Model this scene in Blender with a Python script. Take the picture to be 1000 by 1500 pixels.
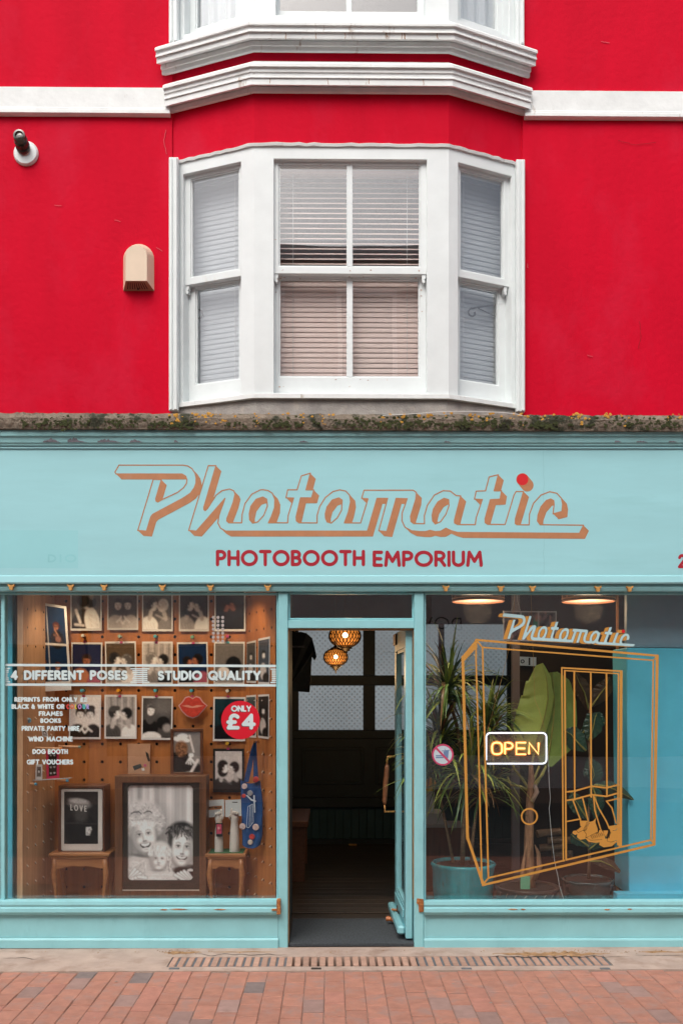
import bpy, bmesh, math, random
import numpy as np
from mathutils import Vector, Matrix, noise as mnoise

random.seed(7)
RNG = np.random.default_rng(7)
scene = bpy.context.scene
for o in list(bpy.data.objects):
    bpy.data.objects.remove(o, do_unlink=True)
COL = scene.collection

# ------------------------------------------------------------------ camera
FP = 1400.0              # focal length in photo pixels (photo is 1000 x 1500)
DIST = 5.957             # metres from the fascia plane
CZ = 1.6                 # eye height
HY = 1015.0              # pixel row of the horizon
YAW = math.atan(16.0 / FP)
cam = bpy.data.cameras.new('camera')
camo = bpy.data.objects.new('camera', cam)
COL.objects.link(camo)
cam.sensor_fit = 'HORIZONTAL'
cam.sensor_width = 36.0
cam.lens = 36.0 * FP / 1000.0
cam.shift_y = (HY - 750.0) / 1000.0
cam.clip_start = 0.05
cam.clip_end = 500
camo.location = (0, -DIST, CZ)
camo.rotation_euler = (math.radians(90), 0, -YAW)
scene.camera = camo

# ------------------------------------------------------------------ world and sun (overcast)
SPOTW = 10.0
SUN_EL, SUN_AZ = 52.0, 200.0          # azimuth measured clockwise from +Y
world = bpy.data.worlds.new('World')
scene.world = world
world.use_nodes = True
nt = world.node_tree
nt.nodes.clear()
wo = nt.nodes.new('ShaderNodeOutputWorld')
bg = nt.nodes.new('ShaderNodeBackground')
sky = nt.nodes.new('ShaderNodeTexSky')
sky.sky_type = 'NISHITA'
sky.sun_disc = False
sky.sun_elevation = math.radians(SUN_EL)
sky.sun_rotation = math.radians(SUN_AZ)
sky.air_density = 1.0
sky.dust_density = 6.0
sky.ozone_density = 1.0
hsv = nt.nodes.new('ShaderNodeHueSaturation')
hsv.inputs['Saturation'].default_value = 0.50
hsv.inputs['Value'].default_value = 1.0
nt.links.new(sky.outputs[0], hsv.inputs['Color'])
nt.links.new(hsv.outputs[0], bg.inputs[0])
bg.inputs[1].default_value = 0.15
nt.links.new(bg.outputs[0], wo.inputs[0])

sl = bpy.data.lights.new('sun', 'SUN')
sl.energy = 0.6
sl.angle = math.radians(40)
sl.color = (1.0, 0.96, 0.91)
slo = bpy.data.objects.new('sun', sl)
COL.objects.link(slo)
a = math.radians(SUN_AZ)
sdir = Vector((math.sin(a) * math.cos(math.radians(SUN_EL)), math.cos(a) * math.cos(math.radians(SUN_EL)), math.sin(math.radians(SUN_EL))))
slo.rotation_euler = (-sdir).to_track_quat('-Z', 'Y').to_euler()
slo.location = (0, -8, 20)

scene.render.engine = 'CYCLES'
scene.view_settings.view_transform = 'Standard'
scene.view_settings.look = 'None'
scene.view_settings.exposure = 0.47
scene.view_settings.gamma = 1.0
scene.view_settings.use_curve_mapping = False
scene.cycles.max_bounces = 8
scene.cycles.transparent_max_bounces = 24

# ------------------------------------------------------------------ pixel -> world
SY, CYW = math.sin(YAW), math.cos(YAW)
def ray(px, py):
    a = (px - 500.0) / FP
    b = (HY - py) / FP
    return (SY + CYW * a, CYW - SY * a, b)
def P(px, py, Y):
    d = ray(px, py)
    t = (Y + DIST) / d[1]
    return Vector((d[0] * t, Y, CZ + d[2] * t))
def XX(px, Y): return P(px, 1015, Y).x
def ZZ(py, Y): return P(484, py, Y).z
def G(px, py, z=0.0):
    d = ray(px, py)
    t = (z - CZ) / d[2]
    return Vector((d[0] * t, -DIST + d[1] * t, z))

# ------------------------------------------------------------------ object helpers
WL = {}
def tag(o, label=None, cat=None, group=None, kind=None):
    if label: o['label'] = label
    if cat: o['category'] = cat
    if group: o['group'] = group
    if kind: o['kind'] = kind
    return o
def thing(name, label, cat, loc=(0, 0, 0), group=None):
    o = bpy.data.objects.new(name, None)
    COL.objects.link(o)
    o.empty_display_size = 0.1
    o.location = loc
    WL[o] = Vector(loc)
    return tag(o, label, cat, group)
def mk(name, verts, faces, mat, parent=None, label=None, smooth=False, bev=0.0, kind=None, loc=None, cat=None, group=None):
    """verts in world coordinates"""
    vs = [Vector(v) for v in verts]
    if loc is None:
        xs = [v.x for v in vs]; ys = [v.y for v in vs]; zs = [v.z for v in vs]
        loc = Vector(((min(xs) + max(xs)) / 2, (min(ys) + max(ys)) / 2, min(zs)))
    loc = Vector(loc)
    me = bpy.data.meshes.new(name)
    me.from_pydata([v - loc for v in vs], [], faces)
    bm = bmesh.new(); bm.from_mesh(me)
    bmesh.ops.remove_doubles(bm, verts=bm.verts, dist=1e-6)
    bmesh.ops.recalc_face_normals(bm, faces=bm.faces)
    if bev > 0:
        es = [e for e in bm.edges if len(e.link_faces) == 2 and e.calc_face_angle(0) > 0.6]
        try: bmesh.ops.bevel(bm, geom=es, offset=bev, segments=1, profile=0.5, affect='EDGES', clamp_overlap=True)
        except Exception: pass
    bm.to_mesh(me); bm.free()
    if smooth:
        for p in me.polygons: p.use_smooth = True
    if mat: me.materials.append(mat)
    o = bpy.data.objects.new(name, me)
    COL.objects.link(o)
    o.location = loc - (WL[parent] if parent else Vector())
    WL[o] = loc
    if parent: o.parent = parent
    return tag(o, label, cat, group, kind)

class MB:
    def __init__(s): s.v = []; s.f = []
    def add(s, vs, fs):
        n = len(s.v); s.v += [Vector(v) for v in vs]; s.f += [tuple(i + n for i in f) for f in fs]; return s
    def box(s, a, b):
        x0, y0, z0 = a; x1, y1, z1 = b
        return s.add([(x0, y0, z0), (x1, y0, z0), (x1, y1, z0), (x0, y1, z0), (x0, y0, z1), (x1, y0, z1), (x1, y1, z1), (x0, y1, z1)],
                     [(0, 3, 2, 1), (4, 5, 6, 7), (0, 1, 5, 4), (1, 2, 6, 5), (2, 3, 7, 6), (3, 0, 4, 7)])
    def prism(s, pts, Yf, Yb):
        """photo-pixel polygon placed on plane Yf and given its depth back to Yb"""
        fr = [P(x, y, Yf) for x, y in pts]
        bk = [v + Vector((0, Yb - Yf, 0)) for v in fr]
        n = len(fr)
        return s.add(fr + bk, [tuple(range(n)), tuple(range(2 * n - 1, n - 1, -1))] + [(i, (i + 1) % n, n + (i + 1) % n, n + i) for i in range(n)])
    def rect(s, x0, y0, x1, y1, Yf, Yb):
        return s.prism([(x0, y0), (x1, y0), (x1, y1), (x0, y1)], Yf, Yb)
    def poly3(s, pts, vec):
        n = len(pts); vec = Vector(vec)
        fr = [Vector(p) for p in pts]; bk = [p + vec for p in fr]
        return s.add(fr + bk, [tuple(range(n)), tuple(range(2 * n - 1, n - 1, -1))] + [(i, (i + 1) % n, n + (i + 1) % n, n + i) for i in range(n)])
    def tube(s, pts, r, seg=6, closed=False, cap=True):
        pts = [Vector(p) for p in pts]
        n = len(pts)
        rs = r if isinstance(r, (list, tuple)) else [r] * n
        up = Vector((0, 0, 1)); rings = []
        pv = None
        for i, p in enumerate(pts):
            if closed: t = pts[(i + 1) % n] - pts[i - 1]
            else: t = pts[min(i + 1, n - 1)] - pts[max(i - 1, 0)]
            if t.length < 1e-9: t = Vector((0, 0, 1))
            t.normalize()
            if pv is None:
                ref = Vector((0, 1, 0)) if abs(t.y) < 0.9 else Vector((1, 0, 0))
                u = t.cross(ref).normalized()
            else:
                u = (pv - t * pv.dot(t))
                u = u.normalized() if u.length > 1e-6 else t.cross(Vector((0, 1, 0))).normalized()
            pv = u; w = t.cross(u)
            rings.append([p + (u * math.cos(k * math.tau / seg) + w * math.sin(k * math.tau / seg)) * rs[i] for k in range(seg)])
        vs = [v for rg in rings for v in rg]; fs = []
        for i in range(n if closed else n - 1):
            j = (i + 1) % n
            for k in range(seg):
                fs.append((i * seg + k, i * seg + (k + 1) % seg, j * seg + (k + 1) % seg, j * seg + k))
        if cap and not closed:
            fs.append(tuple(range(seg - 1, -1, -1))); fs.append(tuple((n - 1) * seg + k for k in range(seg)))
        return s.add(vs, fs)
    def lathe(s, c, prof, seg=32, close=False):
        c = Vector(c); vs = []; fs = []
        for r, z in prof:
            for k in range(seg):
                a = math.tau * k / seg
                vs.append(c + Vector((r * math.cos(a), r * math.sin(a), z)))
        for i in range(len(prof) - 1):
            for k in range(seg):
                fs.append((i * seg + k, i * seg + (k + 1) % seg, (i + 1) * seg + (k + 1) % seg, (i + 1) * seg + k))
        if close:
            fs.append(tuple(range(seg))); fs.append(tuple((len(prof) - 1) * seg + k for k in range(seg)))
        return s.add(vs, fs)
    def build(s, name, mat, parent=None, **k):
        return mk(name, s.v, s.f, mat, parent, **k)

class Face:
    """vertical plane in plan from A to B (x,y); offsets count outward (towards the street)"""
    def __init__(s, A, B):
        s.A = Vector((A[0], A[1], 0)); d = Vector((B[0] - A[0], B[1] - A[1], 0)); s.L = d.length
        s.U = d.normalized(); s.N = Vector((s.U.y, -s.U.x, 0))
        if s.N.y > 0: s.N = -s.N
    def hit(s, px, py, off=0.0):
        d = Vector(ray(px, py)); o = Vector((0, -DIST, CZ)); A = s.A + s.N * off
        t = (A - o).dot(s.N) / d.dot(s.N)
        h = o + d * t
        return ((h - A).dot(s.U), h.z)
    def pt(s, u, z, off=0.0):
        v = s.A + s.U * u + s.N * off; v.z = z; return v
    def box(s, mb, u0, z0, u1, z1, of, ob):
        pts = [s.pt(u0, z0, of), s.pt(u1, z0, of), s.pt(u1, z1, of), s.pt(u0, z1, of)]
        mb.poly3(pts, s.N * (ob - of)); return mb
    def ring(s, mb, o, i, of, ob):
        """o,i = (u0,z0,u1,z1) outer / inner rectangles"""
        def q(r, f): return [s.pt(r[0], r[1], f), s.pt(r[2], r[1], f), s.pt(r[2], r[3], f), s.pt(r[0], r[3], f)]
        vs = q(o, of) + q(i, of) + q(o, ob) + q(i, ob); fs = []
        for k in range(4):
            j = (k + 1) % 4
            fs += [(k, j, 4 + j, 4 + k), (8 + k, 8 + j, 12 + j, 12 + k), (k, j, 8 + j, 8 + k), (4 + k, 4 + j, 12 + j, 12 + k)]
        mb.add(vs, fs); return mb
    def pxr(s, x0, y0, x1, y1, off=0.0):
        """rectangle (u0,z0,u1,z1) from pixel extents, heights read at the middle"""
        xm = (x0 + x1) / 2
        return (s.hit(x0, y0, off)[0], s.hit(xm, y1, off)[1], s.hit(x1, y0, off)[0], s.hit(xm, y0, off)[1])

def sweep(mb, path, prof):
    """path: plan points (x,y) left to right; prof: closed list (out, z), out = towards street"""
    n = len(path); pp = [Vector((p[0], p[1])) for p in path]
    nor = []
    for i in range(n - 1):
        d = (pp[i + 1] - pp[i]).normalized(); nv = Vector((d.y, -d.x))
        nor.append(nv)
    m = len(prof(0)) if callable(prof) else len(prof); vs = []
    for i in range(n):
        if i == 0: mit = nor[0]
        elif i == n - 1: mit = nor[-1]
        else:
            b = (nor[i - 1] + nor[i]).normalized(); mit = b / max(0.3, b.dot(nor[i]))
        if callable(prof): pf = prof(i)
        else: pf = prof
        for o, z in pf:
            q = pp[i] + mit * o; vs.append(Vector((q.x, q.y, z)))
    fs = [tuple(range(m)), tuple(range((n - 1) * m, n * m))]
    for i in range(n - 1):
        for k in range(m):
            fs.append((i * m + k, i * m + (k + 1) % m, (i + 1) * m + (k + 1) % m, (i + 1) * m + k))
    mb.add(vs, fs); return mb

# ------------------------------------------------------------------ materials
def lin(c):
    c = c / 255.0
    return c / 12.92 if c <= 0.04045 else ((c + 0.055) / 1.055) ** 2.4
def S(r, g, b, k=1.0): return (lin(r) * k, lin(g) * k, lin(b) * k)
MATS = {}
def mat(name, col, rough=0.6, metal=0.0, var=0.08, vs=4.0, stretch=(1, 1, 1), bump=0.0, bs=80.0, col2=None, c2at=0.6, c2w=0.08, c2s=6.0,
        emit=None, es=0.0, spec=0.5, rnd=0.0, detail=5.0, trans=0.0, bstretch=None, bd=0.01, c2stretch=None, coat=0.0):
    if name in MATS: return MATS[name]
    m = bpy.data.materials.new(name); m.use_nodes = True; N = m.node_tree.nodes; L = m.node_tree.links
    b = N['Principled BSDF']
    b.inputs['Roughness'].default_value = rough; b.inputs['Metallic'].default_value = metal
    b.inputs['Specular IOR Level'].default_value = spec
    if coat: b.inputs['Coat Weight'].default_value = coat; b.inputs['Coat Roughness'].default_value = 0.15
    geo = N.new('ShaderNodeNewGeometry')
    def mp(st):
        q = N.new('ShaderNodeMapping'); q.inputs['Scale'].default_value = st
        L.new(geo.outputs['Position'], q.inputs[0]); return q.outputs[0]
    v = mp(stretch)
    n = N.new('ShaderNodeTexNoise'); n.inputs['Scale'].default_value = vs; n.inputs['Detail'].default_value = detail; n.inputs['Roughness'].default_value = 0.6
    L.new(v, n.inputs['Vector'])
    mr = N.new('ShaderNodeMapRange'); mr.inputs[1].default_value = 0.3; mr.inputs[2].default_value = 0.7
    mr.inputs[3].default_value = 1 - var; mr.inputs[4].default_value = 1 + var
    L.new(n.outputs['Fac'], mr.inputs[0])
    fac = mr.outputs[0]
    if rnd:
        oi = N.new('ShaderNodeObjectInfo'); m2 = N.new('ShaderNodeMapRange'); m2.inputs[3].default_value = 1 - rnd; m2.inputs[4].default_value = 1 + rnd
        L.new(oi.outputs['Random'], m2.inputs[0]); mu = N.new('ShaderNodeMath'); mu.operation = 'MULTIPLY'
        L.new(fac, mu.inputs[0]); L.new(m2.outputs[0], mu.inputs[1]); fac = mu.outputs[0]
    vm = N.new('ShaderNodeVectorMath'); vm.operation = 'SCALE'; vm.inputs[0].default_value = col[:3]
    L.new(fac, vm.inputs['Scale'])
    out = vm.outputs[0]
    if col2 is not None:
        n2 = N.new('ShaderNodeTexNoise'); n2.inputs['Scale'].default_value = c2s; n2.inputs['Detail'].default_value = 8; n2.inputs['Roughness'].default_value = 0.65
        L.new(mp(c2stretch or stretch), n2.inputs['Vector'])
        r2 = N.new('ShaderNodeMapRange'); r2.inputs[1].default_value = c2at; r2.inputs[2].default_value = c2at + c2w
        L.new(n2.outputs['Fac'], r2.inputs[0])
        mx = N.new('ShaderNodeMix'); mx.data_type = 'RGBA'; L.new(r2.outputs[0], mx.inputs['Factor']); L.new(out, mx.inputs[6]); mx.inputs[7].default_value = (*col2[:3], 1)
        out = mx.outputs[2]
    L.new(out, b.inputs['Base Color'])
    if emit:
        b.inputs['Emission Color'].default_value = (*emit, 1); b.inputs['Emission Strength'].default_value = es
    if bump:
        nb = N.new('ShaderNodeTexNoise'); nb.inputs['Scale'].default_value = bs; nb.inputs['Detail'].default_value = 6
        L.new(mp(bstretch or (1, 1, 1)), nb.inputs['Vector'])
        bp = N.new('ShaderNodeBump'); bp.inputs['Strength'].default_value = bump; bp.inputs['Distance'].default_value = bd
        L.new(nb.outputs['Fac'], bp.inputs['Height']); L.new(bp.outputs[0], b.inputs['Normal'])
    MATS[name] = m; return m

def wood(name, c1, c2, rough=0.45, sc=3.0, axis='z', bump=0.08):
    st = {'z': (9, 9, 0.6), 'x': (0.6, 9, 9), 'y': (9, 0.6, 9)}[axis]
    return mat(name, c1, rough, var=0.18, vs=sc * 1.5, stretch=st, col2=c2, c2at=0.5, c2w=0.25, c2s=sc, bump=bump, bs=20, bstretch=st, bd=0.003)

def glass_mat(name, ior=1.62, tint=(0.93, 0.95, 0.95)):
    m = bpy.data.materials.new(name); m.use_nodes = True; N = m.node_tree.nodes; L = m.node_tree.links
    N.clear(); o = N.new('ShaderNodeOutputMaterial'); mx = N.new('ShaderNodeMixShader'); fr = N.new('ShaderNodeFresnel'); fr.inputs[0].default_value = ior
    tr = N.new('ShaderNodeBsdfTransparent'); tr.inputs[0].default_value = (*tint, 1)
    gl = N.new('ShaderNodeBsdfGlossy'); gl.inputs['Roughness'].default_value = 0.0; gl.inputs['Color'].default_value = (0.95, 0.95, 0.95, 1)
    geo = N.new('ShaderNodeNewGeometry'); nz = N.new('ShaderNodeTexNoise'); nz.inputs['Scale'].default_value = 1.6; nz.inputs['Detail'].default_value = 1
    bp = N.new('ShaderNodeBump'); bp.inputs['Strength'].default_value = 0.12; bp.inputs['Distance'].default_value = 0.012
    L.new(geo.outputs['Position'], nz.inputs['Vector']); L.new(nz.outputs['Fac'], bp.inputs['Height']); L.new(bp.outputs[0], gl.inputs['Normal'])
    iv = N.new('ShaderNodeMapRange'); iv.inputs[3].default_value = ior; iv.inputs[4].default_value = 1.0 / ior
    L.new(geo.outputs['Backfacing'], iv.inputs[0]); L.new(iv.outputs[0], fr.inputs[0])
    L.new(fr.outputs[0], mx.inputs[0]); L.new(tr.outputs[0], mx.inputs[1]); L.new(gl.outputs[0], mx.inputs[2]); L.new(mx.outputs[0], o.inputs[0])
    return m

def vc_mat(name, rough=0.35, spec=0.3, k=1.0):
    m = bpy.data.materials.new(name); m.use_nodes = True; N = m.node_tree.nodes; L = m.node_tree.links
    b = N['Principled BSDF']; b.inputs['Roughness'].default_value = rough; b.inputs['Specular IOR Level'].default_value = spec
    at = N.new('ShaderNodeAttribute'); at.attribute_name = 'print'
    L.new(at.outputs['Color'], b.inputs['Base Color']); return m
PRINT = vc_mat('printed picture')

GLASS = glass_mat('window glass', 1.72)
GLASS_UP = glass_mat('upper window glass', 1.95, (0.97, 0.975, 0.98))

# red stucco: mottled, faded scuffs, trowel relief
def stucco():
    m = mat('red painted render', (0.575, 0.0008, 0.021), 0.8, var=0.08, vs=2.2, stretch=(1.8, 1.8, .4), bump=0.4, bs=26, bd=0.008, col2=(0.57, 0.012, 0.042), c2at=0.50, c2w=0.3, c2s=2.2, c2stretch=(1, 1, 0.6), spec=0.12)
    return m
RED = stucco()
WHITE = mat('white gloss paint', (0.725, 0.775, 0.78), 0.42, var=0.05, vs=5, bump=0.10, bs=40, bd=0.004, col2=(0.62, 0.62, 0.58), c2at=0.66, c2w=0.12, c2s=9, c2stretch=(1, 1, 0.25))
WHITE_OLD = mat('weathered white paint', (0.76, 0.79, 0.785), 0.6, var=0.08, vs=7, bump=0.3, bs=30, bd=0.006, col2=(0.42, 0.36, 0.30), c2at=0.63, c2w=0.10, c2s=11, c2stretch=(1.3, 1.3, 0.35))
TEAL = mat('pale teal shop paint', (0.32, 0.63, 0.68), 0.5, var=0.05, vs=3.0, stretch=(.35, 1, 2.2), bump=0.10, bs=18, bd=0.004, col2=(0.285, 0.58, 0.62), c2at=0.55, c2w=0.25, c2s=3.5)
TEAL2 = mat('teal frame paint', (0.27, 0.58, 0.62), 0.4, var=0.06, vs=6, bump=0.15, bs=30, bd=0.004, col2=(0.21, 0.49, 0.53), c2at=0.58, c2w=0.2, c2s=8, c2stretch=(1, 1, 0.4))
TEAL3 = mat('flaking teal paint', (0.28, 0.56, 0.59), 0.6, var=0.08, vs=7, bump=0.4, bs=35, bd=0.005, col2=(0.17, 0.30, 0.31), c2at=0.68, c2w=0.04, c2s=10, c2stretch=(0.35, 1, 1.8))
RUST = mat('rusty iron', (0.30, 0.10, 0.03), 0.85, var=0.35, vs=60, bump=0.5, bs=120, bd=0.003, col2=(0.55, 0.24, 0.07), c2at=0.5, c2s=70)
BRASS = mat('aged brass', (0.62, 0.33, 0.10), 0.45, 0.3, var=0.3, vs=60)
BROWNP = mat('copper brown sign paint', (0.44, 0.19, 0.085), 0.6, var=0.10, vs=14, col2=(0.40, 0.22, 0.14), c2at=0.56, c2w=0.2, c2s=9)
REDP = mat('red sign paint', (0.36, 0.002, 0.018), 0.7, var=0.08, vs=20)
BLACK = mat('black paint', (0.012, 0.012, 0.013), 0.5)
# ------------------------------------------------------------------ flat lettering: distance fields -> outlines -> thin meshes
def sd_seg(X, Y, ax, ay, bx, by):
    dx, dy = bx - ax, by - ay
    L2 = dx * dx + dy * dy
    t = np.clip(((X - ax) * dx + (Y - ay) * dy) / L2, 0, 1) if L2 > 1e-12 else 0.0
    return np.hypot(X - ax - t * dx, Y - ay - t * dy)
class Field:
    def __init__(s, x0, y0, x1, y1, h):
        s.x0, s.y0, s.h = x0, y0, h
        s.nx = int((x1 - x0) / h) + 2; s.ny = int((y1 - y0) / h) + 2
        s.F = np.full((s.ny, s.nx), 9.0)
        s.X = x0 + np.arange(s.nx) * h; s.Y = y0 + np.arange(s.ny) * h
    def win(s, x0, y0, x1, y1):
        i0 = max(0, int((x0 - s.x0) / s.h)); i1 = min(s.nx, int((x1 - s.x0) / s.h) + 2)
        j0 = max(0, int((y0 - s.y0) / s.h)); j1 = min(s.ny, int((y1 - s.y0) / s.h) + 2)
        return slice(j0, j1), slice(i0, i1)
    def line(s, pts, r):
        for (ax, ay), (bx, by) in zip(pts[:-1], pts[1:]):
            m = r + 3 * s.h
            jj, ii = s.win(min(ax, bx) - m, min(ay, by) - m, max(ax, bx) + m, max(ay, by) + m)
            X, Y = np.meshgrid(s.X[ii], s.Y[jj])
            if X.size: s.F[jj, ii] = np.minimum(s.F[jj, ii], sd_seg(X, Y, ax, ay, bx, by) - r)
        return s
    def polyd(s, pts):
        n = len(pts); m = 4
        xs = [p[0] for p in pts]; ys = [p[1] for p in pts]
        jj, ii = s.win(min(xs) - m, min(ys) - m, max(xs) + m, max(ys) + m)
        X, Y = np.meshgrid(s.X[ii], s.Y[jj])
        D = np.full(X.shape, 9.0); ins = np.zeros(X.shape, bool)
        for k in range(n):
            ax, ay = pts[k]; bx, by = pts[(k + 1) % n]
            D = np.minimum(D, sd_seg(X, Y, ax, ay, bx, by))
            if ay != by:
                c = ((ay > Y) != (by > Y)) & (X < (bx - ax) * (Y - ay) / (by - ay) + ax)
                ins ^= c
        return jj, ii, np.where(ins, -D, D)
    def poly(s, pts, hole=False):
        jj, ii, D = s.polyd(pts)
        if hole: s.F[jj, ii] = np.maximum(s.F[jj, ii], -D)
        else: s.F[jj, ii] = np.minimum(s.F[jj, ii], D)
        return s
    def disc(s, cx, cy, r, hole=False):
        return s.poly([(cx + r * math.cos(a * math.tau / 40), cy + r * math.sin(a * math.tau / 40)) for a in range(40)], hole)
    def loops(s, F=None):
        F = (s.F if F is None else F).copy()
        F[0, :] = F[-1, :] = 9; F[:, 0] = F[:, -1] = 9
        F[F == 0] = 1e-6
        I = F < 0
        c = I[:-1, :-1].astype(int) + 2 * I[:-1, 1:] + 4 * I[1:, 1:] + 8 * I[1:, :-1]
        nxt = {}; pos = {}
        def ep(e, j, i):
            if e == 0: a, b = (j, i), (j, i + 1)
            elif e == 1: a, b = (j, i + 1), (j + 1, i + 1)
            elif e == 2: a, b = (j + 1, i), (j + 1, i + 1)
            else: a, b = (j, i), (j + 1, i)
            k = (a, b)
            if k not in pos:
                fa, fb = F[a], F[b]; t = fa / (fa - fb)
                pos[k] = (s.x0 + s.h * (a[1] + t * (b[1] - a[1])), s.y0 + s.h * (a[0] + t * (b[0] - a[0])))
            return k
        T = {1: [(3, 0)], 2: [(0, 1)], 3: [(3, 1)], 4: [(1, 2)], 5: [(3, 0), (1, 2)], 6: [(0, 2)], 7: [(3, 2)], 8: [(2, 3)], 9: [(2, 0)],
             10: [(0, 1), (2, 3)], 11: [(2, 1)], 12: [(1, 3)], 13: [(1, 0)], 14: [(0, 3)]}
        js, is_ = np.nonzero((c > 0) & (c < 15))
        for j, i in zip(js.tolist(), is_.tolist()):
            for e0, e1 in T[int(c[j, i])]:
                nxt[ep(e0, j, i)] = ep(e1, j, i)
        out = []
        while nxt:
            k0 = next(iter(nxt)); k = k0; L = []
            while k in nxt:
                L.append(pos[k]); k = nxt.pop(k)
            if len(L) > 5:
                L = rdp_loop(L, s.h * 0.12)
                if len(L) > 2: out.append(L)
        return out
def rdp(P_, eps):
    keep = [False] * len(P_); keep[0] = keep[-1] = True; st = [(0, len(P_) - 1)]
    A = np.array(P_)
    while st:
        a, b = st.pop()
        if b - a < 2: continue
        d = A[b] - A[a]; n = math.hypot(*d)
        q = A[a + 1:b] - A[a]
        dist = np.abs(q[:, 0] * d[1] - q[:, 1] * d[0]) / n if n > 1e-9 else np.hypot(q[:, 0], q[:, 1])
        k = int(dist.argmax())
        if dist[k] > eps:
            k += a + 1; keep[k] = True; st += [(a, k), (k, b)]
    return [P_[i] for i in range(len(P_)) if keep[i]]
def rdp_loop(L, eps):
    h = len(L) // 2
    return rdp(L[:h + 1], eps)[:-1] + rdp(L[h:] + [L[0]], eps)[:-1]

def fill(name, loops, mapper, mt, parent, thick=0.0, **kw):
    """flat filled outline (with holes); thick > 0 pushes a solid back along +Y"""
    cu = bpy.data.curves.new('tmp', 'CURVE'); cu.dimensions = '2D'; cu.fill_mode = 'BOTH'
    sc = 0.01
    for L in loops:
        sp = cu.splines.new('POLY'); sp.points.add(len(L) - 1)
        for p, (x, y) in zip(sp.points, L): p.co = (x * sc, -y * sc, 0, 1)
        sp.use_cyclic_u = True
    if thick: cu.extrude = 0.5
    ob = bpy.data.objects.new('tmp', cu)
    me = bpy.data.meshes.new_from_object(ob)
    vs = []
    for v in me.vertices:
        w = mapper(v.co.x / sc, -v.co.y / sc)
        if thick and v.co.z < 0: w = w + Vector((0, thick, 0))
        vs.append(w)
    fs = [tuple(p.vertices) for p in me.polygons]
    bpy.data.objects.remove(ob); bpy.data.curves.remove(cu); bpy.data.meshes.remove(me)
    return mk(name, vs, fs, mt, parent, **kw)

def arc(cx, cy, rx, ry, a0, a1, n=12):
    return [(cx + rx * math.cos(math.radians(a0 + (a1 - a0) * k / n)), cy + ry * math.sin(math.radians(a0 + (a1 - a0) * k / n))) for k in range(n + 1)]
def _rect(x0, y0, x1, y1): return [(x0, y0), (x1, y0), (x1, y1), (x0, y1), (x0, y0)]
GL = {
 ' ': (.32, []),
 'A': (.78, [[(0, 0), (.39, 1), (.78, 0)], [(.13, .33), (.65, .33)]]),
 'B': (.52, [[(0, 0), (0, 1), (.25, 1)] + arc(.25, .76, .23, .24, 90, -90)[1:] + [(0, .52)], [(.25, .52)] + arc(.25, .26, .27, .26, 90, -90) + [(0, 0)]]),
 'C': (.72, [arc(.5, .5, .5, .5, 50, 310, 20)]),
 'D': (.66, [[(0, 0), (0, 1), (.2, 1)] + arc(.2, .5, .46, .5, 90, -90, 16) + [(0, 0)]]),
 'E': (.44, [[(.44, 1), (0, 1), (0, 0), (.44, 0)], [(0, .5), (.4, .5)]]),
 'F': (.42, [[(.42, 1), (0, 1), (0, 0)], [(0, .5), (.38, .5)]]),
 'G': (.8, [arc(.5, .5, .5, .5, 50, 345, 20) + [(.98, .46), (.56, .46)]]),
 'H': (.62, [[(0, 0), (0, 1)], [(.62, 0), (.62, 1)], [(0, .5), (.62, .5)]]),
 'I': (.0, [[(0, 0), (0, 1)]]),
 'K': (.55, [[(0, 0), (0, 1)], [(.53, 1), (0, .45)], [(.2, .62), (.55, 0)]]),
 'L': (.42, [[(0, 1), (0, 0), (.42, 0)]]),
 'M': (.84, [[(0, 0), (.09, 1), (.42, .3), (.75, 1), (.84, 0)]]),
 'N': (.66, [[(0, 0), (0, 1), (.66, 0), (.66, 1)]]),
 'O': (.96, [arc(.48, .5, .48, .5, 0, 360, 28)]),
 'P': (.5, [[(0, 0), (0, 1), (.24, 1)] + arc(.24, .73, .26, .27, 90, -90)[1:] + [(0, .46)]]),
 'Q': (.96, [arc(.48, .5, .48, .5, 0, 360, 28), [(.55, .3), (.9, -.06)]]),
 'R': (.54, [[(0, 0), (0, 1), (.24, 1)] + arc(.24, .73, .26, .27, 90, -90)[1:] + [(0, .46)], [(.26, .46), (.54, 0)]]),
 'S': (.5, [arc(.25, .75, .23, .25, 40, 270, 14)[:-1] + arc(.25, .25, .25, .25, 90, -145, 14)]),
 'T': (.64, [[(0, 1), (.64, 1)], [(.32, 1), (.32, 0)]]),
 'U': (.62, [[(0, 1)] + arc(.31, .31, .31, .31, 180, 360, 14) + [(.62, 1)]]),
 'V': (.72, [[(0, 1), (.36, 0), (.72, 1)]]),
 'W': (1.08, [[(0, 1), (.27, 0), (.54, .9), (.81, 0), (1.08, 1)]]),
 'Y': (.66, [[(0, 1), (.33, .46), (.66, 1)], [(.33, .46), (.33, 0)]]),
 '2': (.5, [arc(.25, .74, .24, .26, 165, -35, 12) + [(0, 0), (.5, 0)]]),
 '4': (.6, [[(.45, 0), (.45, 1), (0, .28), (.6, .28)]]),
 '&': (.66, [[(.64, 0), (.14, .72)] + arc(.29, .8, .17, .2, 200, -20, 10) + [(.12, .44)] + arc(.27, .26, .27, .26, 140, 330, 10) + [(.66, .5)]]),
 '£': (.58, [arc(.36, .74, .22, .26, 30, 180, 8) + [(.16, .3), (.02, 0), (.56, 0)], [(.0, .46), (.4, .46)]]),
}
def layout(text, x0, x1, ytop, ybot, gap=0.24):
    """stroke polylines of a line of text fitted between x0 and x1"""
    H = ybot - ytop
    w = sum(GL[c][0] for c in text) + gap * (len(text) - 1)
    k = (x1 - x0) / w; out = []; x = 0
    for c in text:
        out.append([[(x0 + (x + a) * k, ybot - b * H) for a, b in pl] for pl in GL[c][1]])
        x += GL[c][0] + gap
    return out
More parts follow.
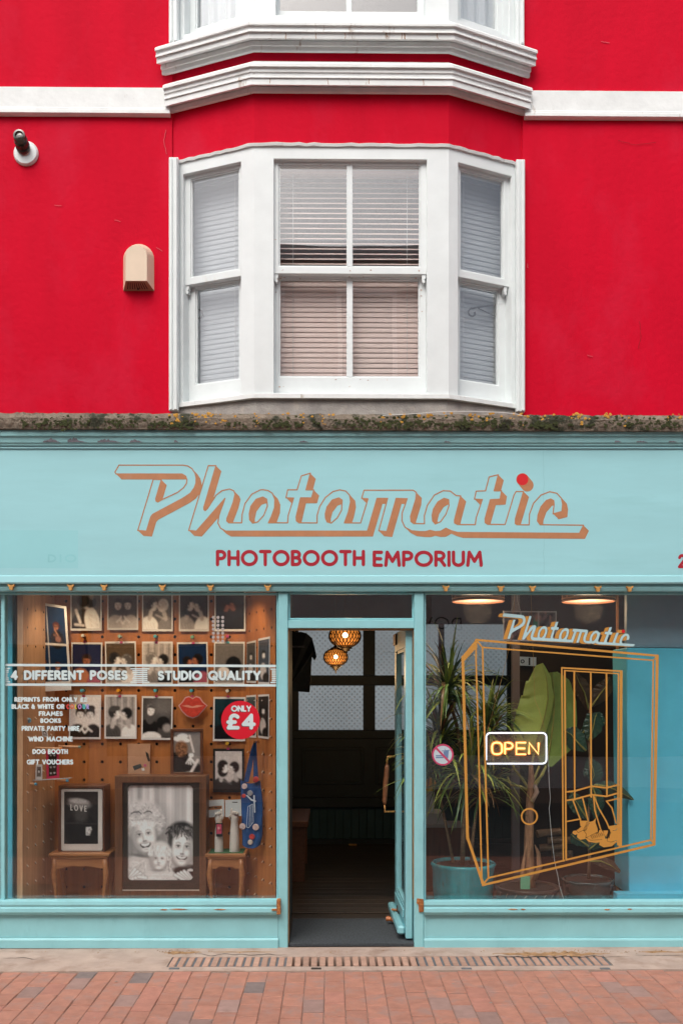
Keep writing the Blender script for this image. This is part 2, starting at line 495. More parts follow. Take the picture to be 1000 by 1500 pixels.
def text_mesh(name, text, x0, x1, ytop, ybot, r, Y, mt, parent, gap=0.24, mapper=None, **kw):
    F = Field(x0 - 3, ytop - 3, x1 + 3, ybot + 3, max(0.22, r * 0.28)); o = None
    for ch, g in zip(text + ' ', layout(text, x0 + r, x1 - r, ytop + r, ybot - r, gap) + [None]):
        if ch == ' ':       # one mesh for each word
            o = fill(name, F.loops(), mapper or (lambda x, y: P(x, y, Y)), mt, parent, **kw); F.F[:] = 9.0
            continue
        for pl in g: F.line(pl, r)
    return o

# ---- the script logo, traced
def _t(o, k, pts): return [(o[0] + x / k, o[1] + y / k) for x, y in pts]
oA, oB, oC = (150, 670), (380, 670), (610, 670)
LOGO_P = _t(oA, 4, [(97, 45), (470, 45), (500, 50), (525, 66), (542, 92), (549, 120), (548, 150), (538, 178), (515, 210), (470, 240), (295, 333), (283, 348), (258, 432), (207, 428),
                    (298, 128), (345, 130), (312, 243), (314, 256), (325, 261), (350, 247), (440, 205), (475, 178), (492, 152), (495, 130), (488, 110), (466, 97), (80, 97), (73, 86)])
LOGO_M = (_t(oA, 4, [(505, 428), (620, 48), (665, 48), (594, 292), (594, 306), (602, 312), (615, 300), (665, 222), (700, 195), (745, 185), (770, 196), (777, 215), (765, 265), (730, 355), (728, 372), (740, 383),
                      (816, 383), (818, 335), (835, 270), (875, 215), (925, 190)])
          + _t(oB, 4, [(20, 189), (50, 194), (75, 210), (90, 245), (88, 295), (70, 345), (52, 383), (165, 383), (168, 340), (200, 238), (155, 237), (165, 190), (220, 190), (245, 108), (298, 92),
                       (272, 190), (318, 190), (305, 237), (240, 237), (214, 350), (216, 372), (232, 383), (337, 384), (337, 340), (352, 288), (385, 235), (430, 200), (470, 190), (505, 197), (528, 222), (533, 260), (520, 320), (497, 384), (592, 384),
                       (635, 243), (598, 240), (612, 192), (900, 192), (918, 205), (915, 245), (884, 345), (886, 375), (903, 388), (966, 388)])
          + _t(oC, 3.846, [(43, 330), (60, 270), (100, 212), (150, 187), (190, 190), (222, 215), (248, 217), (213, 352), (214, 370), (230, 378), (330, 379), (335, 340), (370, 237), (325, 235), (335, 190), (388, 188), (408, 110), (460, 97),
                           (436, 188), (478, 188), (470, 235), (415, 238), (385, 345), (386, 368), (400, 377), (498, 378), (548, 212), (560, 192), (602, 192), (556, 345), (555, 372), (564, 379), (633, 380), (635, 320), (658, 258), (700, 212), (750, 193), (790, 202), (815, 230), (822, 262), (818, 305), (768, 318),
                           (774, 265), (772, 244), (755, 234), (730, 243), (700, 278), (683, 325), (680, 358), (695, 379), (940, 382), (917, 428), (230, 423), (195, 413), (165, 399), (135, 416), (105, 418), (75, 411), (50, 418), (19, 418)])
          + _t(oB, 4, [(890, 430), (852, 410), (834, 372), (835, 325), (865, 242), (800, 240), (745, 435), (698, 430), (750, 240), (688, 240), (632, 432)])
          + _t(oA, 4, [(722, 432), (692, 415), (676, 385), (682, 340), (718, 240), (550, 432)]))
LOGO_H = [_t(oA, 4, [(860, 330), (870, 285), (900, 245), (940, 232), (962, 245), (966, 285), (945, 340), (910, 378), (880, 385), (862, 365)]),
          _t(oB, 4, [(385, 330), (395, 290), (425, 250), (465, 237), (484, 250), (480, 310), (455, 355), (420, 385), (395, 378), (386, 355)]),
          _t(oC, 3.846, [(87, 325), (95, 290), (120, 250), (155, 230), (180, 238), (182, 272), (165, 320), (135, 362), (105, 375), (90, 358)])]
IDOT = (oC[0] + 596 / 3.846, oC[1] + 124 / 3.846)

# ------------------------------------------------------------------ painted prints (flat pictures as coloured grids)
class Canvas:
    def __init__(s, w, h, col):
        s.w, s.h = w, h
        s.Y, s.X = np.mgrid[0:h, 0:w].astype(float)
        s.X = (s.X + .5) / w; s.Y = (s.Y + .5) / h
        s.a = np.zeros((h, w, 3)); s.a[:] = col
        s.asp = h / w
    def ell(s, cx, cy, rx, ry, col, rot=0, soft=0.12, al=1.0):
        c, n = math.cos(rot), math.sin(rot); x = s.X - cx; y = (s.Y - cy) * s.asp
        u = (x * c + y * n) / rx; v = (-x * n + y * c) / (ry)
        d = np.sqrt(u * u + v * v); m = np.clip((1 - d) / soft + .5, 0, 1)[..., None] * al
        s.a = s.a * (1 - m) + np.array(col) * m
    def poly(s, pts, col, al=1.0):
        ins = np.zeros(s.X.shape, bool); n = len(pts)
        for k in range(n):
            ax, ay = pts[k]; bx, by = pts[(k + 1) % n]
            if ay != by: ins ^= ((ay > s.Y) != (by > s.Y)) & (s.X < (bx - ax) * (s.Y - ay) / (by - ay) + ax)
        m = ins[..., None] * al; s.a = s.a * (1 - m) + np.array(col) * m
    def seg(s, x0, y0, x1, y1, r, col, al=1.0):
        d = sd_seg(s.X, s.Y * s.asp, x0, y0 * s.asp, x1, y1 * s.asp)
        m = np.clip((r - d) / (r * .5) + .5, 0, 1)[..., None] * al; s.a = s.a * (1 - m) + np.array(col) * m
    def folds(s, base, amp, n, ph=0.0, y1=1.0):
        f = base + amp * (np.sin(s.X * n + ph) * .6 + np.sin(s.X * n * 2.3 + ph * 2) * .4)
        m = (s.Y < y1)[..., None]; s.a = np.where(m, s.a * f[..., None], s.a)
    def soften(s):
        p = np.pad(s.a, ((1, 1), (1, 1), (0, 0)), mode='edge'); H, W = s.a.shape[:2]
        s.a = sum(p[j:j + H, i:i + W] * k for j, i, k in ((0, 1, .14), (1, 0, .14), (1, 2, .14), (2, 1, .14), (1, 1, .44)))
    def grain(s, k): s.a = np.clip(s.a * (1 + RNG.normal(0, k, s.a.shape[:2]))[..., None], 0.004, 1)
    def head(s, cx, cy, r, skin, hair, look=0, tilt=0.0, curly=False, smile=True, long=0.0):
        """look -1 left profile, 0 front, 1 right profile; r in width units"""
        A = s.asp
        if long: s.ell(cx - look * r * .3, cy + (r * (.6 + long)) / A, r * 1.15, r * (1 + long), hair, tilt, .15)
        s.ell(cx - look * r * .35, cy - r * .25 / A, r * 1.18, r * 1.25, hair, tilt, .2)
        if curly:
            for k in range(9):
                aa = -math.pi * (k / 8); s.ell(cx + math.cos(aa) * r * 1.1, cy + (math.sin(aa) * r * 1.15 - r * .1) / A, r * .34, r * .34, tuple(min(1, q * (0.85 + .35 * (k % 2))) for q in hair), 0, .5)
        s.ell(cx + look * r * .18, cy + r * .18 / A, r * .82, r * 1.05, skin, tilt, .12)
        s.ell(cx + look * r * .1 - .25 * r, cy + r * .5 / A, r * .5, r * .7, tuple(q * .78 for q in skin), tilt, .8, .5)
        sk = lambda k: tuple(q * k for q in skin)
        s.ell(cx + look * r * .3 + .1 * r, cy - r * .25 / A, r * .4, r * .35, sk(1.25), tilt, 1.0, .8)
        if look == 0:
            for e in (-1, 1):
                s.ell(cx + e * r * .36, cy + (r * .08 + e * tilt * r * .3) / A, r * .24, r * .14, sk(.6), tilt, 1.0, .8)
                s.ell(cx + e * r * .36, cy + (r * .08 + e * tilt * r * .3) / A, r * .13, r * .055, sk(.14), tilt, .7)
                s.ell(cx + e * r * .4, cy + (r * .45) / A, r * .22, r * .18, sk(1.2), 0, 1.0, .7)
            s.ell(cx, cy + r * .44 / A, r * .15, r * .06, sk(.5), tilt, .9)
            s.ell(cx, cy + r * .76 / A, r * .30, r * .10, sk(.3), tilt, .5)
            if smile: s.ell(cx, cy + r * .74 / A, r * .25, r * .05, (.75, .72, .7), tilt, .5)
            s.ell(cx - .2 * r, cy - r * .80 / A, r * .75, r * .38, hair, tilt - .25, .4); s.ell(cx + .45 * r, cy - r * .72 / A, r * .45, r * .40, hair, tilt + .5, .4)
        else:
            s.ell(cx + look * r * 1.0, cy + r * .30 / A, r * .15, r * .13, skin, 0, .5)
            s.ell(cx + look * r * .60, cy + r * .04 / A, r * .14, r * .05, sk(.2), 0, .7)
            s.ell(cx + look * r * .82, cy + r * .68 / A, r * .14, r * .045, sk(.4), 0, .6)
            s.ell(cx - look * r * .55, cy - r * .1 / A, r * .62, r * .95, hair, tilt, .4)
            s.ell(cx - look * r * .05, cy - r * .82 / A, r * .85, r * .42, hair, tilt, .4)
            s.ell(cx - look * r * .2, cy + r * .25 / A, r * .14, r * .2, sk(.8), 0, .6)
        for k in range(14):
            a_ = random.uniform(math.pi, math.tau); s.seg(cx + math.cos(a_) * r * 1.0 - look * .3 * r, cy + (math.sin(a_) * r * 1.1 - .1 * r) / A, cx + math.cos(a_ + .3) * r * 1.15 - look * .3 * r, cy + (math.sin(a_ + .3) * r * 1.3) / A, r * .07, tuple(min(1, q * 2.2 + .02) for q in hair), .5)
    def mesh(s, name, quad, parent, **kw):
        """quad: world corners tl,tr,br,bl"""
        tl, tr, br, bl = [Vector(q) for q in quad]; W, H = s.w, s.h; vs = []
        for j in range(H + 1):
            a_, b_ = tl.lerp(bl, j / H), tr.lerp(br, j / H)
            for i in range(W + 1): vs.append(a_.lerp(b_, i / W))
        fs = [(j * (W + 1) + i, j * (W + 1) + i + 1, (j + 1) * (W + 1) + i + 1, (j + 1) * (W + 1) + i) for j in range(H) for i in range(W)]
        loc = (tl + tr + br + bl) / 4
        me = bpy.data.meshes.new(name); me.from_pydata([v - loc for v in vs], [], fs)
        me.materials.append(PRINT)
        at = me.color_attributes.new('print', 'FLOAT_COLOR', 'POINT')
        A = np.zeros((H + 1, W + 1, 4)); A[..., 3] = 1
        pad = np.pad(s.a, ((1, 1), (1, 1), (0, 0)), mode='edge')
        pad = np.clip(pad ** 1.4 * 1.38, .004, .9)
        A[..., :3] = (pad[:-1, :-1] + pad[1:, :-1] + pad[:-1, 1:] + pad[1:, 1:]) / 4
        at.data.foreach_set('color', A.astype(np.float32).ravel())
        o = bpy.data.objects.new(name, me); COL.objects.link(o)
        o.location = loc - (WL[parent] if parent else Vector()); WL[o] = loc
        if parent: o.parent = parent
        return tag(o, kw.get('label'), kw.get('cat'), kw.get('group'))
# ================================================================== THE BUILDING
bld = thing('shop_building', 'red rendered terraced building with pale teal photobooth shopfront and white bay windows', 'building', (0, 0.2, 0))
WY = 0.22
A_ = (XX(262, WY), WY); B_ = (XX(372, .02), .02); C_ = (XX(657, .02), .02); D_ = (XX(755, WY), WY)
XL, XR = -4.3, 4.6
TOPZ = 8.2
zled = ZZ(612, 0)

def psweep(mb, x0, x1, prof):
    a = [P(x0, y, Y) for y, Y in prof]; b = [P(x1, y, Y) for y, Y in prof]; n = len(prof)
    mb.add(a + b, [tuple(range(n)), tuple(range(2 * n - 1, n - 1, -1))] + [(i, (i + 1) % n, n + (i + 1) % n, n + i) for i in range(n)])
    return mb

# upper wall left and right of the bay, front faces finely divided so the render undulates a little
def wavy_wall(mb, x0, x1, z0, z1, Y, Yb, step=0.06, amp=0.002):
    nx = max(2, int((x1 - x0) / step)); nz = max(2, int((z1 - z0) / step)); vs = []; fs = []
    for j in range(nz + 1):
        for i in range(nx + 1):
            x = x0 + (x1 - x0) * i / nx; z = z0 + (z1 - z0) * j / nz
            e = 0 if (i in (0, nx) or j in (0, nz)) else 1
            vs.append((x, Y + e * amp * mnoise.noise(Vector((x * 1.7, 3.1, z * 1.7))) * 2, z))
    for j in range(nz):
        for i in range(nx):
            a = j * (nx + 1) + i; fs.append((a, a + 1, a + nx + 2, a + nx + 1))
    mb.add(vs, fs)
    mb.add([(x0, Y, z0), (x1, Y, z0), (x1, Y, z1), (x0, Y, z1), (x0, Yb, z0), (x1, Yb, z0), (x1, Yb, z1), (x0, Yb, z1)],
           [(0, 1, 5, 4), (1, 2, 6, 5), (2, 3, 7, 6), (3, 0, 4, 7), (4, 5, 6, 7)])
m = MB()
wavy_wall(m, XL, XX(252, WY), zled - .05, TOPZ, WY, WY + .25)
wavy_wall(m, XX(765, WY), XR, zled - .05, TOPZ, WY, WY + .25)
m.build('wall', RED, bld, smooth=True)

# bay body between the two bay windows (red)
zw_t = ZZ(212, .02); zw_b = ZZ(583, .02)
zu_b = ZZ(31, .02)
path = [(XX(249, WY), WY + .02), B_, C_, (XX(768, WY), WY + .02)]
m = MB(); sweep(m, path, [(0, zw_t + .004), (0, zu_b - .004), (-.15, zu_b - .004), (-.15, zw_t + .004)])
m.build('bay_wall', RED, bld)
# rough painted flashing lip over the lower bay window
m = MB(); N_ = 40
def lippath(a, b, n):
    return [(a[0] + (b[0] - a[0]) * k / n, a[1] + (b[1] - a[1]) * k / n) for k in range(n)]
lp = lippath((A_[0] - .0, A_[1]), B_, 14) + lippath(B_, C_, 26) + lippath(C_, D_, 14) + [D_]
jit = [random.uniform(-.003, .003) for _ in lp]
def lipprof(i): j = jit[i]; return [(.012 + j, zw_t - .012 + j), (.016 + j, zw_t + .004 + j), (.0, zw_t + .014 + j * 1.5), (-.02, zw_t + .012), (-.02, zw_t - .012)]
sweep(m, lp, lipprof); m.build('flashing', WHITE_OLD, bld)

# string course
m = MB()
zs_t, zs_b = ZZ(128.5, .19), ZZ(166.5, .17)
sp_ = [(0, zs_t), (.028, zs_t - .004), (.028, zs_b + .045), (.033, zs_b + .040), (.033, zs_b + .030), (.038, zs_b + .026), (.038, zs_b + .006), (.02, zs_b), (0, zs_b)]
sweep(m, [(XL, WY), (XX(250, WY), WY)], sp_)
m.build('string_course', WHITE_OLD, bld)
m = MB(); sweep(m, [(XX(767, WY), WY), (XR, WY)], sp_)
m.build('string_course', WHITE_OLD, bld)
# bay cornice
m = MB()
def cz(py, out): return ZZ(py, .02 - out)
pf = [(-.02, 89), (.088, 91.5), (.098, 93), (.098, 97), (.088, 98.2), (.084, 101), (.084, 105), (.076, 107), (.076, 111), (.082, 112), (.082, 113.5), (.074, 114.5), (.074, 124), (.020, 126.5), (.026, 127.5), (.026, 134), (.014, 137), (-.02, 137)]
sweep(m, path, [(o, cz(y, o)) for o, y in pf])
m.build('cornice', WHITE_OLD, bld)
# upper window sill
pf = [(-.02, 28), (.118, 31), (.128, 32.5), (.128, 36), (.118, 37.5), (.114, 39), (.114, 43), (.120, 44), (.120, 46), (.108, 47), (.106, 56), (.050, 59), (.056, 60), (.056, 66), (.044, 68), (.042, 74), (.030, 77), (-.02, 77)]
ul = (Vector(B_) - Vector(A_)).normalized(); ur = (Vector(D_) - Vector(C_)).normalized()
path2 = [tuple(Vector(A_) - ul * .10), B_, C_, tuple(Vector(D_) + ur * .08)]
m = MB(); sweep(m, path2, [(o, cz(y, o)) for o, y in pf])
m.build('window_ledge', WHITE_OLD, bld)

# ------------------------------------------------------------------ bay windows
FL, FC, FR = Face(A_, B_), Face(B_, C_), Face(C_, D_)
BLIND = mat('cream blind slat', (0.82, 0.67, 0.61), 0.6, var=0.03, vs=10)
def zc(py, off=0.0): return FC.hit(515, py, off)[1]
def bay(name, z0, z1, sashes, pil, lab):
    """z0..z1 casing, sashes: per face list of (face, open px, sash list)"""
    m = MB()
    for f, (oa, ob_), (zo0, zo1) in sashes['open']:
        u0 = f.hit(oa, 400, 0)[0]; u1 = f.hit(ob_, 400, 0)[0]
        f.ring(m, (0.0, z0, f.L, z1), (u0, zo0, u1, zo1), 0.0, -.13)
    for x0, x1, sgn in pil:
        xa, xb = XX(x0, .17), XX(x1, .17); w = xb - xa
        m.box((xa, .175, z0 - .035), (xb, .30, z1 + .01))
        m.box((xa + w * .12, .166, z0 - .033), (xa + w * .38, .176, z1))
        m.box((xa + w * .55, .160, z0 - .033), (xa + w * .9, .176, z1))
    root = m.build(name, WHITE, bld, bev=.003, label=lab)
    for f, zo, (ox0, ox1), (gx0, gx1), (sz0, sz1), (gz0, gz1), off, bars in sashes['sash']:
        u0 = f.hit(ox0, 400, off)[0]; u1 = f.hit(ox1, 400, off)[0]; g0 = f.hit(gx0, 400, off)[0]; g1 = f.hit(gx1, 400, off)[0]
        mb = MB(); f.ring(mb, (u0, sz0, u1, sz1), (g0, gz0, g1, gz1), off, off - .042)
        mb.build('sash', WHITE, root, bev=.003)
        mb = MB(); f.ring(mb, (g0 + .0005, gz0 + .0005, g1 - .0005, gz1 - .0005), (g0 + .008, gz0 + .008, g1 - .008, gz1 - .008), off - .010, off - .030)
        mb.build('glazing_bead', WHITE, root)
        xs = [g0 + .007]
        for b0, b1 in bars:
            v0 = f.hit(b0, 400, off)[0]; v1 = f.hit(b1, 400, off)[0]
            mb = MB(); f.box(mb, v0, gz0 - .001, v1, gz1 + .001, off - .002, off - .038); mb.build('glazing_bar', WHITE, root, bev=.003)
            xs += [v0, v1]
        xs.append(g1 - .007)
        for k in range(0, len(xs), 2):
            mb = MB(); f.box(mb, xs[k], gz0 + .007, xs[k + 1], gz1 - .007, off - .019, off - .023); mb.build('pane', GLASS_UP, root)
    return root
z_open_t, z_open_b = zc(233), zc(576)
o1, o2 = -.03, -.074
zz = dict(t=zc(233.5, o1), gt=zc(241.5, o1), gb=zc(390, o1), mb=zc(401, o1), lt=zc(399, o2), lgt=zc(407, o2), lgb=zc(552, o2), lb=zc(578, o2))
sashes = {'open': [(FL, (268, 352.5), (z_open_b, z_open_t)), (FC, (401, 625), (z_open_b, z_open_t)), (FR, (671, 749), (z_open_b, z_open_t))], 'sash': []}
for f, op, g1_, g2_, bars in [(FL, (268, 355), (279, 350), (286, 350.5), []), (FC, (400, 626), (408, 615.5), (408.5, 614.5), [(507.5, 516.5)]), (FR, (669, 750), (674, 738), (673, 730.5), [])]:
    sashes['sash'].append((f, 0, op, g1_, (zz['mb'], zz['t'] + .004), (zz['gb'], zz['gt']), o1, bars))
    sashes['sash'].append((f, 0, op, g2_, (zz['lb'], zz['lt']), (zz['lgb'], zz['lgt']), o2, bars))
bay1 = bay('bay_window', zw_b, zw_t - .004, sashes, [(247, 261, 1), (756, 769, -1)], 'white canted sash bay window with blinds above the shop sign')
# sill board and sash horns of the lower bay
m = MB()
sweep(m, [A_, B_, C_, D_], [(-.05, zw_b + .032), (.004, zw_b + .026), (.014, zw_b + .022), (.014, zw_b - .004), (-.05, zw_b - .006)])
m.build('window_sill', WHITE_OLD, bay1)
for f, x in ((FC, 404.5), (FC, 620.5), (FL, 273.5), (FR, 741)):
    u = f.hit(x, 400, o1)[0]
    mb = MB(); pr = [(-.012, 0), (.012, 0), (.012, -.02), (.004, -.030), (.010, -.042), (.002, -.052), (-.008, -.046), (-.012, -.03)]
    pts = [f.pt(u + a_, zz['mb'] - .0005 + b_, o1 - .006) for a_, b_ in pr]
    mb.poly3(pts, f.N * -.028); mb.build('sash_horn', WHITE, bay1)
# concrete base under the bay
STONE = mat('grey rendered base', (0.33, 0.31, 0.29), 0.9, var=0.2, vs=12, bump=0.7, bs=110, bd=0.006, col2=(0.46, 0.40, 0.35), c2at=0.52, c2w=0.15, c2s=7)
m = MB(); sweep(m, [(XX(252, WY), WY + .02), (B_[0] + .01, B_[1] + .012), (C_[0] - .01, C_[1] + .012), (XX(764, WY), WY + .02)], [(0, zled - .03), (0, zw_b - .007), (-.2, zw_b - .007), (-.2, zled - .03)])
m.build('bay_base', STONE, bld)

# upper bay window
zub2 = zu_b + .004
def zc_(py): return zc(py, 0)
s2 = {'open': [(FL, (270, 350), (zc(22) , zc(-340))), (FC, (404, 622), (zc(22), zc(-340))), (FR, (671, 745), (zc(22), zc(-340)))], 'sash': []}
for f, op, g_, bars in [(FL, (268, 352), (286, 346), []), (FC, (402, 624), (408, 613), [(507, 515)]), (FR, (669, 747), (674, 728), [])]:
    s2['sash'].append((f, 0, op, g_, (zc(23, o2), zc(-160, o2)), (zc(16.5, o2), zc(-150, o2)), o2, bars))
    s2['sash'].append((f, 0, op, g_, (zc(-155, o1), zc(-338, o1)), (zc(-145, o1), zc(-330, o1)), o1, bars))
bay2 = bay('bay_window', zub2, zc(-350), s2, [(247, 261, 1), (755, 768, -1)], 'foot of the second floor bay window, cut off by the photo edge')
m = MB(); sweep(m, [(XX(249, WY), WY + .02), B_, C_, (XX(768, WY), WY + .02)], [(0, zc(-350) + .003), (0, TOPZ), (-.15, TOPZ), (-.15, zc(-350) + .003)])
m.build('bay_wall', RED, bld)

# ------------------------------------------------------------------ lichened ledge on top of the shop fascia
LEDGE = mat('weathered stone ledge', (0.21, 0.17, 0.13), 0.95, var=0.3, vs=14, bump=1.0, bs=60, bd=0.012, col2=(0.035, 0.038, 0.022), c2at=0.50, c2w=0.08, c2s=7, detail=8)
m = MB(); nx = 420; rows = [(0, .16), (0, -.065), (.35, -.085), (.7, -.08), (1, -.07), (1, .0)]
x0, x1 = -330, 1400; vs = []; fs = []
for i in range(nx + 1):
    px = x0 + (x1 - x0) * i / nx
    yt = 605.5 + .004 * (px - 484) + 1.6 * mnoise.noise(Vector((px * .05, 0, 0))) + 1.2 * mnoise.noise(Vector((px * .3, 7, 0)))
    yb = 628.8 + .004 * (px - 484) + .7 * mnoise.noise(Vector((px * .08, 3, 0)))
    for k, (t, Y) in enumerate(rows):
        jy = .008 * mnoise.noise(Vector((px * .11, k * 5.3, 1))) if 0 < k < 5 else 0
        v = P(px, yt + (yb - yt) * t, -.08); v.y = Y + jy
        if k == 0: v.z += .012
        vs.append(v)
R_ = len(rows)
for i in range(nx):
    for k in range(R_):
        a = i * R_ + k; b = i * R_ + (k + 1) % R_; fs.append((a, a + R_, b + R_, b))
fs += [tuple(range(R_)), tuple(nx * R_ + k for k in range(R_))]
m.add(vs, fs); m.build('fascia_ledge', LEDGE, bld)
def blobs(n, fx, fy, sz, flat=.6):
    mb = MB()
    for _ in range(n):
        px = fx(); py = fy(); c = P(px, py, -.083); r = random.uniform(*sz)
        vs = []; fs = []
        for j in range(3):
            for i in range(6):
                th = i * math.tau / 6 + j * .5; rr = r * (1, .8, .3)[j] * random.uniform(.6, 1.3)
                vs.append(c + Vector((math.cos(th) * rr * 1.3, -r * (0, .4, .7)[j] * flat, math.sin(th) * rr)))
        for j in range(2):
            for i in range(6): fs.append((j * 6 + i, j * 6 + (i + 1) % 6, j * 6 + 6 + (i + 1) % 6, j * 6 + 6 + i))
        fs.append(tuple(range(12, 18))); mb.add(vs, fs)
    return mb
LICH = mat('orange lichen', (0.52, 0.27, 0.045), 0.95, var=0.3, vs=60)
MOSS = mat('dark moss', (0.035, 0.042, 0.012), 1.0, var=0.5, vs=50)
cl = [300, 312, 325, 560, 590, 630, 655, 690, 735, 760, 770, 800, 835, 890, 915, 990, 258, 268, 283, 340, 375, 415, 440, 470, 480, 620, 700, 715, 850]
def lx(): return random.choice(cl) + random.gauss(0, 5)
blobs(170, lx, lambda: random.triangular(604, 622, 607) if random.random() < .8 else random.uniform(606, 626), (.003, .010), .22).build('lichen', LICH, bld, kind='stuff')
def mxx():
    while True:
        x = random.uniform(-50, 1050)
        if mnoise.noise(Vector((x * .018, 2.2, 0))) + .25 * (x > 380) - .1 * (x < 110) + random.uniform(-.25, .25) > .05: return x
blobs(1100, mxx, lambda: random.triangular(609, 630, 621), (.003, .010), .25).build('moss', MOSS, bld, kind='stuff')

# ------------------------------------------------------------------ fascia
m = MB(); psweep(m, -330, 1400, [(629.5, .05), (629.5, -.046), (633, -.050), (638, -.047), (639.5, -.036), (648, -.028), (650, -.020), (652.5, -.018), (652.5, .05)])
m.build('fascia_moulding', TEAL3, bld)
m = MB(); psweep(m, -330, 1400, [(652.5, .045), (653, -.008), (656.5, -.010), (657, .0), (843, .0), (844, -.006), (853, -.010), (855.5, -.004), (856, .16), (700, .16)])
fascia = m.build('fascia_board', TEAL, bld, label='pale teal sign board painted with the shop name')
# paler, newer paint patch at the left end
PATCH = mat('fresh teal touch up paint', (0.285, 0.615, 0.66), 0.5, var=0.03, vs=3)
fill('paint_patch', [[(-330, 775), (114.5, 777), (114.5, 832.5), (-330, 831)]], lambda x, y: P(x, y, -.0005), PATCH, fascia)
ghost = mat('ghost lettering', (0.245, 0.575, 0.615), 0.5)
text_mesh('faded_lettering', 'DIO', 70, 112, 812, 824, 1.3, -.0009, ghost, fascia, gap=.5)
# flaked paint
PRIMER = mat('grey primer under flaked paint', (0.20, 0.20, 0.23), 0.9, var=0.3, vs=80)
DARKGAP = mat('dark crack', (0.03, 0.03, 0.03), 1.0)
for cx, w, h in [(78, 22, 7), (113, 28, 8), (160, 34, 6), (200, 20, 5), (258, 6, 5), (68, 10, 3), (445, 12, 3), (905, 10, 3), (940, 16, 2.5), (985, 12, 2.5), (655, 9, 2)]:
    pts = []
    for k in range(14):
        t = k / 13; pts.append((cx - w / 2 + w * t, 646.8 - h * (1 - abs(2 * t - .7)) * random.uniform(.3, 1)))
    pts += [(cx + w / 2, 648.0), (cx, 647.6), (cx - w / 2, 648.0)]
    fill('flaked_patch', [pts], lambda x, y: P(x, y, -.0292 - (648 - y) * .0009), PRIMER, fascia)
# small joints in the moulding
# logo
F = Field(160, 672, 875, 800, .5)
F.poly(LOGO_P).poly(LOGO_M)
for h in LOGO_H: F.poly(h, hole=True)
face = F.F.copy()
Sx = face.copy()
vx, vy = 15.5, 16.5
for t in range(1, 17):
    dx, dy = int(round(vx * t / 16)), int(round(vy * t / 16))
    sh = np.full_like(face, 9.0); sh[dy:, dx:] = face[:face.shape[0] - dy, :face.shape[1] - dx]
    Sx = np.minimum(Sx, sh)
brown = np.minimum(np.maximum(Sx, -face), np.abs(face) - .85)
D1 = Field(160, 672, 875, 800, .5)
for t in range(0, 13): D1.disc(IDOT[0] + 7 * t / 12, IDOT[1] + 8.5 * t / 12, 9.2)
brown = np.minimum(brown, D1.F)
D2 = Field(160, 672, 875, 800, .5); D2.disc(IDOT[0], IDOT[1], 8.6)
brown = np.maximum(brown, -D2.F)
fill('script_lettering', F.loops(brown), lambda x, y: P(x, y, -.0008), BROWNP, fascia, label='Photomatic script lettering outlined and shaded in copper brown')
fill('red_dot', D2.loops(), lambda x, y: P(x, y, -.0011), mat('bright red dot', (0.62, 0.005, 0.012), .5), fascia)
text_mesh('lettering', 'PHOTOBOOTH', 316, 534.5, 805.5, 829.5, 2.5, -.0009, REDP, fascia, gap=.30)
text_mesh('lettering', 'EMPORIUM', 545.5, 707, 806.5, 830.5, 2.5, -.0009, REDP, fascia, gap=.28)
text_mesh('lettering', '27', 992, 1016, 812, 833, 2.0, -.0009, REDP, fascia) if False else text_mesh('lettering', '2', 992.5, 1005, 811.5, 832.5, 2.2, -.0009, REDP, fascia)

# ------------------------------------------------------------------ shopfront frame
GY = .100      # glass plane
m = MB()
psweep(m, -330, 1400, [(856.2, .018), (861, .014), (865.5, .022), (867.5, .05), (867.5, .16), (856.2, .16)])
m.build('head_rail', TEAL2, bld)
def post(x0, x1, ybot):
    mb = MB()
    mb.prism([(x0, 867.8), (x1, 867.8), (x1, ybot), (x0, ybot)], .045, .16)
    return mb.build('door_post', TEAL2, bld, bev=.004)
post(407.5, 421.5, 1390); post(606.5, 620.5, 1391.5)
m = MB(); m.rect(421.6, 908.5, 606.4, 920.5, .05, .15); m.build('transom', TEAL2, bld, bev=.003)
BAREW = mat('bare golden wood edge', (0.33, 0.19, 0.08), 0.6, var=.2, vs=20)
m = MB(); m.rect(421.6, 923.2, 423.3, 1389, .07, .13); m.build('door_jamb', BAREW, bld)
m = MB(); m.rect(605.0, 923.2, 606.4, 1318, .07, .13); m.build('door_jamb', BAREW, bld)
m = MB(); m.rect(421.6, 920.8, 606.4, 923, .068, .13); m.build('door_head', BAREW, bld)
# transom light
m = MB(); fb = Face((0, .085), (1, .085))
o = fb.pxr(421.8, 867.9, 606.2, 908.3); i = fb.pxr(425, 870.5, 603.5, 905.5); fb.ring(m, o, i, 0, -.04)
tl = m.build('transom_light', TEAL2, bld, bev=.002)
m = MB(); m.rect(425.1, 870.6, 603.4, 905.4, .105, .109); m.build('pane', GLASS, tl)

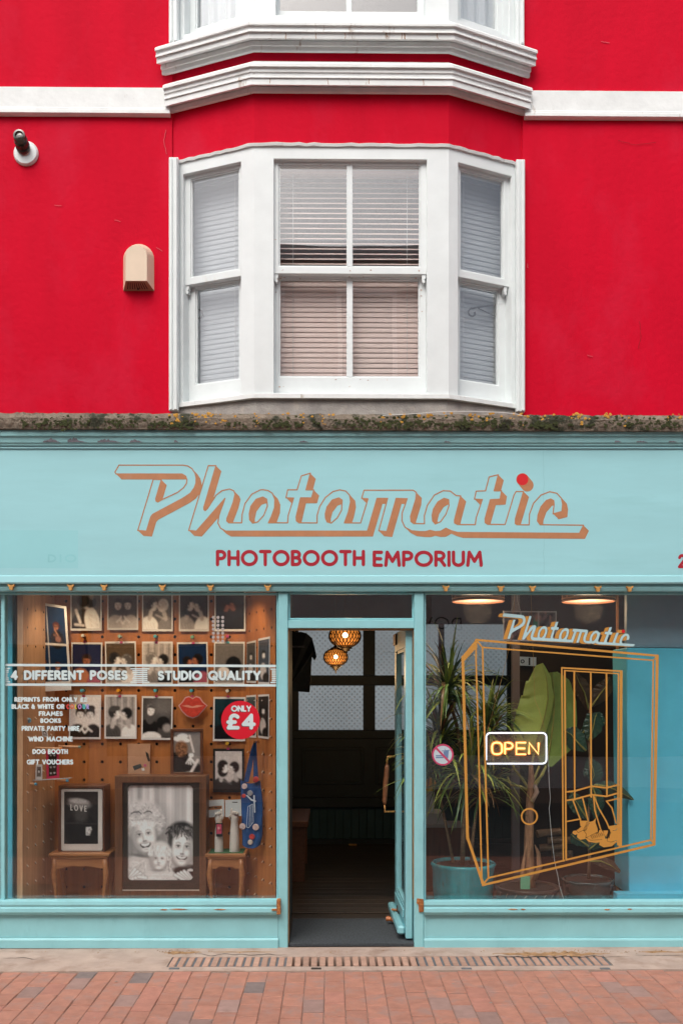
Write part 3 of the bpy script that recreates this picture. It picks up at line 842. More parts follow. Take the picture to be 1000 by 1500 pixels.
def shop_window(x0, x1, lab):
    m = MB(); f = Face((0, .075), (1, .075))
    o = f.pxr(x0, 867.9, x1, 1320.5)
    i = f.pxr(x0 + 3, 871, x1 - 2.5, 1319.0); f.ring(m, o, i, 0, -.045)
    r = m.build('shop_window', TEAL2, bld, bev=.002, label=lab)
    m = MB(); m.rect(x0 + 3.1, 871.1, x1 - 2.6, 1318.9, GY, GY + .005); m.build('pane', GLASS, r)
    return r
winL = shop_window(-330, 407.4, 'left shop window with hours and price lettering')
winR = shop_window(620.6, 1330, 'right shop window with gold booth drawing')
m = MB(); m.rect(1.5, 871.1, 6.5, 1318.9, .08, .14); m.build('mullion', TEAL2, winL)
def riser(x0, x1):
    m = MB(); psweep(m, x0, x1, [(1319.6, .16), (1319.6, .03), (1321, .014), (1326, .010), (1329.5, .016), (1331.5, .008), (1337, .006), (1340, .016), (1341, .03), (1341, .16)])
    m.build('window_sill', TEAL2, bld)
    m = MB(); psweep(m, x0, x1, [(1341.2, .047), (1373.6, .047), (1373.6, .15), (1341.2, .15)]); m.build('stall_riser', TEAL2, bld)
    m = MB(); psweep(m, x0, x1, [(1373.8, .05), (1375, .036), (1378, .030), (1389.6, .030), (1389.6, .15), (1373.8, .15)]); m.build('plinth', TEAL2, bld)
riser(-330, 407.2); riser(620.8, 1400)
m = MB(); m.rect(620.9, 1341.3, 624, 1388, .040, .1); m.build('corner_stile', TEAL2, bld)
# rusty brackets at both sides of the door
for pts, in [([(405, 1319), (410.5, 1318.5), (411, 1340), (405.2, 1340.5)],), ([(610.5, 1317), (620, 1318), (620.3, 1336.5), (613.5, 1337), (612.8, 1326), (610.2, 1324)],)]:
    m = MB(); m.prism(pts, .034 if pts[0][0] > 500 else -.001, .05); m.build('rusty_bracket', RUST, bld, bev=.002)
m = MB(); m.rect(398, 1332, 405, 1334.6, .0, .02); m.build('bolt', RUST, bld)
for x, y, w in [(262, 1332.5, 14), (322, 1332.8, 10), (240, 1333.2, 6), (751, 1332.5, 8), (766, 1332.6, 4), (889, 1333, 5), (922, 1332.4, 4)]:
    fill('chipped_paint', [[(x - w, y), (x - w * .3, y - 1.1), (x + w * .5, y - .8), (x + w, y + .2), (x + w * .2, y + 1), (x - w * .5, y + .7)]], lambda a_, b_: P(a_, b_, .0045), RUST, bld)
# brass hooks under the fascia
hk = [(-5.2, -4.2), (-3.4, -4.6), (-2.6, -3), (2.6, -3), (3.4, -4.6), (5.2, -4.2), (4.6, -1.6), (2.8, -.4), (2.4, 3.4), (1, 4.4), (-1, 4.4), (-2.4, 3.4), (-2.8, -.4), (-4.6, -1.6)]
for x in (16, 103, 152, 237.5, 308, 392, 653, 733.5, 780, 876, 922.5):
    m = MB(); m.prism([(x + a_, 861.5 + (x - 484) * .003 + b_) for a_, b_ in hk], -.004, .016)
    m.build('brass_hook', BRASS, bld, bev=.0015)
# little wall marks
mb = MB()
for _ in range(46):
    x = random.choice([random.uniform(405, 618), random.choice([512, 412, 611]) + random.gauss(0, 2)]); y = random.choice([392, 396, 553, 562, 240, 578, 402]) + random.uniform(-1.5, 1.5)
    if random.random() < .3: y = random.uniform(250, 560); x = random.choice([617.5, 619, 403.5, 512.5])
    u, z = FC.hit(x, y, -.028); r = random.uniform(.0015, .005); c = FC.pt(u, z, -.0285 if y < 399 else -.072)
    mb.add([c + FC.U * (r * random.uniform(1, 1.8) * math.cos(a)) + Vector((0, 0, r * .7 * random.uniform(.6, 1) * math.sin(a))) for a in (0, 1.2, 2.3, 3.5, 4.6, 5.5)], [(0, 1, 2, 3, 4, 5)])
mb.build('rust_spot', RUST, bay1, kind='stuff')
# fine cable lying along the ledge
CABLE = mat('white cable', (0.7, 0.7, 0.68), .5)
m = MB(); m.tube([P(x, y, -.095) for x, y in [(560, 608.5), (590, 607), (620, 605), (650, 602.6), (690, 602.4), (725, 603.6), (745, 605), (757, 606.5), (765, 609)]], .0022, 5)
tag(m.build('cable', CABLE, None), 'thin white cable lying along the mossy ledge below the bay window', 'cable')

# blinds and curtains
BLINDG = mat('pale grey blind slat', (0.46, 0.49, 0.51), 0.6, var=0.03, vs=10)
def blind(f, x0, x1, zt, zb, lab, bm=None, open_above=99, ang=1.36):
    bm = bm or BLIND
    off = -.16
    u0 = f.hit(x0, 400, off)[0]; u1 = f.hit(x1, 400, off)[0]
    root = thing('venetian_blind', lab, 'window blind', f.pt((u0 + u1) / 2, zb, off), 'venetian blinds in the first floor bay')
    mb = MB(); f.box(mb, u0, zt - .03, u1, zt, off + .02, off - .02); mb.build('head_box', bm, root)
    pitch = .0325; n = int((zt - .04 - zb) / pitch); mes = {}
    for k in range(n):
        z = zt - .045 - k * pitch; c = f.pt((u0 + u1) / 2, z, off); hw = (u1 - u0) / 2
        op = z > open_above; me = mes.get(op)
        if me is None:
            an = 0.66 if op else ang; mb = MB(); ca, sa = .0180 * math.cos(an), .0180 * math.sin(an)
            q = [c + f.U * (s_ * hw) + f.N * (t_ * ca) + Vector((0, 0, t_ * -sa)) + w_ for s_, t_, w_ in
                 [(-1, -1, Vector()), (1, -1, Vector()), (1, 0, f.N * .002), (-1, 0, f.N * .002), (-1, 1, Vector()), (1, 1, Vector())]]
            q2 = [v - f.N * .0012 for v in q]
            mb.add(q + q2, [(0, 1, 2, 3), (3, 2, 5, 4), (6, 9, 8, 7), (9, 10, 11, 8), (0, 6, 7, 1), (4, 5, 11, 10), (0, 3, 9, 6), (3, 4, 10, 9), (1, 7, 8, 2), (2, 8, 11, 5)])
            s0 = mb.build('slat', bm, root, loc=c); mes[op] = s0.data
        else:
            s = bpy.data.objects.new('slat', me); COL.objects.link(s); s.parent = root; s.location = c - WL[root]; WL[s] = c
            if random.random() < .12: s.rotation_euler = (0, random.uniform(-.004, .004), 0)
    for t in (.12, .88):
        u = u0 + (u1 - u0) * t
        mb = MB(); mb.tube([f.pt(u, zt - .02, off + .014), f.pt(u, zb + .02, off + .014)], .0016, 4); mb.build('cord', CABLE, root)
    return root
blind(FL, 272, 356, zz['t'], zz['lgb'] - .02, 'narrow grey slatted blind in the left side window of the bay', BLINDG, ang=1.4)
blind(FC, 403, 622, zz['t'], zz['lgb'] - .02, 'wide cream slatted blind in the middle window of the bay', open_above=zz['mb'])
blind(FR, 668, 742, zz['t'], zz['lgb'] - .02, 'narrow grey slatted blind in the right side window of the bay', BLINDG, ang=1.4)
CURT = mat('white net curtain', (0.72, 0.76, 0.77), .9, var=.04)
for f, x0, x1, lb in ((FL, 274, 352, 'white curtain behind the left side window of the second floor bay'), (FR, 668, 740, 'white curtain behind the right side window of the second floor bay')):
    off = -.15; u0 = f.hit(x0, 0, off)[0]; u1 = f.hit(x1, 0, off)[0]; zt, zb = zc(-330), zc(24); n = 60; vs = []; fs = []
    for j in range(9):
        for i in range(n + 1):
            t = i / n; w = .02 * math.sin(t * 26 + j * .25) + .012 * math.sin(t * 61 + j * .5); vs.append(f.pt(u0 + (u1 - u0) * t, zb + (zt - zb) * j / 8, off + w))
    for j in range(8):
        for i in range(n): a = j * (n + 1) + i; fs.append((a, a + 1, a + n + 2, a + n + 1))
    mk('curtain', vs, fs, CURT, None, smooth=True, label=lb, cat='curtain')
IRONB = mat('black iron and its reflection', (.02, .018, .016), .5)
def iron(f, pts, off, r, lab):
    m = MB(); m.tube([f.pt(*f.hit(x, y, off), off) for x, y in pts], r, 6); tag(m.build('reflected_bracket_and_catch', IRONB, None, smooth=True), lab, 'bracket')
sp = [(727, 446), (712, 448), (698, 450), (688, 452)] + [(692 + 7.5 * (1 - t * .055) * math.cos(math.radians(-100 - 26 * t)), 458 - 7.5 * (1 - t * .055) * math.sin(math.radians(-100 - 26 * t)) * -1) for t in range(12)]  # reflection of a bracket in the pane, modelled as a solid dark scroll
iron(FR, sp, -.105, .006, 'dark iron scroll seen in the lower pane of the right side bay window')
iron(FR, [(699, 450.5), (712, 457), (727, 464)], -.107, .004, 'arm of the reflected bracket built as a thin tube in the right side bay window')
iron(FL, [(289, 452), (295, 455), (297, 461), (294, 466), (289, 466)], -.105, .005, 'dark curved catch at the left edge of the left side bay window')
# dark rooms behind the bays
ROOM = mat('dim room wall', (0.18, 0.16, 0.14), .9)
m = MB()
x0, x1 = XX(240, .5), XX(780, .5)
for z0, z1 in ((zw_b - .1, ZZ(150, .3)), (zu_b - .1, TOPZ)):
    m.box((x0 - .6, 2.2, z0), (x1 + .6, 2.25, z1)); m.box((x0 - .65, .48, z0), (x0 - .6, 2.25, z1)); m.box((x1 + .6, .47, z0), (x1 + .65, 2.25, z1)); m.box((x0 - .6, .48, z0 - .03), (x1 + .6, 2.2, z0 - .001)); m.box((x0 - .6, .48, z1 + .001), (x1 + .6, 2.2, z1 + .03))
m.build('interior_wall', ROOM, None, kind='structure')

# hairline cracks, nicks and a faint board joint
def wallcrack(pts, w, mt, Y, nm='hairline_crack'):
    F = Field(min(p[0] for p in pts) - 2, min(p[1] for p in pts) - 2, max(p[0] for p in pts) + 2, max(p[1] for p in pts) + 2, .25)
    q = [pts[0]]
    for a, b in zip(pts[:-1], pts[1:]):
        for k in range(1, 6): q.append((a[0] + (b[0] - a[0]) * k / 5 + random.uniform(-.7, .7), a[1] + (b[1] - a[1]) * k / 5 + random.uniform(-.5, .5)))
    F.line(q, w); fill(nm, F.loops(), lambda x, y: P(x, y, Y), mt, bld)
DRED = mat('dark crack in red render', (.22, .004, .012), .9); PRED = mat('pale scuff on red render', (.60, .07, .10), .9)
for pts in ([(905, 205), (930, 212), (960, 208)], [(936, 470), (939, 492), (934, 510)]): wallcrack(pts, .22, DRED, WY - .0052)
for pts in ([(243, 190), (240, 205), (244, 225)], [(229, 362), (238, 368)], [(168, 322), (176, 324)], [(80, 300), (90, 301)], [(860, 520), (868, 522)], [(772, 386), (773, 392)], [(880, 60), (892, 62)], [(402, 168), (410, 180)]): wallcrack(pts, .45, PRED, WY - .0052, 'pale_scuff')
wallcrack([(796, 660), (796.3, 720), (796, 790), (796.2, 840)], .22, mat('faint board joint', (.24, .50, .53), .7), -.0007, 'board_joint')
wallcrack([(249, 596), (252, 601), (262, 602)], .5, DRED, WY - .0052)
CORCK = mat('brown stain on white moulding', (.40, .26, .17), .9)
for x, y0, y1, w in ((588, 40, 66, .5), (592, 49, 58, .9), (418, 47, 57, .5), (462, 47, 58, .4), (505, 47, 56, .4), (640, 48, 57, .6), (566, 47, 53, .7), (480, 115, 123, .4), (540, 114.5, 122, .5), (620, 115, 124, .5), (395, 115, 121, .4)):
    up_ = y0 < 80; Yq = (.02 - .1095) if up_ else (.02 - .0755)
    wallcrack([(x, max(y0, 47.5) if up_ else y0), (x + .5, min(y1, 56) if up_ else y1)], w, CORCK, Yq, 'rust_streak')
# ------------------------------------------------------------------ alarm box and camera on the red wall
IV = mat('ivory plastic', (0.70, 0.56, 0.42), .5, var=.04, vs=8)
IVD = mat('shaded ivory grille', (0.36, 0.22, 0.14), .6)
ab = thing('alarm_box', 'cream dome-topped alarm box on the red wall left of the bay window', 'alarm box', P(203, 426, WY))
def arch(x0, x1, yt, yb, n=14):
    r = (x1 - x0) / 2; cx = (x0 + x1) / 2
    return [(cx + r * math.cos(math.pi * k / n), yt + r * 1.0 - r * math.sin(math.pi * k / n)) for k in range(n + 1)] + [(x0, yb), (x1, yb)]
base = arch(180.5, 226, 357, 426); frn = arch(184, 215, 358.5, 411)
fr = [P(x, y, WY - .085) for x, y in frn]; bk = [P(x, y, WY) for x, y in base]; n = len(fr)
m = MB(); m.add(fr + bk, [tuple(range(n))] + [(k, (k + 1) % n, n + (k + 1) % n, n + k) for k in range(n) if k != n - 2])
m.build('cover', IV, ab)
# sloped grille underneath
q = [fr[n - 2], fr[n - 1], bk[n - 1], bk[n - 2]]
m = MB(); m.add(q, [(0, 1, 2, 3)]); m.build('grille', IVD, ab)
m = MB()
for k in range(9):
    t0 = .12 + k * .085; a0 = q[0].lerp(q[1], t0); b0 = q[3].lerp(q[2], t0); a1 = q[0].lerp(q[1], t0 + .035); b1 = q[3].lerp(q[2], t0 + .035)
    d = Vector((0, -.001, -.001)); m.add([a0.lerp(b0, .15) + d, a1.lerp(b1, .15) + d, a1.lerp(b1, .8) + d, a0.lerp(b0, .8) + d], [(0, 1, 2, 3)])
m.build('slot', BLACK, ab)
m = MB(); c = q[0].lerp(q[1], .5).lerp(q[3].lerp(q[2], .5), .75); m.lathe(c + Vector((0, -.004, -.006)), [(.0, -.004), (.006, -.003), (.006, .004), (0, .005)], 10); m.build('screw', BLACK, ab)

sc = thing('security_light', 'black stubby lamp on round white base at the upper left of the red wall', 'lamp', P(38, 225, WY))
m = MB(); c0 = P(38.5, 225, WY); vs = []
def disc_y(mb, c, prof, seg=28, tilt=(0, 0)):
    c = Vector(c); vs = []; fs = []
    for r, d in prof:
        for k in range(seg):
            a_ = math.tau * k / seg; vs.append(c + Vector((r * math.cos(a_) + tilt[0] * d, -d, r * math.sin(a_) + tilt[1] * d)))
    for i in range(len(prof) - 1):
        for k in range(seg): fs.append((i * seg + k, i * seg + (k + 1) % seg, (i + 1) * seg + (k + 1) % seg, (i + 1) * seg + k))
    fs.append(tuple(range(seg))); fs.append(tuple((len(prof) - 1) * seg + k for k in range(seg)))
    mb.add(vs, fs); return mb
disc_y(m, c0, [(.078, -.02), (.080, .008), (.072, .022), (.03, .026)]); m.build('base_plate', WHITE, sc, smooth=False)
GLB = mat('dark smoked glass', (0.035, 0.030, 0.022), .12, var=.3, vs=40, coat=.5)
m = MB(); disc_y(m, c0 + Vector((-.002, -.026, .008)), [(.034, 0), (.036, .008), (.030, .012)], 24, (0, .3)); m.build('collar', mat('pink collar', (.5, .3, .25), .5), sc)
m = MB(); disc_y(m, c0 + Vector((-.008, -.034, .018)), [(.044, 0), (.046, .015), (.038, .022), (.043, .026), (.043, .046), (.034, .052), (.040, .056), (.037, .074), (.026, .076), (.022, .066), (.008, .068)], 24, (-.05, .55)); m.build('lamp_glass', GLB, sc, smooth=False)
# ================================================================== LEFT DISPLAY
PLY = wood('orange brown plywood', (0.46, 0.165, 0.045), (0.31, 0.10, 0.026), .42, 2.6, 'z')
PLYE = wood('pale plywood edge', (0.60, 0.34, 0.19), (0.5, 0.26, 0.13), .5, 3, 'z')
WALN = wood('walnut veneer', (0.15, 0.062, 0.028), (0.07, 0.028, 0.014), .35, 5, 'z')
WALND = wood('dark stained wood', (0.13, 0.05, 0.026), (0.07, 0.026, 0.014), .35, 4, 'z')
TEAK = wood('teak', (0.38, 0.15, 0.05), (0.24, 0.085, 0.03), .38, 4, 'x')
PAPER = mat('white photo paper', (0.74, 0.72, 0.72), .35, var=.02)
BY = .60
FB = Face((0, BY), (1, BY))
FLp = Face((XX(34, .15), .15), (XX(80, BY), BY))
FRp = Face((XX(360, BY), BY), (XX(403.5, .15), .15))
def holes_grid(f, xs, ys, r=2.4): return [[(x + r * math.cos(k * math.tau / 10), y + r * math.sin(k * math.tau / 10)) for k in range(10)] for x in xs for y in ys]
board = thing('pegboard_display', 'orange brown plywood pegboard lining the back and sides of the left window', 'pegboard', (XX(220, BY), BY, .15))
outer = [(76, 846), (362, 846), (362, 1372), (76, 1372)]
xs = [96.5 + 26.6 * k for k in range(10)]; ys = [854.5 + 26.2 * k for k in range(19)]
fill('back_panel', [outer] + holes_grid(FB, xs, ys), lambda x, y: P(x, y, BY), PLY, board, thick=.012)
m = MB(); m.box((XX(70, BY), BY + .05, .0), (XX(366, BY), BY + .06, 2.6)); m.build('backing', BLACK, board)
def panel(f, mt, name, nu, nz, z0, z1):
    """side panel with drilled holes, drawn in its own plane"""
    sc_ = 200.0; o = [(0, -z0 * sc_), (f.L * sc_, -z0 * sc_), (f.L * sc_, -z1 * sc_), (0, -z1 * sc_)]; L = [o]
    for i in range(nu):
        for j in range(nz):
            cx = f.L * (i + .5) / nu * sc_; cy = -(z0 + .1 + j * .118) * sc_
            if cy > -z1 * sc_ + 4: L.append([(cx + 1.9 * math.cos(k * math.tau / 8), cy + 1.9 * math.sin(k * math.tau / 8)) for k in range(8)])
    fill(name, L, lambda x, y: f.pt(x / sc_, -y / sc_, 0), mt, board, thick=.008)
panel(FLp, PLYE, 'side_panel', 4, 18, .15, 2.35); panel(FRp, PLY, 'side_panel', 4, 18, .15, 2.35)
PIN = mat('pale hole light', (.75, .62, .5), .5)  # pale pins imitate light showing through the side panel holes
mb = MB()
for f in (FLp, FRp):
    for i in range(4):
        for j in range(12):
            c = f.pt(f.L * (i + .5) / 4 - .01, .26 + j * .118, .001); mb.tube([c, c + f.N * .012 + Vector((0, 0, -.012))], .0022, 4)
mb.build('hole_light_pin', PIN, board, kind='stuff')
for f, u in ((FLp, 0.0),):
    m = MB(); m.prism([(25.5, 850), (34, 850), (33, 1325), (25, 1325)], .15, .19); m.build('edge_strip', PLYE, board)
m = MB(); m.box((XX(0, .3), .165, .0), (XX(420, .3), .72, .12)); m.box((XX(0, .3), .165, .12), (XX(420, .3), .62, .15)); m.build('display_floor', WALND, bld)
m = MB(); m.box((XX(-330, .2), .165, 2.44), (XX(423, .3), .9, 2.48)); m.build('display_ceiling', WALND, bld)
BLUE = mat('strong blue paint', (0.13, 0.58, 0.76), .5, var=.08, vs=3, bump=.15, bs=20, bd=.006, col2=(0.11, 0.52, 0.72), c2at=.55, c2w=.2, c2s=3)
m = MB(); m.rect(7.5, 860, 18.5, 1330, .24, .30); m.build('reveal_post', BLUE, bld, bev=.004)
m = MB(); m.rect(-120, 850, 8, 1340, .36, .38); m.build('reveal_board', TEAL3, bld)
m = MB(); m.rect(18.6, 850, 40, 1340, .34, .36); m.build('reveal_board', mat('grey green reveal', (.10, .13, .12), .8), bld)
m = MB(); m.box((XX(406, .2), .165, .1), (XX(424, .2), .62, 2.32)); m.build('partition', mat('dark teal partition', (.02, .028, .028), .7), bld)

def bw(v):
    v = min(.88, v * 1.4) if v > .1 else v * 1.4 if v > .07 else v
    return (v, v * .93, v * .91)
SK, DK, LT = bw(.55), bw(.03), bw(.62)
def s_kiss(c, hairL=.04, hairR=.05, bodL=.5, bodR=.08, bgv=None, cap=False, curly=False):
    c.ell(.18, 1.0, .36, .42, bw(bodL), .2); c.ell(.86, 1.02, .34, .44, bw(bodR), -.2)
    for k in range(4): c.seg(.05 + .1 * k, .85, .12 + .1 * k, 1.0, .012, bw(bodL * .5), .5)
    c.seg(.30, .5, .22, .75, .07, bw(.40)); c.seg(.70, .52, .80, .75, .07, bw(.36))
    c.head(.335, .41, .165, SK, bw(hairL), 1, .1, curly, long=.25 if hairL < .05 else 0); c.head(.665, .44, .155, bw(.5), bw(hairR), -1, -.1, False)
    c.seg(.72, .75, .45, .66, .03, bw(.42), .7)
    if cap: c.ell(.30, .30, .19, .09, bw(.09), -.2, .2)
def s_couple(c, a=.04, b=.06, bodL=.08, bodR=.3, curly=False, heart=False, hat=False):
    c.ell(.25, 1.05, .36, .5, bw(bodL)); c.ell(.78, 1.05, .33, .5, bw(bodR))
    c.head(.34, .42, .145, SK, bw(a), 0, .12, False); c.head(.68, .42, .14, bw(.52), bw(b), 0, -.12, curly)
    if hat: c.ell(.34, .27, .18, .14, bw(.03)); c.ell(.68, .28, .17, .10, bw(.05))
    if heart:
        for q in ((.40, .80, .50, .90), (.50, .90, .62, .80), (.40, .80, .45, .72), (.62, .80, .56, .72), (.3, .85, .40, .79), (.74, .86, .62, .79)): c.seg(*q, .032, bw(.55))
def s_hug(c, A=.04, B=.62):
    c.ell(.3, .95, .34, .6, bw(.06), .3); c.ell(.72, .85, .26, .5, bw(B), -.2)
    for k in range(6): c.seg(.6 + .05 * k, .65, .66 + .05 * k, .95, .01, bw(B * .55), .6)
    c.head(.56, .40, .14, SK, bw(A), -1, .4); c.ell(.4, .32, .22, .20, bw(.035), .5); c.ell(.72, .36, .14, .17, bw(.05), .2)
    c.seg(.15, .55, .3, .85, .05, bw(.5)); c.seg(.12, .9, .42, .93, .04, bw(.45)); c.seg(.62, .08, .7, .25, .07, bw(.4), .6)
def colour(c, bg, hair=(.02, .012, .008), body=(.03, .03, .035), skin=(.42, .2, .13), look=True, body2=(.4, .15, .2)):
    c.ell(.28, 1.0, .4, .5, body); c.ell(.85, 1.05, .34, .45, body2)
    if look: c.head(.34, .46, .13, skin, hair, 1, .1); c.head(.64, .42, .15, skin, hair, -1, -.1)
    else: c.head(.5, .42, .15, skin, hair, 0, .1)
def print_(f, quad, off, scene_, label, res=(36, 48), mar=(.045, .045, .045, .05), bg=bw(.18), name='photo_print', cat='photo print', grp='photo prints pinned on the pegboard', paper=PAPER, pf=None):
    q = [f.pt(*f.hit(x, y, off), off) for x, y in quad]       # tl tr br bl
    root = thing(name, label, cat, (q[2] + q[3]) / 2, grp)
    mb = MB(); mb.poly3(q, f.N * -.002); mb.build('paper', paper, root)
    c = Canvas(res[0], res[1], bg); scene_(c); c.grain(.08)
    def bl(u, v): return q[0].lerp(q[1], u).lerp(q[3].lerp(q[2], u), v) + f.N * .0012
    c.mesh('picture', [bl(mar[0], mar[1]), bl(1 - mar[2], mar[1]), bl(1 - mar[2], 1 - mar[3]), bl(mar[0], 1 - mar[3])], root)
    return root
def rq(x0, y0, x1, y1, t=0): return [(x0 + t, y0), (x1 + t, y0 + t * .5), (x1 - t * .3, y1 + t * .3), (x0 - t * .3, y1)]
def curtained(c, base=.32): c.a[:] = bw(base); c.folds(1.0, .35, 26)
def p12(c): c.a[:] = bw(.5); s_couple(c, .02, .03, .025, .03, heart=True, hat=True)
def p13(c): curtained(c, .3); s_kiss(c, .06, .03, .10, .62, cap=True)
def p14(c):
    c.a[:] = bw(.09); c.ell(.75, .2, .5, .3, bw(.2), 0, .9, .6); c.ell(.2, .75, .35, .3, bw(.02)); c.ell(.3, 1.0, .36, .2, bw(.6)); c.head(.28, .30, .15, SK, bw(.10), 0, .2, long=.8); c.ell(.72, .62, .24, .22, bw(.02)); c.ell(.85, .75, .15, .14, bw(.28), 0, .5)
prints = [
 (rq(103, 858, 149, 924), s_hug, bw(.14), 'top row print of a dark haired person hugging someone in a white shirt'),
 (rq(157, 858, 202.5, 923), lambda c: s_couple(c, .05, .06, .35, .4, heart=True), bw(.1), 'top row black and white print of two smiling people making a heart with their hands'),
 (rq(208, 858, 253, 925), lambda c: s_kiss(c, .07, .45, .6, .2, curly=True), bw(.10), 'top row print of a kissing couple, the left one in a light jacket'),
 (rq(262, 858, 306, 925), lambda c: s_kiss(c, .03, .03, .3, .6), bw(.05), 'top row print of two dark haired people leaning together, one in a white top'),
 (rq(314, 858, 359.5, 925), lambda c: colour(c, 0, body=(.012, .012, .014), body2=(.012, .012, .014)), (.022, .03, .04), 'top row dark colour print of a couple in black coats'),
 (rq(104, 941, 149.5, 1003, .5), lambda c: colour(c, 0, look=False, body=(.5, .24, .15), hair=(.06, .03, .02)), (.012, .035, .11), 'second row colour print with deep blue background and a bare arm, above the hats print'),
 (rq(154.5, 940, 200, 1003, -1), lambda c: s_kiss(c, .05, .12, .3, .5), (.16, .12, .085), 'second row sepia print of two people touching noses'),
 (rq(208, 940, 253, 1003), lambda c: (curtained(c), s_kiss(c, .18, .03, .2, .05))[0], bw(.3), 'second row print of a kiss in front of a pleated curtain'),
 (rq(260, 941, 305, 1003, -1), lambda c: colour(c, 0), (.02, .055, .13), 'second row colour print of a kissing couple against blue'),
 (rq(313, 940, 358, 1003, .5), lambda c: (c.ell(.65, .55, .28, .3, bw(.02)), c.ell(.3, .75, .22, .2, bw(.5)), c.ell(.4, 1, .4, .2, bw(.25)))[0], bw(.17), 'second row grey print with the back of a dark haired head'),
 (rq(101, 1018, 147.5, 1083, .7), p12, bw(.5), 'third row print of two people in woolly hats making a hand heart'),
 (rq(153, 1018, 200, 1082.5), p13, bw(.3), 'third row print of a man in a flat cap kissing someone before a curtain'),
 (rq(207, 1020, 252.5, 1084, .8), p14, bw(.1), 'third row print of a smiling long haired woman, left of the red lips'),
 (rq(312, 1021, 359, 1086, .6), lambda c: colour(c, 0, body=(.02, .02, .025), body2=(.03, .04, .045)), (.025, .07, .085), 'teal toned print mostly hidden behind the red ONLY £4 sticker'),
]
for q, s_, bg_, lb in prints:
    s0 = s_
    print_(FB, q, .02 + random.uniform(0, .004), s0, lb, bg=bg_)
print_(FB, rq(312, 1097, 357.5, 1161), .02, lambda c: (c.ell(.5, 1.1, .7, .4, bw(.07)), s_kiss(c, .015, .02, .06, .05), c.seg(.15, .72, .6, .85, .02, bw(.25), .5))[1], 'black bordered print of two long haired people about to kiss, below the price sticker', bg=bw(.42), paper=BLACK, mar=(.07, .06, .07, .06))
for q, bg_, lb in [([(361, 941), (374.5, 938), (374.5, 1001), (361, 1000)], bw(.1), 'dark narrow looking print on the right side panel next to the back board'), ([(378, 936), (395, 932.5), (394.5, 1003), (378, 1002)], (.1, .12, .15), 'grey print on the right side panel beside the end of the QUALITY band'),
                   ([(360.5, 1019), (374.5, 1018), (374.5, 1081), (360.5, 1080)], (.1, .13, .13), 'pale green print on the side panel right of the price sticker'), ([(378, 1018), (394, 1017), (393.5, 1083), (378, 1081)], bw(.05), 'dark print on the right side panel with a white shirted figure, nearest the glass')]:
    print_(FRp, q, .006, lambda c: (c.ell(.45, .75, .3, .5, bw(.4)), c.head(.5, .35, .18, SK, bw(.03), 0), c.ell(.7, .9, .3, .3, bw(.03)))[0], lb, res=(16, 40), bg=bg_)
# big leaning strip of four
def four(c):
    c.a[:] = (.02, .06, .13)
    for (cx, cy, k) in ((.15, .25, .9), (.68, .26, 1), (.16, .76, .8), (.66, .80, .9)):
        c.ell(cx + .02, cy + .18, .24, .30 * k, (.03, .022, .02)); c.ell(cx + .05, cy + .17, .10, .10, (.35, .2, .15), .3); c.ell(cx - .06, cy + .12, .06, .05, (.25, .14, .1), .3); c.head(cx, cy, .10, (.42, .22, .15), (.12, .04, .02), 0, .1); c.seg(cx - .05, cy + .05, cx + .05, cy + .12, .02, (.5, .3, .2))
        c.seg(cx - .06, cy, cx + .06, cy, .02, (.02, .02, .02))
    c.poly([(.36, 0), (.39, 0), (.39, 1), (.36, 1)], (.7, .68, .68)); c.poly([(0, .495), (1, .495), (1, .52), (0, .52)], (.7, .68, .68))
r_ = print_(FB, [(49, 881), (97, 888.5), (104.5, 1011), (57, 1013.5)], .14, four, 'large colour print of four booth poses leaning at the far left of the pegboard', res=(46, 110), mar=(.05, .03, .07, .11))
# lips
LIPS = mat('glossy coral red card', (.55, .055, .035), .3, var=.25, vs=40)
lp_ = [(263, 1034), (268, 1029), (272, 1023), (277, 1021.5), (282, 1024.5), (287, 1021.5), (292, 1023), (296, 1029), (302, 1034), (297, 1040), (290, 1048), (282, 1051), (274, 1048), (267, 1041)]
lt_ = thing('lips_cutout', 'glossy red lips cutout stuck in the third row of prints', 'lips cutout', P(282, 1051, BY - .05))
fill('backing', [lp_], lambda x, y: P(282 + (x - 282) * 1.1, 1036 + (y - 1036) * 1.12, BY - .05), mat('pale pink card', (.62, .35, .34), .6), lt_, thick=.004)
fill('lips', [lp_], lambda x, y: P(x, y, BY - .055), LIPS, lt_, thick=.004)
fill('mouth_line', [[(266, 1034), (275, 1033), (282, 1035.2), (289, 1033), (299, 1034), (289, 1036.5), (282, 1037.5), (275, 1036.5)]], lambda x, y: P(x, y, BY - .056), mat('pale lip line', (.75, .3, .22), .4), lt_)
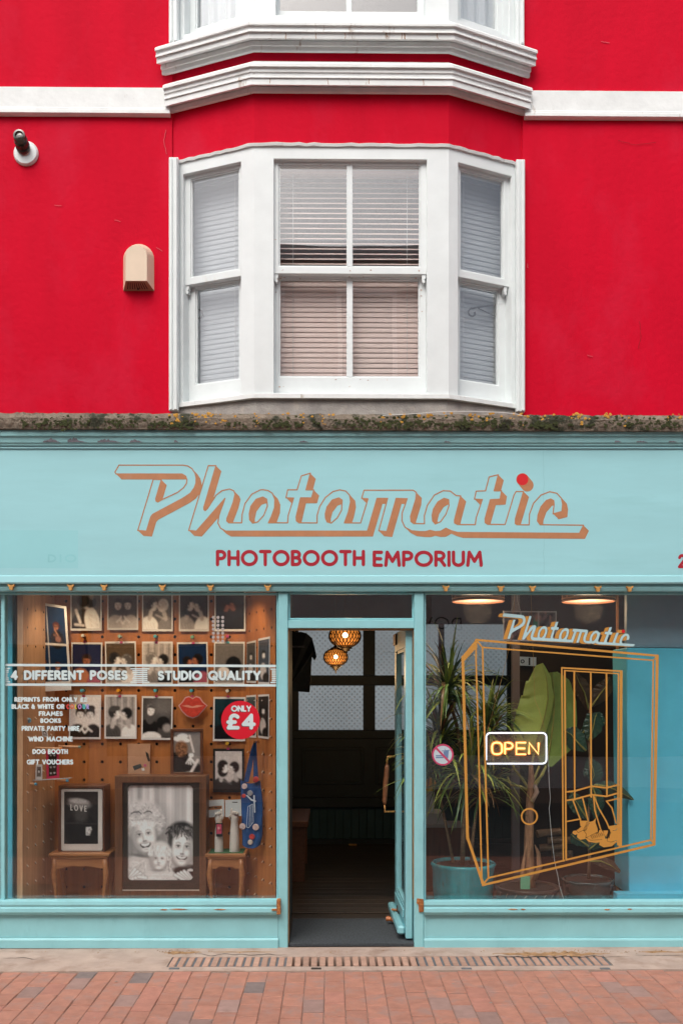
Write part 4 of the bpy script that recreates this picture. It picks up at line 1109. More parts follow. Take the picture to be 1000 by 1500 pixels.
# pegs
for x, y, cn, col, lb in [(124, 932, 'white', (.7, .68, .62), 'the hugging couple print'), (177.5, 933, 'pale green', (.35, .5, .42), 'the sepia noses print'), (229, 933, 'turquoise', (.08, .4, .46), 'the curtain kiss print in row two'), (283, 934, 'green', (.18, .42, .26), 'the blue kissing print'), (334, 933, 'pink', (.5, .06, .18), 'the grey back of head print'),
                          (122.5, 1012, 'turquoise', (.08, .4, .46), 'the woolly hats print'), (175.5, 1012, 'orange', (.75, .32, .02), 'the flat cap kiss print'), (229, 1012, 'turquoise', (.08, .42, .5), 'the long haired woman print'), (281.5, 1012, 'turquoise', (.08, .42, .5), 'the red lips cutout'), (334, 1012.5, 'white', (.7, .7, .66), 'the price sticker'), (334, 1089, 'yellow', (.65, .38, .03), 'the black bordered print')]:
    m = MB(); disc_y(m, P(x, y, BY - .001), [(.009, 0), (.009, .05), (.011, .052), (.0115, .058), (.009, .061)], 14)
    tag(m.build('peg', mat('peg paint ' + cn, col, .35), None), '%s wooden peg in the pegboard above %s' % (cn, lb), 'peg', 'coloured pegs in the pegboard')
    m = MB(); m.rect(x - 2, y + 6.5, x + 2, y + 9.5, BY - .028, BY - .024); tag(m.build('clip', mat('peg paint ' + ('pink' if cn != 'pink' else 'turquoise'), (.5, .06, .18), .35), None), 'tiny clip under the %s peg above %s' % (cn, lb), 'clip', 'clips holding prints')
# notebook
KR = mat('kraft paper', (.50, .27, .16), .8, var=.08, vs=12)
nbk = thing('spiral_notebook', 'kraft brown spiral notebook with small stickers pinned on the pegboard', 'notebook', P(204, 1134, BY - .03))
m = MB(); m.prism([(187, 1090), (220, 1090), (219.5, 1134.5), (187.5, 1134.5)], BY - .03, BY - .015); m.build('cover', KR, nbk)
for k in range(16):
    m = MB(); c = P(186.8, 1092 + k * 2.7, BY - .028); m.tube([c + Vector((.006 * math.cos(t), -.004 * math.sin(t), 0)) for t in [i * math.tau / 7 for i in range(7)]], .0008, 4, True); m.build('ring', BLACK, nbk)
for pts, col in (([(194, 1123), (206, 1119), (208, 1124), (197, 1129)], (.06, .07, .07)), ([(210, 1120), (214, 1119.5), (215, 1123), (211, 1123.5)], (.6, .1, .22)), ([(207, 1126), (211, 1125), (212, 1129), (208, 1129.5)], (.7, .7, .68)), ([(213, 1101), (217, 1104), (220, 1115), (217, 1116), (214, 1107)], (.03, .025, .02))):
    m = MB(); m.prism(pts, BY - .0312, BY - .0302); m.build('sticker', mat('sticker %0.2f' % col[0], col, .5), nbk)
# framed print (hat and hand)
def frame_thing(name, lab, cat, Y, out, inn, mt, dep, scene_, res, bg, picy=.008, group=None):
    f = Face((0, Y), (1, Y)); r = thing(name, lab, cat, P((out[0] + out[2]) / 2, out[3], Y), group)
    m = MB(); f.ring(m, f.pxr(*out), f.pxr(*inn), 0, -dep); m.build('frame', mt, r, bev=.002)
    c = Canvas(res[0], res[1], bg); scene_(c); c.grain(.05)
    x0, y0, x1, y1 = inn; q = [P(x0 - .5, y0 - .5, Y + picy), P(x1 + .5, y0 - .5, Y + picy), P(x1 + .5, y1 + .5, Y + picy), P(x0 - .5, y1 + .5, Y + picy)]
    c.mesh('picture', q, r)
    m = MB(); m.rect(out[0] + 1, out[1] + 1, out[2] - 1, out[3] - 1, Y + dep - .004, Y + dep); m.build('back', BLACK, r)
    return r
def hathand(c):
    c.a[:] = bw(.22); c.ell(.25, .75, .5, .4, bw(.05)); c.ell(.8, .9, .25, .2, bw(.04)); c.ell(.3, .2, .32, .1, bw(.62), .15); c.ell(.35, .12, .2, .1, bw(.6)); c.ell(.3, .42, .24, .28, (.3, .17, .1), 0, .4)
    for k in range(30): a = k * 2.4; c.ell(.3 + .2 * math.cos(a) * (k / 30), .45 + .18 * math.sin(a) * (k / 30), .03, .03, (.42, .25, .16) if k % 2 else (.16, .09, .06), 0, .6)
    for k in range(5): c.seg(.62, .62, .48 + .09 * k, .78 + .015 * (k % 3), .022, bw(.6))
    c.ell(.66, .58, .1, .08, bw(.6)); c.seg(.6, .1, .75, .5, .035, bw(.5)); c.seg(.9, .7, .65, 1, .05, bw(.5))
frame_thing('framed_print', 'small brown framed print of a hatted curly haired person with a raised hand', 'framed print', BY - .10, (249.5, 1068, 297, 1137), (254, 1072, 293, 1131.5), WALND, .03, hathand, (40, 60), bw(.2))
# large television-like frame with the family picture
def facefx(c, cx, cy, w, h, tilt, skin, mouth=.5, teeth=.6, brow=.3, light=1, eye=.05, mw=.42, mh=.10):
    """softly shaded face: w,h half width / half height in picture widths"""
    A = c.asp; ct, st_ = math.cos(tilt), math.sin(tilt)
    def L(u, v): x = u * w; y = v * h; return cx + x * ct - y * st_, cy + (x * st_ + y * ct) / A
    def e(u, v, rx, ry, val, soft=.8, al=1.0, rot=0.0):
        x, y = L(u, v); c.ell(x, y, rx * w, ry * h, bw(val), tilt + rot, soft, al)
    e(0, .1, 1.02, 1.0, skin * .45, .25); e(0, .08, .97, .96, skin * .85, .3)
    e(-.62 * light, .2, .45, .8, skin * .52, 1.2, .75); e(.25 * light, -.35, .6, .42, skin * 1.18, 1.0, .9)
    e(.42 * light, .28, .32, .26, skin * 1.25, 1.0, .9); e(-.38 * light, .30, .26, .22, skin * 1.08, 1.0, .8); e(0, .88, .3, .14, skin * 1.1, 1.0, .8)
    for q in (-1, 1):
        e(q * .40, -.10, .27, .15, skin * .55, 1.1, .85)
        e(q * .40, -.085, .17, .055, skin * .95, .6, .9); e(q * .39, -.085, .075, .06, eye, .5); e(q * .40, -.125, .20, .028, eye, .6, .95)
        x0, y0 = L(q * .18, -.27); x1, y1 = L(q * .42, -.34); x2, y2 = L(q * .64, -.26); c.seg(x0, y0, x1, y1, w * .035, bw(brow + .08), .65); c.seg(x1, y1, x2, y2, w * .03, bw(brow + .08), .65)
    e(-.10 * light, .16, .07, .28, skin * .62, 1.1, .7); e(.04 * light, .16, .07, .26, skin * 1.28, .9, .8); e(0, .36, .19, .055, skin * .42, .8, .85)
    e(-.10, .375, .05, .03, .05, .7, .8); e(.10, .375, .05, .03, .05, .7, .8)
    if mouth:
        def cres(u, top, bot, val):
            pts = [L(u * math.cos(t), .50 + (.04 + top * .5) * math.sin(t)) for t in [math.pi * k / 12 for k in range(13)]]
            pts += [L(-u * math.cos(t), .50 + (.06 + bot) * math.sin(t)) for t in [math.pi * k / 12 for k in range(13)]]
            c.poly(pts, bw(val))
        e(0, .58, mw + .08, mh * 1.3, skin * .55, .8, .7)
        cres(mw, .0, mh * 2.0, .02)
        if teeth: cres(mw * .85, .02, mh * 1.05, .78)
        e(0, .57 + mh * 1.75, mw * .5, .05, skin * 1.1, .8, .8); e(0, .57 + mh * 2.4, mw * .5, .04, skin * .6, .8, .8)
    else:
        e(0, .58, .20, .035, .12, .5); e(0, .62, .17, .04, skin * .7, .7)
def family(c):
    c.a[:] = bw(.44); c.folds(1.0, .26, 21, .8); c.folds(1.0, .10, 55, .3)
    c.ell(.45, .58, .25, .4, bw(.12), 0, 1.2, .55); c.ell(.05, .62, .12, .3, bw(.12), 0, 1.0, .5)
    # woman's hair, body
    c.ell(.16, 1.0, .34, .38, bw(.46)); 
    for k in range(40): c.seg(random.uniform(0, .3), random.uniform(.78, .95), random.uniform(0, .3), random.uniform(.8, 1), .006, bw(random.uniform(.3, .62)), .7)
    c.ell(.25, .37, .29, .30, bw(.50), 0, .3); c.ell(.42, .42, .12, .15, bw(.42), 0, .6)
    for k in range(420):
        a = random.uniform(0, math.tau); rr = math.sqrt(random.random()); x, y = .25 + math.cos(a) * rr * .33, .365 + math.sin(a) * rr * .185
        v = random.uniform(.30, .78) * (1 - .25 * rr); b_ = random.uniform(0, math.pi)
        c.seg(x, y, x + .03 * math.cos(b_), y + .02 * math.sin(b_), .0065, bw(v), .75)
    c.ell(.27, .545, .20, .26, bw(.2), -.16, .5, .8)
    facefx(c, .262, .525, .172, .235, -.16, .60, 1, .66, .12, 1, mw=.46, mh=.14)
    for k in range(130):
        x = random.uniform(.08, .42); y = .415 + .10 * abs(x - .26) + random.uniform(-.03, .012); c.seg(x, y, x + random.uniform(-.03, .03), y - .025, .006, bw(random.uniform(.4, .76)), .8)
    for (x0, x1, y) in ((.07, .22, .290), (.26, .38, .283)):
        c.seg(x0, y + .014, x0 + .04, y - .004, .008, bw(.07), .9); c.seg(x0 + .04, y - .004, x1 - .03, y - .006, .009, bw(.07), .9); c.seg(x1 - .03, y - .006, x1, y + .012, .008, bw(.07), .9); c.ell((x0 + x1) / 2, y + .022, .06, .03, bw(.35), 0, .8, .6)
    c.ell(.20, .735, .13, .022, bw(.16), .15, 1.0, .8)
    # man
    c.ell(.92, 1.02, .3, .28, bw(.04)); c.ell(.82, .50, .21, .17, bw(.05), 0, .3)
    c.ell(.83, .66, .185, .27, bw(.10), .07, .5, .8)
    facefx(c, .83, .655, .162, .245, .07, .60, 1, .74, .06, -1, mw=.50, mh=.10)
    for k in range(260):
        x = random.uniform(.61, .99); top = .415 + .5 * (x - .82) ** 2; y = top + abs(random.gauss(0, .045)); b_ = random.uniform(.4, 1.6) if x > .8 else random.uniform(1.4, 2.6)
        if y > .56 and .68 < x < .95: continue
        c.seg(x, y, x + .04 * math.cos(b_), y + .035 * math.sin(b_), .007, bw(random.choice([.03, .05, .08, .14, .3])), .8)
    c.ell(.645, .60, .035, .10, bw(.06), 0, .8, .8); c.ell(.82, .875, .14, .03, bw(.05), 0, .8, .85)
    # child
    c.ell(.5, .97, .26, .15, bw(.50)); c.ell(.50, .70, .165, .165, bw(.5), 0, .3)
    c.ell(.482, .785, .135, .165, bw(.25), 0, .5, .7)
    facefx(c, .482, .772, .118, .148, .05, .60, 0, 0, .35, 1, eye=.06)
    for k in range(150):
        x = random.uniform(.33, .66); y = .635 + .9 * (x - .49) ** 2 + random.uniform(-.01, .06); c.seg(x, y, x + random.uniform(-.02, .02), y + .03, .0055, bw(random.uniform(.36, .78)), .8)
    c.ell(.47, .885, .10, .018, bw(.24), 0, 1.0, .7)
    for k in range(50): c.seg(random.uniform(.3, .7), random.uniform(.9, 1), random.uniform(.3, .7), random.uniform(.92, 1), .005, bw(random.uniform(.36, .64)), .5)
    for k in range(40): c.seg(.60 + random.uniform(0, .07), random.uniform(.74, .88), .60 + random.uniform(0, .07), random.uniform(.76, .9), .006, bw(random.uniform(.2, .6)), .8)
    # hands
    for k in range(5):
        x0, y0 = .00 + .045 * k, 1.0 - .012 * k; x1, y1 = .13 + .04 * k, .875 + .022 * k
        c.seg(x0, y0, x1, y1, .026, bw(.16)); c.seg(x0, y0, x1, y1, .021, bw(.58)); c.seg(x1 - .01, y1 + .003, x1, y1, .012, bw(.72), .8)
    for k in range(5):
        x0, y0 = 1.0 - .03 * k, 1.0; x1, y1 = .90 - .045 * k, .895 + .013 * abs(k - 1)
        c.seg(x0, y0, x1, y1, .026, bw(.12)); c.seg(x0, y0, x1, y1, .021, bw(.56)); c.seg(x1 + .006, y1 + .004, x1, y1, .012, bw(.7), .8)
    c.ell(.95, .885, .05, .02, bw(.5)); c.ell(.06, .82, .03, .05, bw(.5), 0, .6)
TY = .36
tv = thing('framed_portrait', 'large walnut framed black and white portrait of two adults and a child', 'framed portrait', P(235, 1315, TY))
f = Face((0, TY), (1, TY)); m = MB(); f.ring(m, f.pxr(168, 1137, 302, 1316), f.pxr(179, 1147, 292, 1305.5), 0, -.16); m.build('frame', WALN, tv, bev=.002)
FF = Field(172, 1140, 298, 1312, .5)
def rrect(x0, y0, x1, y1, r, n=6):
    o = []
    for cx, cy, a0 in ((x1 - r, y0 + r, -90), (x1 - r, y1 - r, 0), (x0 + r, y1 - r, 90), (x0 + r, y0 + r, 180)):
        o += [(cx + r * math.cos(math.radians(a0 + 90 * k / n)), cy + r * math.sin(math.radians(a0 + 90 * k / n))) for k in range(n + 1)]
    return o
FF.poly([(178, 1146), (293, 1146), (293, 1306.5), (178, 1306.5)]); FF.poly(rrect(186.5, 1151, 282.5, 1290, 6), hole=True)
fill('bezel', FF.loops(), lambda x, y: P(x, y, TY + .02), mat('brown black bezel', (.035, .027, .020), .4), tv, thick=.012)
c = Canvas(128, 184, bw(.4)); family(c); c.soften(); c.grain(.02)
c.mesh('picture', [P(185, 1149.5, TY + .034), P(284, 1149.5, TY + .034), P(284, 1291.5, TY + .034), P(185, 1291.5, TY + .034)], tv)
m = MB(); m.rect(180, 1148, 291, 1305, TY + .13, TY + .14); m.build('back', BLACK, tv)
m = MB(); m.rect(179.2, 1303.8, 291.8, 1305.3, TY - .002, TY + .002); m.build('trim', mat('pale trim', (.6, .5, .42), .3), tv)
m = MB(); m.box((XX(175, TY), TY - .01, .15), (XX(296, TY), TY + .17, P(0, 1317.5, TY).z)); tag(m.build('plinth_box', WALND, None), 'low dark wood plinth carrying the large framed portrait', 'plinth')
# LOVE picture in a deep frame
def lovepic(c):
    c.a[:] = bw(.06); c.ell(.5, .75, .5, .5, bw(.035)); c.ell(.45, .24, .34, .14, bw(.20), .1, .4); c.ell(.42, .18, .28, .08, bw(.34), .12, .6); c.ell(.5, .45, .2, .2, bw(.085), 0, .8)
    for k in range(5): c.seg(.66, .70 + .03 * k, .80 - .02 * abs(k - 1), .69 + .033 * k, .022, bw(.5))
    for k in range(5): c.seg(.68, .735 + .03 * k - .012, .80, .722 + .033 * k - .012, .005, bw(.05))
    c.seg(.05, .6, .95, .62, .01, bw(.12), .5)
LY = .40
lv = thing('framed_print', 'deep dark wood frame holding a white bordered print lettered LOVE, on the left stool', 'framed print', P(118, 1251, LY))
f = Face((0, LY), (1, LY)); m = MB(); f.ring(m, f.pxr(85.5, 1151.5, 153, 1250.5), f.pxr(89, 1155, 150.5, 1247.5), 0, -.17); m.build('frame', WALND, lv, bev=.002)
m = MB(); m.prism(rrect(89.5, 1156, 150, 1246.5, 3), LY + .01, LY + .014); m.build('border', mat('warm white card', (.62, .56, .52), .5), lv)
c = Canvas(48, 72, bw(.06)); lovepic(c); c.grain(.12); c.mesh('picture', [P(94, 1160, LY + .008), P(143.5, 1160, LY + .008), P(143.5, 1236.5, LY + .008), P(94, 1236.5, LY + .008)], lv)
text_mesh('lettering', 'LOVE', 103, 127, 1178.5, 1187.5, .8, LY + .0068, mat('bone white', (.62, .58, .55), .6), lv, gap=.75, mapper=lambda x, y: P(x, y + (x - 103) * .09, LY + .0068))
m = MB(); m.rect(86, 1152, 152.5, 1250, LY + .165, LY + .17); m.build('back', WALND, lv)
def stool(x0, x1, yt, yleg, Y, D, lab, top_m=TEAK, felt=None, legs=None):
    z = P(0, yt, Y).z; X0, X1 = XX(x0, Y), XX(x1, Y); r = thing('side_table', lab, 'side table', ((X0 + X1) / 2, Y + D / 2, .15), 'small teak side tables')
    m = MB(); m.box((X0, Y, z - .022), (X1, Y + D, z)); m.box((X0 + .012, Y + .008, z - .036), (X1 - .012, Y + D - .008, z - .0225)); m.build('table_top', top_m, r, bev=.004)
    if felt: m = MB(); m.box((X0 + .02, Y + .02, z + .0005), (X1 - .02, Y + D - .02, z + .003)); m.build('felt', felt, r)
    ax0, ax1 = X0 + .03, X1 - .03
    pts = [(ax0, 0), (ax1, 0), (ax1, -.07), (ax1 - .05, -.062), ((ax0 + ax1) / 2 + .04, -.045), ((ax0 + ax1) / 2, -.055), ((ax0 + ax1) / 2 - .04, -.045), (ax0 + .05, -.062), (ax0, -.07)]
    m = MB(); m.poly3([(a, Y + .02, z - .0365 + b) for a, b in pts], (0, .014, 0)); m.build('apron', top_m, r)
    m = MB(); m.box((ax0 + .01, Y + D - .03, z - .1), (ax1 - .01, Y + D - .016, z - .0365)); m.build('apron', top_m, r)
    for lx_, sg in ((ax0 + .005, -1), (ax1 - .005, 1)):
        for ly in (Y + .028, Y + D - .03):
            zz_ = z - .037; H = zz_ - .15
            m = MB(); m.tube([(lx_ + sg * o, ly, zz_ - H * t) for t, o in ((0, 0), (.16, .003), (.28, .008), (.42, .004), (.6, -.004), (.8, -.008), (.95, -.004), (1, 0))], [.017, .018, .021, .017, .013, .010, .010, .014], 8)
            m.build('leg', top_m, r, smooth=True)
    return r
stool(71, 160, 1251, 0, .34, .26, 'teak side table under the LOVE frame with curved legs')
stool(300, 360, 1252, 0, .34, .22, 'teak side table with green felt top carrying two white mannequin hands', felt=mat('green felt', (.04, .12, .05), 1))
# mannequin hands
MANN = mat('white mannequin plaster', (.62, .55, .50), .55, var=.05, vs=20)
def hand_stand(cx, yb, yt, w, lab, lean=1):
    Y = .42; z0 = P(0, yb, Y).z + .0; c = P(cx, yb, Y); k = 6.4 / 1400
    r = thing('mannequin_hand', lab, 'mannequin hand', c, 'mannequin hands on the side table')
    H = (yb - yt) * k; W = w * k / 2
    mb = MB(); mb.lathe((c.x, c.y, c.z), [(W * .96, 0), (W * 1.0, .01), (W * .95, H * .35), (W * .86, H * .62), (W * .72, H * .80), (W * .70, H * .86), (W * .86, H * .95), (W * .8, H * 1.05), (W * .3, H * 1.10)], 18, True)
    mb.build('forearm', MANN, r, smooth=True)
    for j in range(4):
        x = c.x + (j - 1.5) * W * .42 * -lean
        zt = c.z + H * 1.04; L = (.032, .036, .034, .028)[j]
        ext = (j == 0)
        pts = [(x, c.y - W * .2, zt - .01), (x, c.y - W * .3, zt + L * .5), (x, c.y - (W * .3 if ext else W * .9), zt + L * (1.0 if ext else .75)), (x + (lean * -.004 if ext else 0), c.y - (W * .35 if ext else W * 1.15), zt + L * (1.5 if ext else .35))]
        mb = MB(); mb.tube(pts, [.0085, .0075, .007, .0045], 7); mb.build('finger', MANN, r, smooth=True)
    mb = MB(); mb.tube([(c.x + lean * W * .5, c.y - W * .3, c.z + H * .93), (c.x + lean * W * .95, c.y - W * .7, c.z + H * 1.0), (c.x + lean * W * .7, c.y - W * 1.1, c.z + H * 1.08)], [.009, .008, .0055], 7); mb.build('thumb', MANN, r, smooth=True)
hand_stand(320.5, 1250, 1198, 13, 'left white mannequin hand with a keyring, nearer the large portrait')
hand_stand(343.5, 1250, 1197, 15, 'right white mannequin hand beside the blue tote bag', -1)
ky = thing('keyring', 'dark photo keyring hanging from the left mannequin hand', 'keyring', P(321, 1225, .37))
m = MB(); m.rect(316, 1206, 326, 1226, .372, .378); m.build('case', BLACK, ky, bev=.001)
c = Canvas(10, 16, (.5, .12, .18)); c.ell(.4, .4, .2, .2, (.6, .45, .4)); c.ell(.7, .6, .2, .2, (.3, .05, .1)); c.mesh('picture', [P(317.5, 1208, .3712), P(324.5, 1208, .3712), P(324.5, 1222, .3712), P(317.5, 1222, .3712)], ky)
m = MB(); m.tube([P(321 + 3 * math.cos(a), 1203 + 3 * math.sin(a), .374) for a in [i * math.tau / 10 for i in range(10)]], .0012, 5, True); m.build('ring', BRASS, ky)
CARDB = mat('pale blue white card', (.60, .64, .66), .6)
cd = thing('price_card', 'white card with brown bar printed in the middle, behind the left mannequin hand', 'card', P(314, 1197, .5))
m = MB(); m.prism([(301, 1173), (328, 1171.5), (328.5, 1196.5), (301.5, 1198)], .5, .503); m.build('card', CARDB, cd)
m = MB(); m.prism([(304.5, 1182), (325, 1180.5), (325, 1185.5), (304.5, 1187)], .4985, .4995); m.build('printed_bar', mat('tan ink', (.5, .2, .07), .6), cd)
text_mesh('lettering', 'HOT PHOTO', 306, 324, 1182, 1185, .35, .498, BLACK, cd, gap=.4)
cd = thing('price_card', 'plain pale blue card behind the right mannequin hand', 'card', P(345, 1197, .5))
m = MB(); m.prism([(329.5, 1172.5), (359.5, 1171), (359.5, 1195), (330, 1197.5)], .5, .503); m.build('card', CARDB, cd)
m = MB(); m.rect(340, 1175, 348, 1176.2, .4985, .4995); m.build('printed_bar', BLACK, cd)
# tote bag
NAVY = mat('royal blue cotton', (0.010, 0.06, 0.20), .85, var=.2, vs=14, bump=.5, bs=30, bd=.01)
tb = thing('tote_bag', 'royal blue tote bag dotted with round badges hanging at the right of the display', 'tote bag', P(368, 1243, .27))
gx, gz = 14, 18; vs = []; fs = []
def bagpt(u, v, s_):
    xl = 352 + (355 - 352) * v + (0); xr = 381 + 4 * min(1, v * 3) - 4 * max(0, v - .85) / .15
    x = xl + (xr - xl) * u; y = 1143 + 5 * math.sin(u * 3) * (1 - v) + (1238 - 1143) * v + 5 * u * v * (1 - u) * 4
    Y = .27 + s_ * (.016 * math.sin(math.pi * u) * (.3 + v)) + .006 * math.sin(u * 9 + v * 4)
    q = P(x, y, .27); q.y = Y; return q
for s_ in (-1, 1):
    for j in range(gz + 1):
        for i in range(gx + 1): vs.append(bagpt(i / gx, j / gz, s_))
n1 = (gx + 1) * (gz + 1)
for o in (0, n1):
    for j in range(gz):
        for i in range(gx): a = o + j * (gx + 1) + i; fs.append((a, a + 1, a + gx + 2, a + gx + 1))
mk('bag', vs, fs, NAVY, tb, smooth=True)
for pts in ([(357, 1146), (362, 1122), (367, 1100), (372, 1086), (374, 1088), (372, 1104), (369, 1124), (364, 1146)], [(371, 1146), (371, 1120), (371, 1100), (371.5, 1086), (375.5, 1086), (376, 1104), (377, 1124), (379, 1148)]):
    m = MB(); m.prism(pts, .262, .272); m.build('handle', NAVY, tb)
for x, y, r, col, nm in [(374.5, 1142, 4.2, (.5, .05, .04), 'red'), (358, 1152, 4, (.6, .45, .42), 'pink'), (357, 1166, 3, (.55, .02, .03), 'red'), (366, 1162, 4, (.3, .3, .32), 'grey'), (355, 1211, 4.4, (.5, .3, .27), 'pink'), (374.5, 1212, 4.6, (.65, .35, .33), 'pink'), (369, 1226, 4, (.55, .07, .05), 'red'), (366.5, 1234, 3.6, (.6, .5, .42), 'cream')]:
    m = MB(); disc_y(m, P(x, y, .245), [(r * .0046, 0), (r * .0046, .003), (r * .003, .005)], 14); m.build('badge', mat('badge ' + nm, col, .3, var=.4, vs=60), tb)
F = Field(355, 1165, 380, 1215, .25)
for l in ([(361, 1212), (363, 1182), (370, 1178), (371, 1205), (364, 1213)], [(365, 1210), (366, 1180)], [(368, 1208), (368, 1180)], [(361, 1212), (364, 1213)]): F.line(l, .35)
for l in ([(361, 1165), (368, 1172), (374, 1174)], [(372, 1165), (373, 1190)]): F.line(l, 1.0)
fill('printed_drawing', F.loops(), lambda x, y: P(x, y, .2395), mat('pale print', (.55, .6, .66), .7), tb)
m = MB(); m.tube([FRp.pt(FRp.L * .42, P(0, 1088, .3).z, -.0), P(373, 1087, .25)], .007, 8); tag(m.build('dowel', TEAK, None), 'short wooden dowel holding the blue tote bag by its handles', 'dowel', 'dowels in the side panels')
# left shelf bits
for x0, x1, y, Yd, lb in [(52, 91, 1096, .30, 'orange tipped dowel sticking out of the left side panel under WIND MACHINE lettering'), (38, 54, 1148, .26, 'blue tipped dowel under the front of the little glass shelf'), (84, 100, 1143, .42, 'blue tipped dowel under the back of the little glass shelf'), (86, 118, 1093.5, .45, 'long green tipped dowel near the back board')]:
    r = thing('dowel', lb, 'dowel', P(x0, y, Yd), 'dowels in the side panels')
    m = MB(); m.tube([P(x0, y, Yd), P(x1 - 3, y + 1, Yd - .02)], .008, 8); m.build('rod', PLYE, r); m = MB(); m.tube([P(x1 - 3, y + 1, Yd - .02), P(x1, y + 1.2, Yd - .022)], .009, 8); m.build('tip', mat('tip %d' % x0, {52: (.7, .2, .02), 38: (.05, .3, .5), 84: (.05, .3, .5), 86: (.2, .35, .3)}[x0], .4), r)
m = MB(); m.prism([(38, 1145), (100, 1141), (106, 1139.5), (50, 1142.5)], .28, .30); tag(m.build('shelf', mat('clear acrylic', (.5, .5, .5), .1, trans=1), None), 'little clear shelf on dowels at the left of the pegboard', 'shelf')
mk_ = thing('photo_strip', 'pink cased strip of tiny dark pictures standing on the little clear shelf', 'photo strip', P(77, 1141, .33))
m = MB(); m.prism([(67, 1100), (86, 1100), (86.5, 1141), (68, 1143)], .33, .338); m.build('case', mat('hot pink plastic', (.6, .03, .10), .3), mk_, bev=.002)
c = Canvas(14, 36, (.03, .03, .03))
for i in range(2):
    for j in range(4): c.ell(.27 + .45 * i, .12 + .25 * j, .12, .12, bw(.45)); c.ell(.27 + .45 * i, .10 + .25 * j, .12, .06, bw(.05))
c.mesh('picture', [P(71, 1102, .3288), P(83, 1102, .3288), P(83, 1136, .3288), P(71.5, 1137.5, .3288)], mk_)
print_(Face((0, .3), (1, .3)), [(52.5, 1120), (62, 1120), (62, 1144), (51.5, 1144)], .0, lambda c: c.head(.5, .45, .25, SK, bw(.04), 0), 'tiny white bordered instant picture on the little clear shelf', res=(10, 18), bg=bw(.15), mar=(.2, .15, .2, .25), grp=None)
print_(Face((0, .34), (1, .34)), [(60, 1067), (69, 1070), (71, 1081), (62, 1079)], .0, lambda c: c.head(.5, .45, .25, SK, bw(.04), 0), 'tiny tilted picture hanging near the PRIVATE PARTY HIRE lettering', res=(10, 12), bg=bw(.3), mar=(.15, .15, .15, .2), grp=None)
m = MB(); disc_y(m, P(42, 1055.5, .22), [(.018, 0), (.018, .004), (.012, .007)], 16); tag(m.build('badge', mat('pale blue badge', (.2, .42, .55), .3, var=.4, vs=80), None), 'round pale blue badge hanging left of the BOOKS lettering', 'badge')

# ------------------------------------------------------------------ vinyl on the left pane
VY = GY - .0015
VIN = mat('pale frosted vinyl', (0.58, 0.70, 0.71), .5)
VING = mat('dark vinyl shadow', (0.05, 0.07, 0.075), .6)
paneL = [o for o in winL.children if o.name.startswith('pane')][0]
vr = winL
F = Field(0, 968, 412, 1010, .4)
F.poly([(6.6, 972.5), (404.2, 974), (404.2, 977.6), (6.6, 976.1)]); F.poly([(6.6, 1001.2), (404.2, 1002.6), (404.2, 1006), (6.6, 1004.8)])
for k in range(8):
    y = 978.3 + k * 2.8
    for xa, xb in ((6.6, 12.5 + (2.5 if k in (0, 7) else 0) - (1.5 if k in (3, 4) else 0)), (194 - (3 if k in (0, 7) else 0) + (1.5 if k in (3, 4) else 0), 216 + (3 if k in (0, 7) else 0)), (398 - (2 if k in (0, 7) else 0), 404.2)):
        F.poly([(xa, y + .003 * xa), (xb, y + .003 * xb), (xb, y + 1.9 + .003 * xb), (xa, y + 1.9 + .003 * xa)])
fill('vinyl_band', F.loops(), lambda x, y: P(x, y, VY), VIN, vr)
def duo(t, x0, x1, y0, y1, r, gap=.3, mt=VIN, sh=True):
    if sh: text_mesh('lettering_shadow', t, x0 - .9, x1 - .9, y0 + .9, y1 + .9, r, VY - .0002, VING, vr, gap)
    text_mesh('vinyl_lettering', t, x0, x1, y0, y1, r, VY - .0006, mt, vr, gap)
duo('4 DIFFERENT POSES', 15.5, 187, 982, 996.3, 1.75, .34); duo('STUDIO QUALITY', 231, 382, 982.5, 996.8, 1.75, .34)
for t, x0, x1, y0, y1 in [('REPRINTS FROM ONLY £2', 21, 127.5, 1021.3, 1028.4), ('BLACK & WHITE OR', 16.8, 94.5, 1031.6, 1038.9), ('FRAMES', 56.7, 92, 1042, 1049.2), ('BOOKS', 59, 89.5, 1052.3, 1059.4), ('PRIVATE PARTY HIRE', 31.5, 116.3, 1063.6, 1071), ('WIND MACHINE', 41.5, 106.5, 1079, 1086.6), ('DOG BOOTH', 47.5, 99.5, 1097.6, 1105), ('GIFT VOUCHERS', 39, 107.3, 1112.8, 1120.4)]:
    duo(t, x0, x1, y0, y1, .92, .34, sh=False)
xx = 97
for ch, col, w in (('C', (.65, .06, .05), 5.2), ('O', (.65, .16, .08), 6.4), ('L', (.65, .5, .05), 3.6), ('O', (.45, .22, .5), 6.4), ('U', (.1, .5, .5), 5), ('R', (.35, .3, .62), 4.6)):
    text_mesh('vinyl_lettering', ch, xx, xx + w - .8, 1031.8, 1039, .82, VY - .0006, mat('vinyl ' + ch + '%d' % xx, col, .5), vr); xx += w + .6
RV = mat('signal red vinyl', (0.58, 0.004, 0.02), .45, var=.03)
F = Field(320, 1024, 384, 1086, .5); F.disc(352.2, 1055, 28.2); fill('price_disc', F.loops(), lambda x, y: P(x, y, VY), RV, vr, label='round red vinyl disc lettered ONLY £4')
duo('ONLY', 338.5, 368, 1033.6, 1042.8, 1.05, .28)
duo('£4', 331.5, 374.5, 1045.5, 1069, 2.7, .32)
DOT = mat('grey vinyl dots', (.40, .36, .34), .6)
F = Field(305, 896, 335, 945, .35)
for i in range(3):
    for j in range(7): F.disc(312.5 + 6.8 * i, 904.5 + 5.8 * j, 2.3)
fill('vinyl_dots', F.loops(), lambda x, y: P(x, y, VY), DOT, vr)
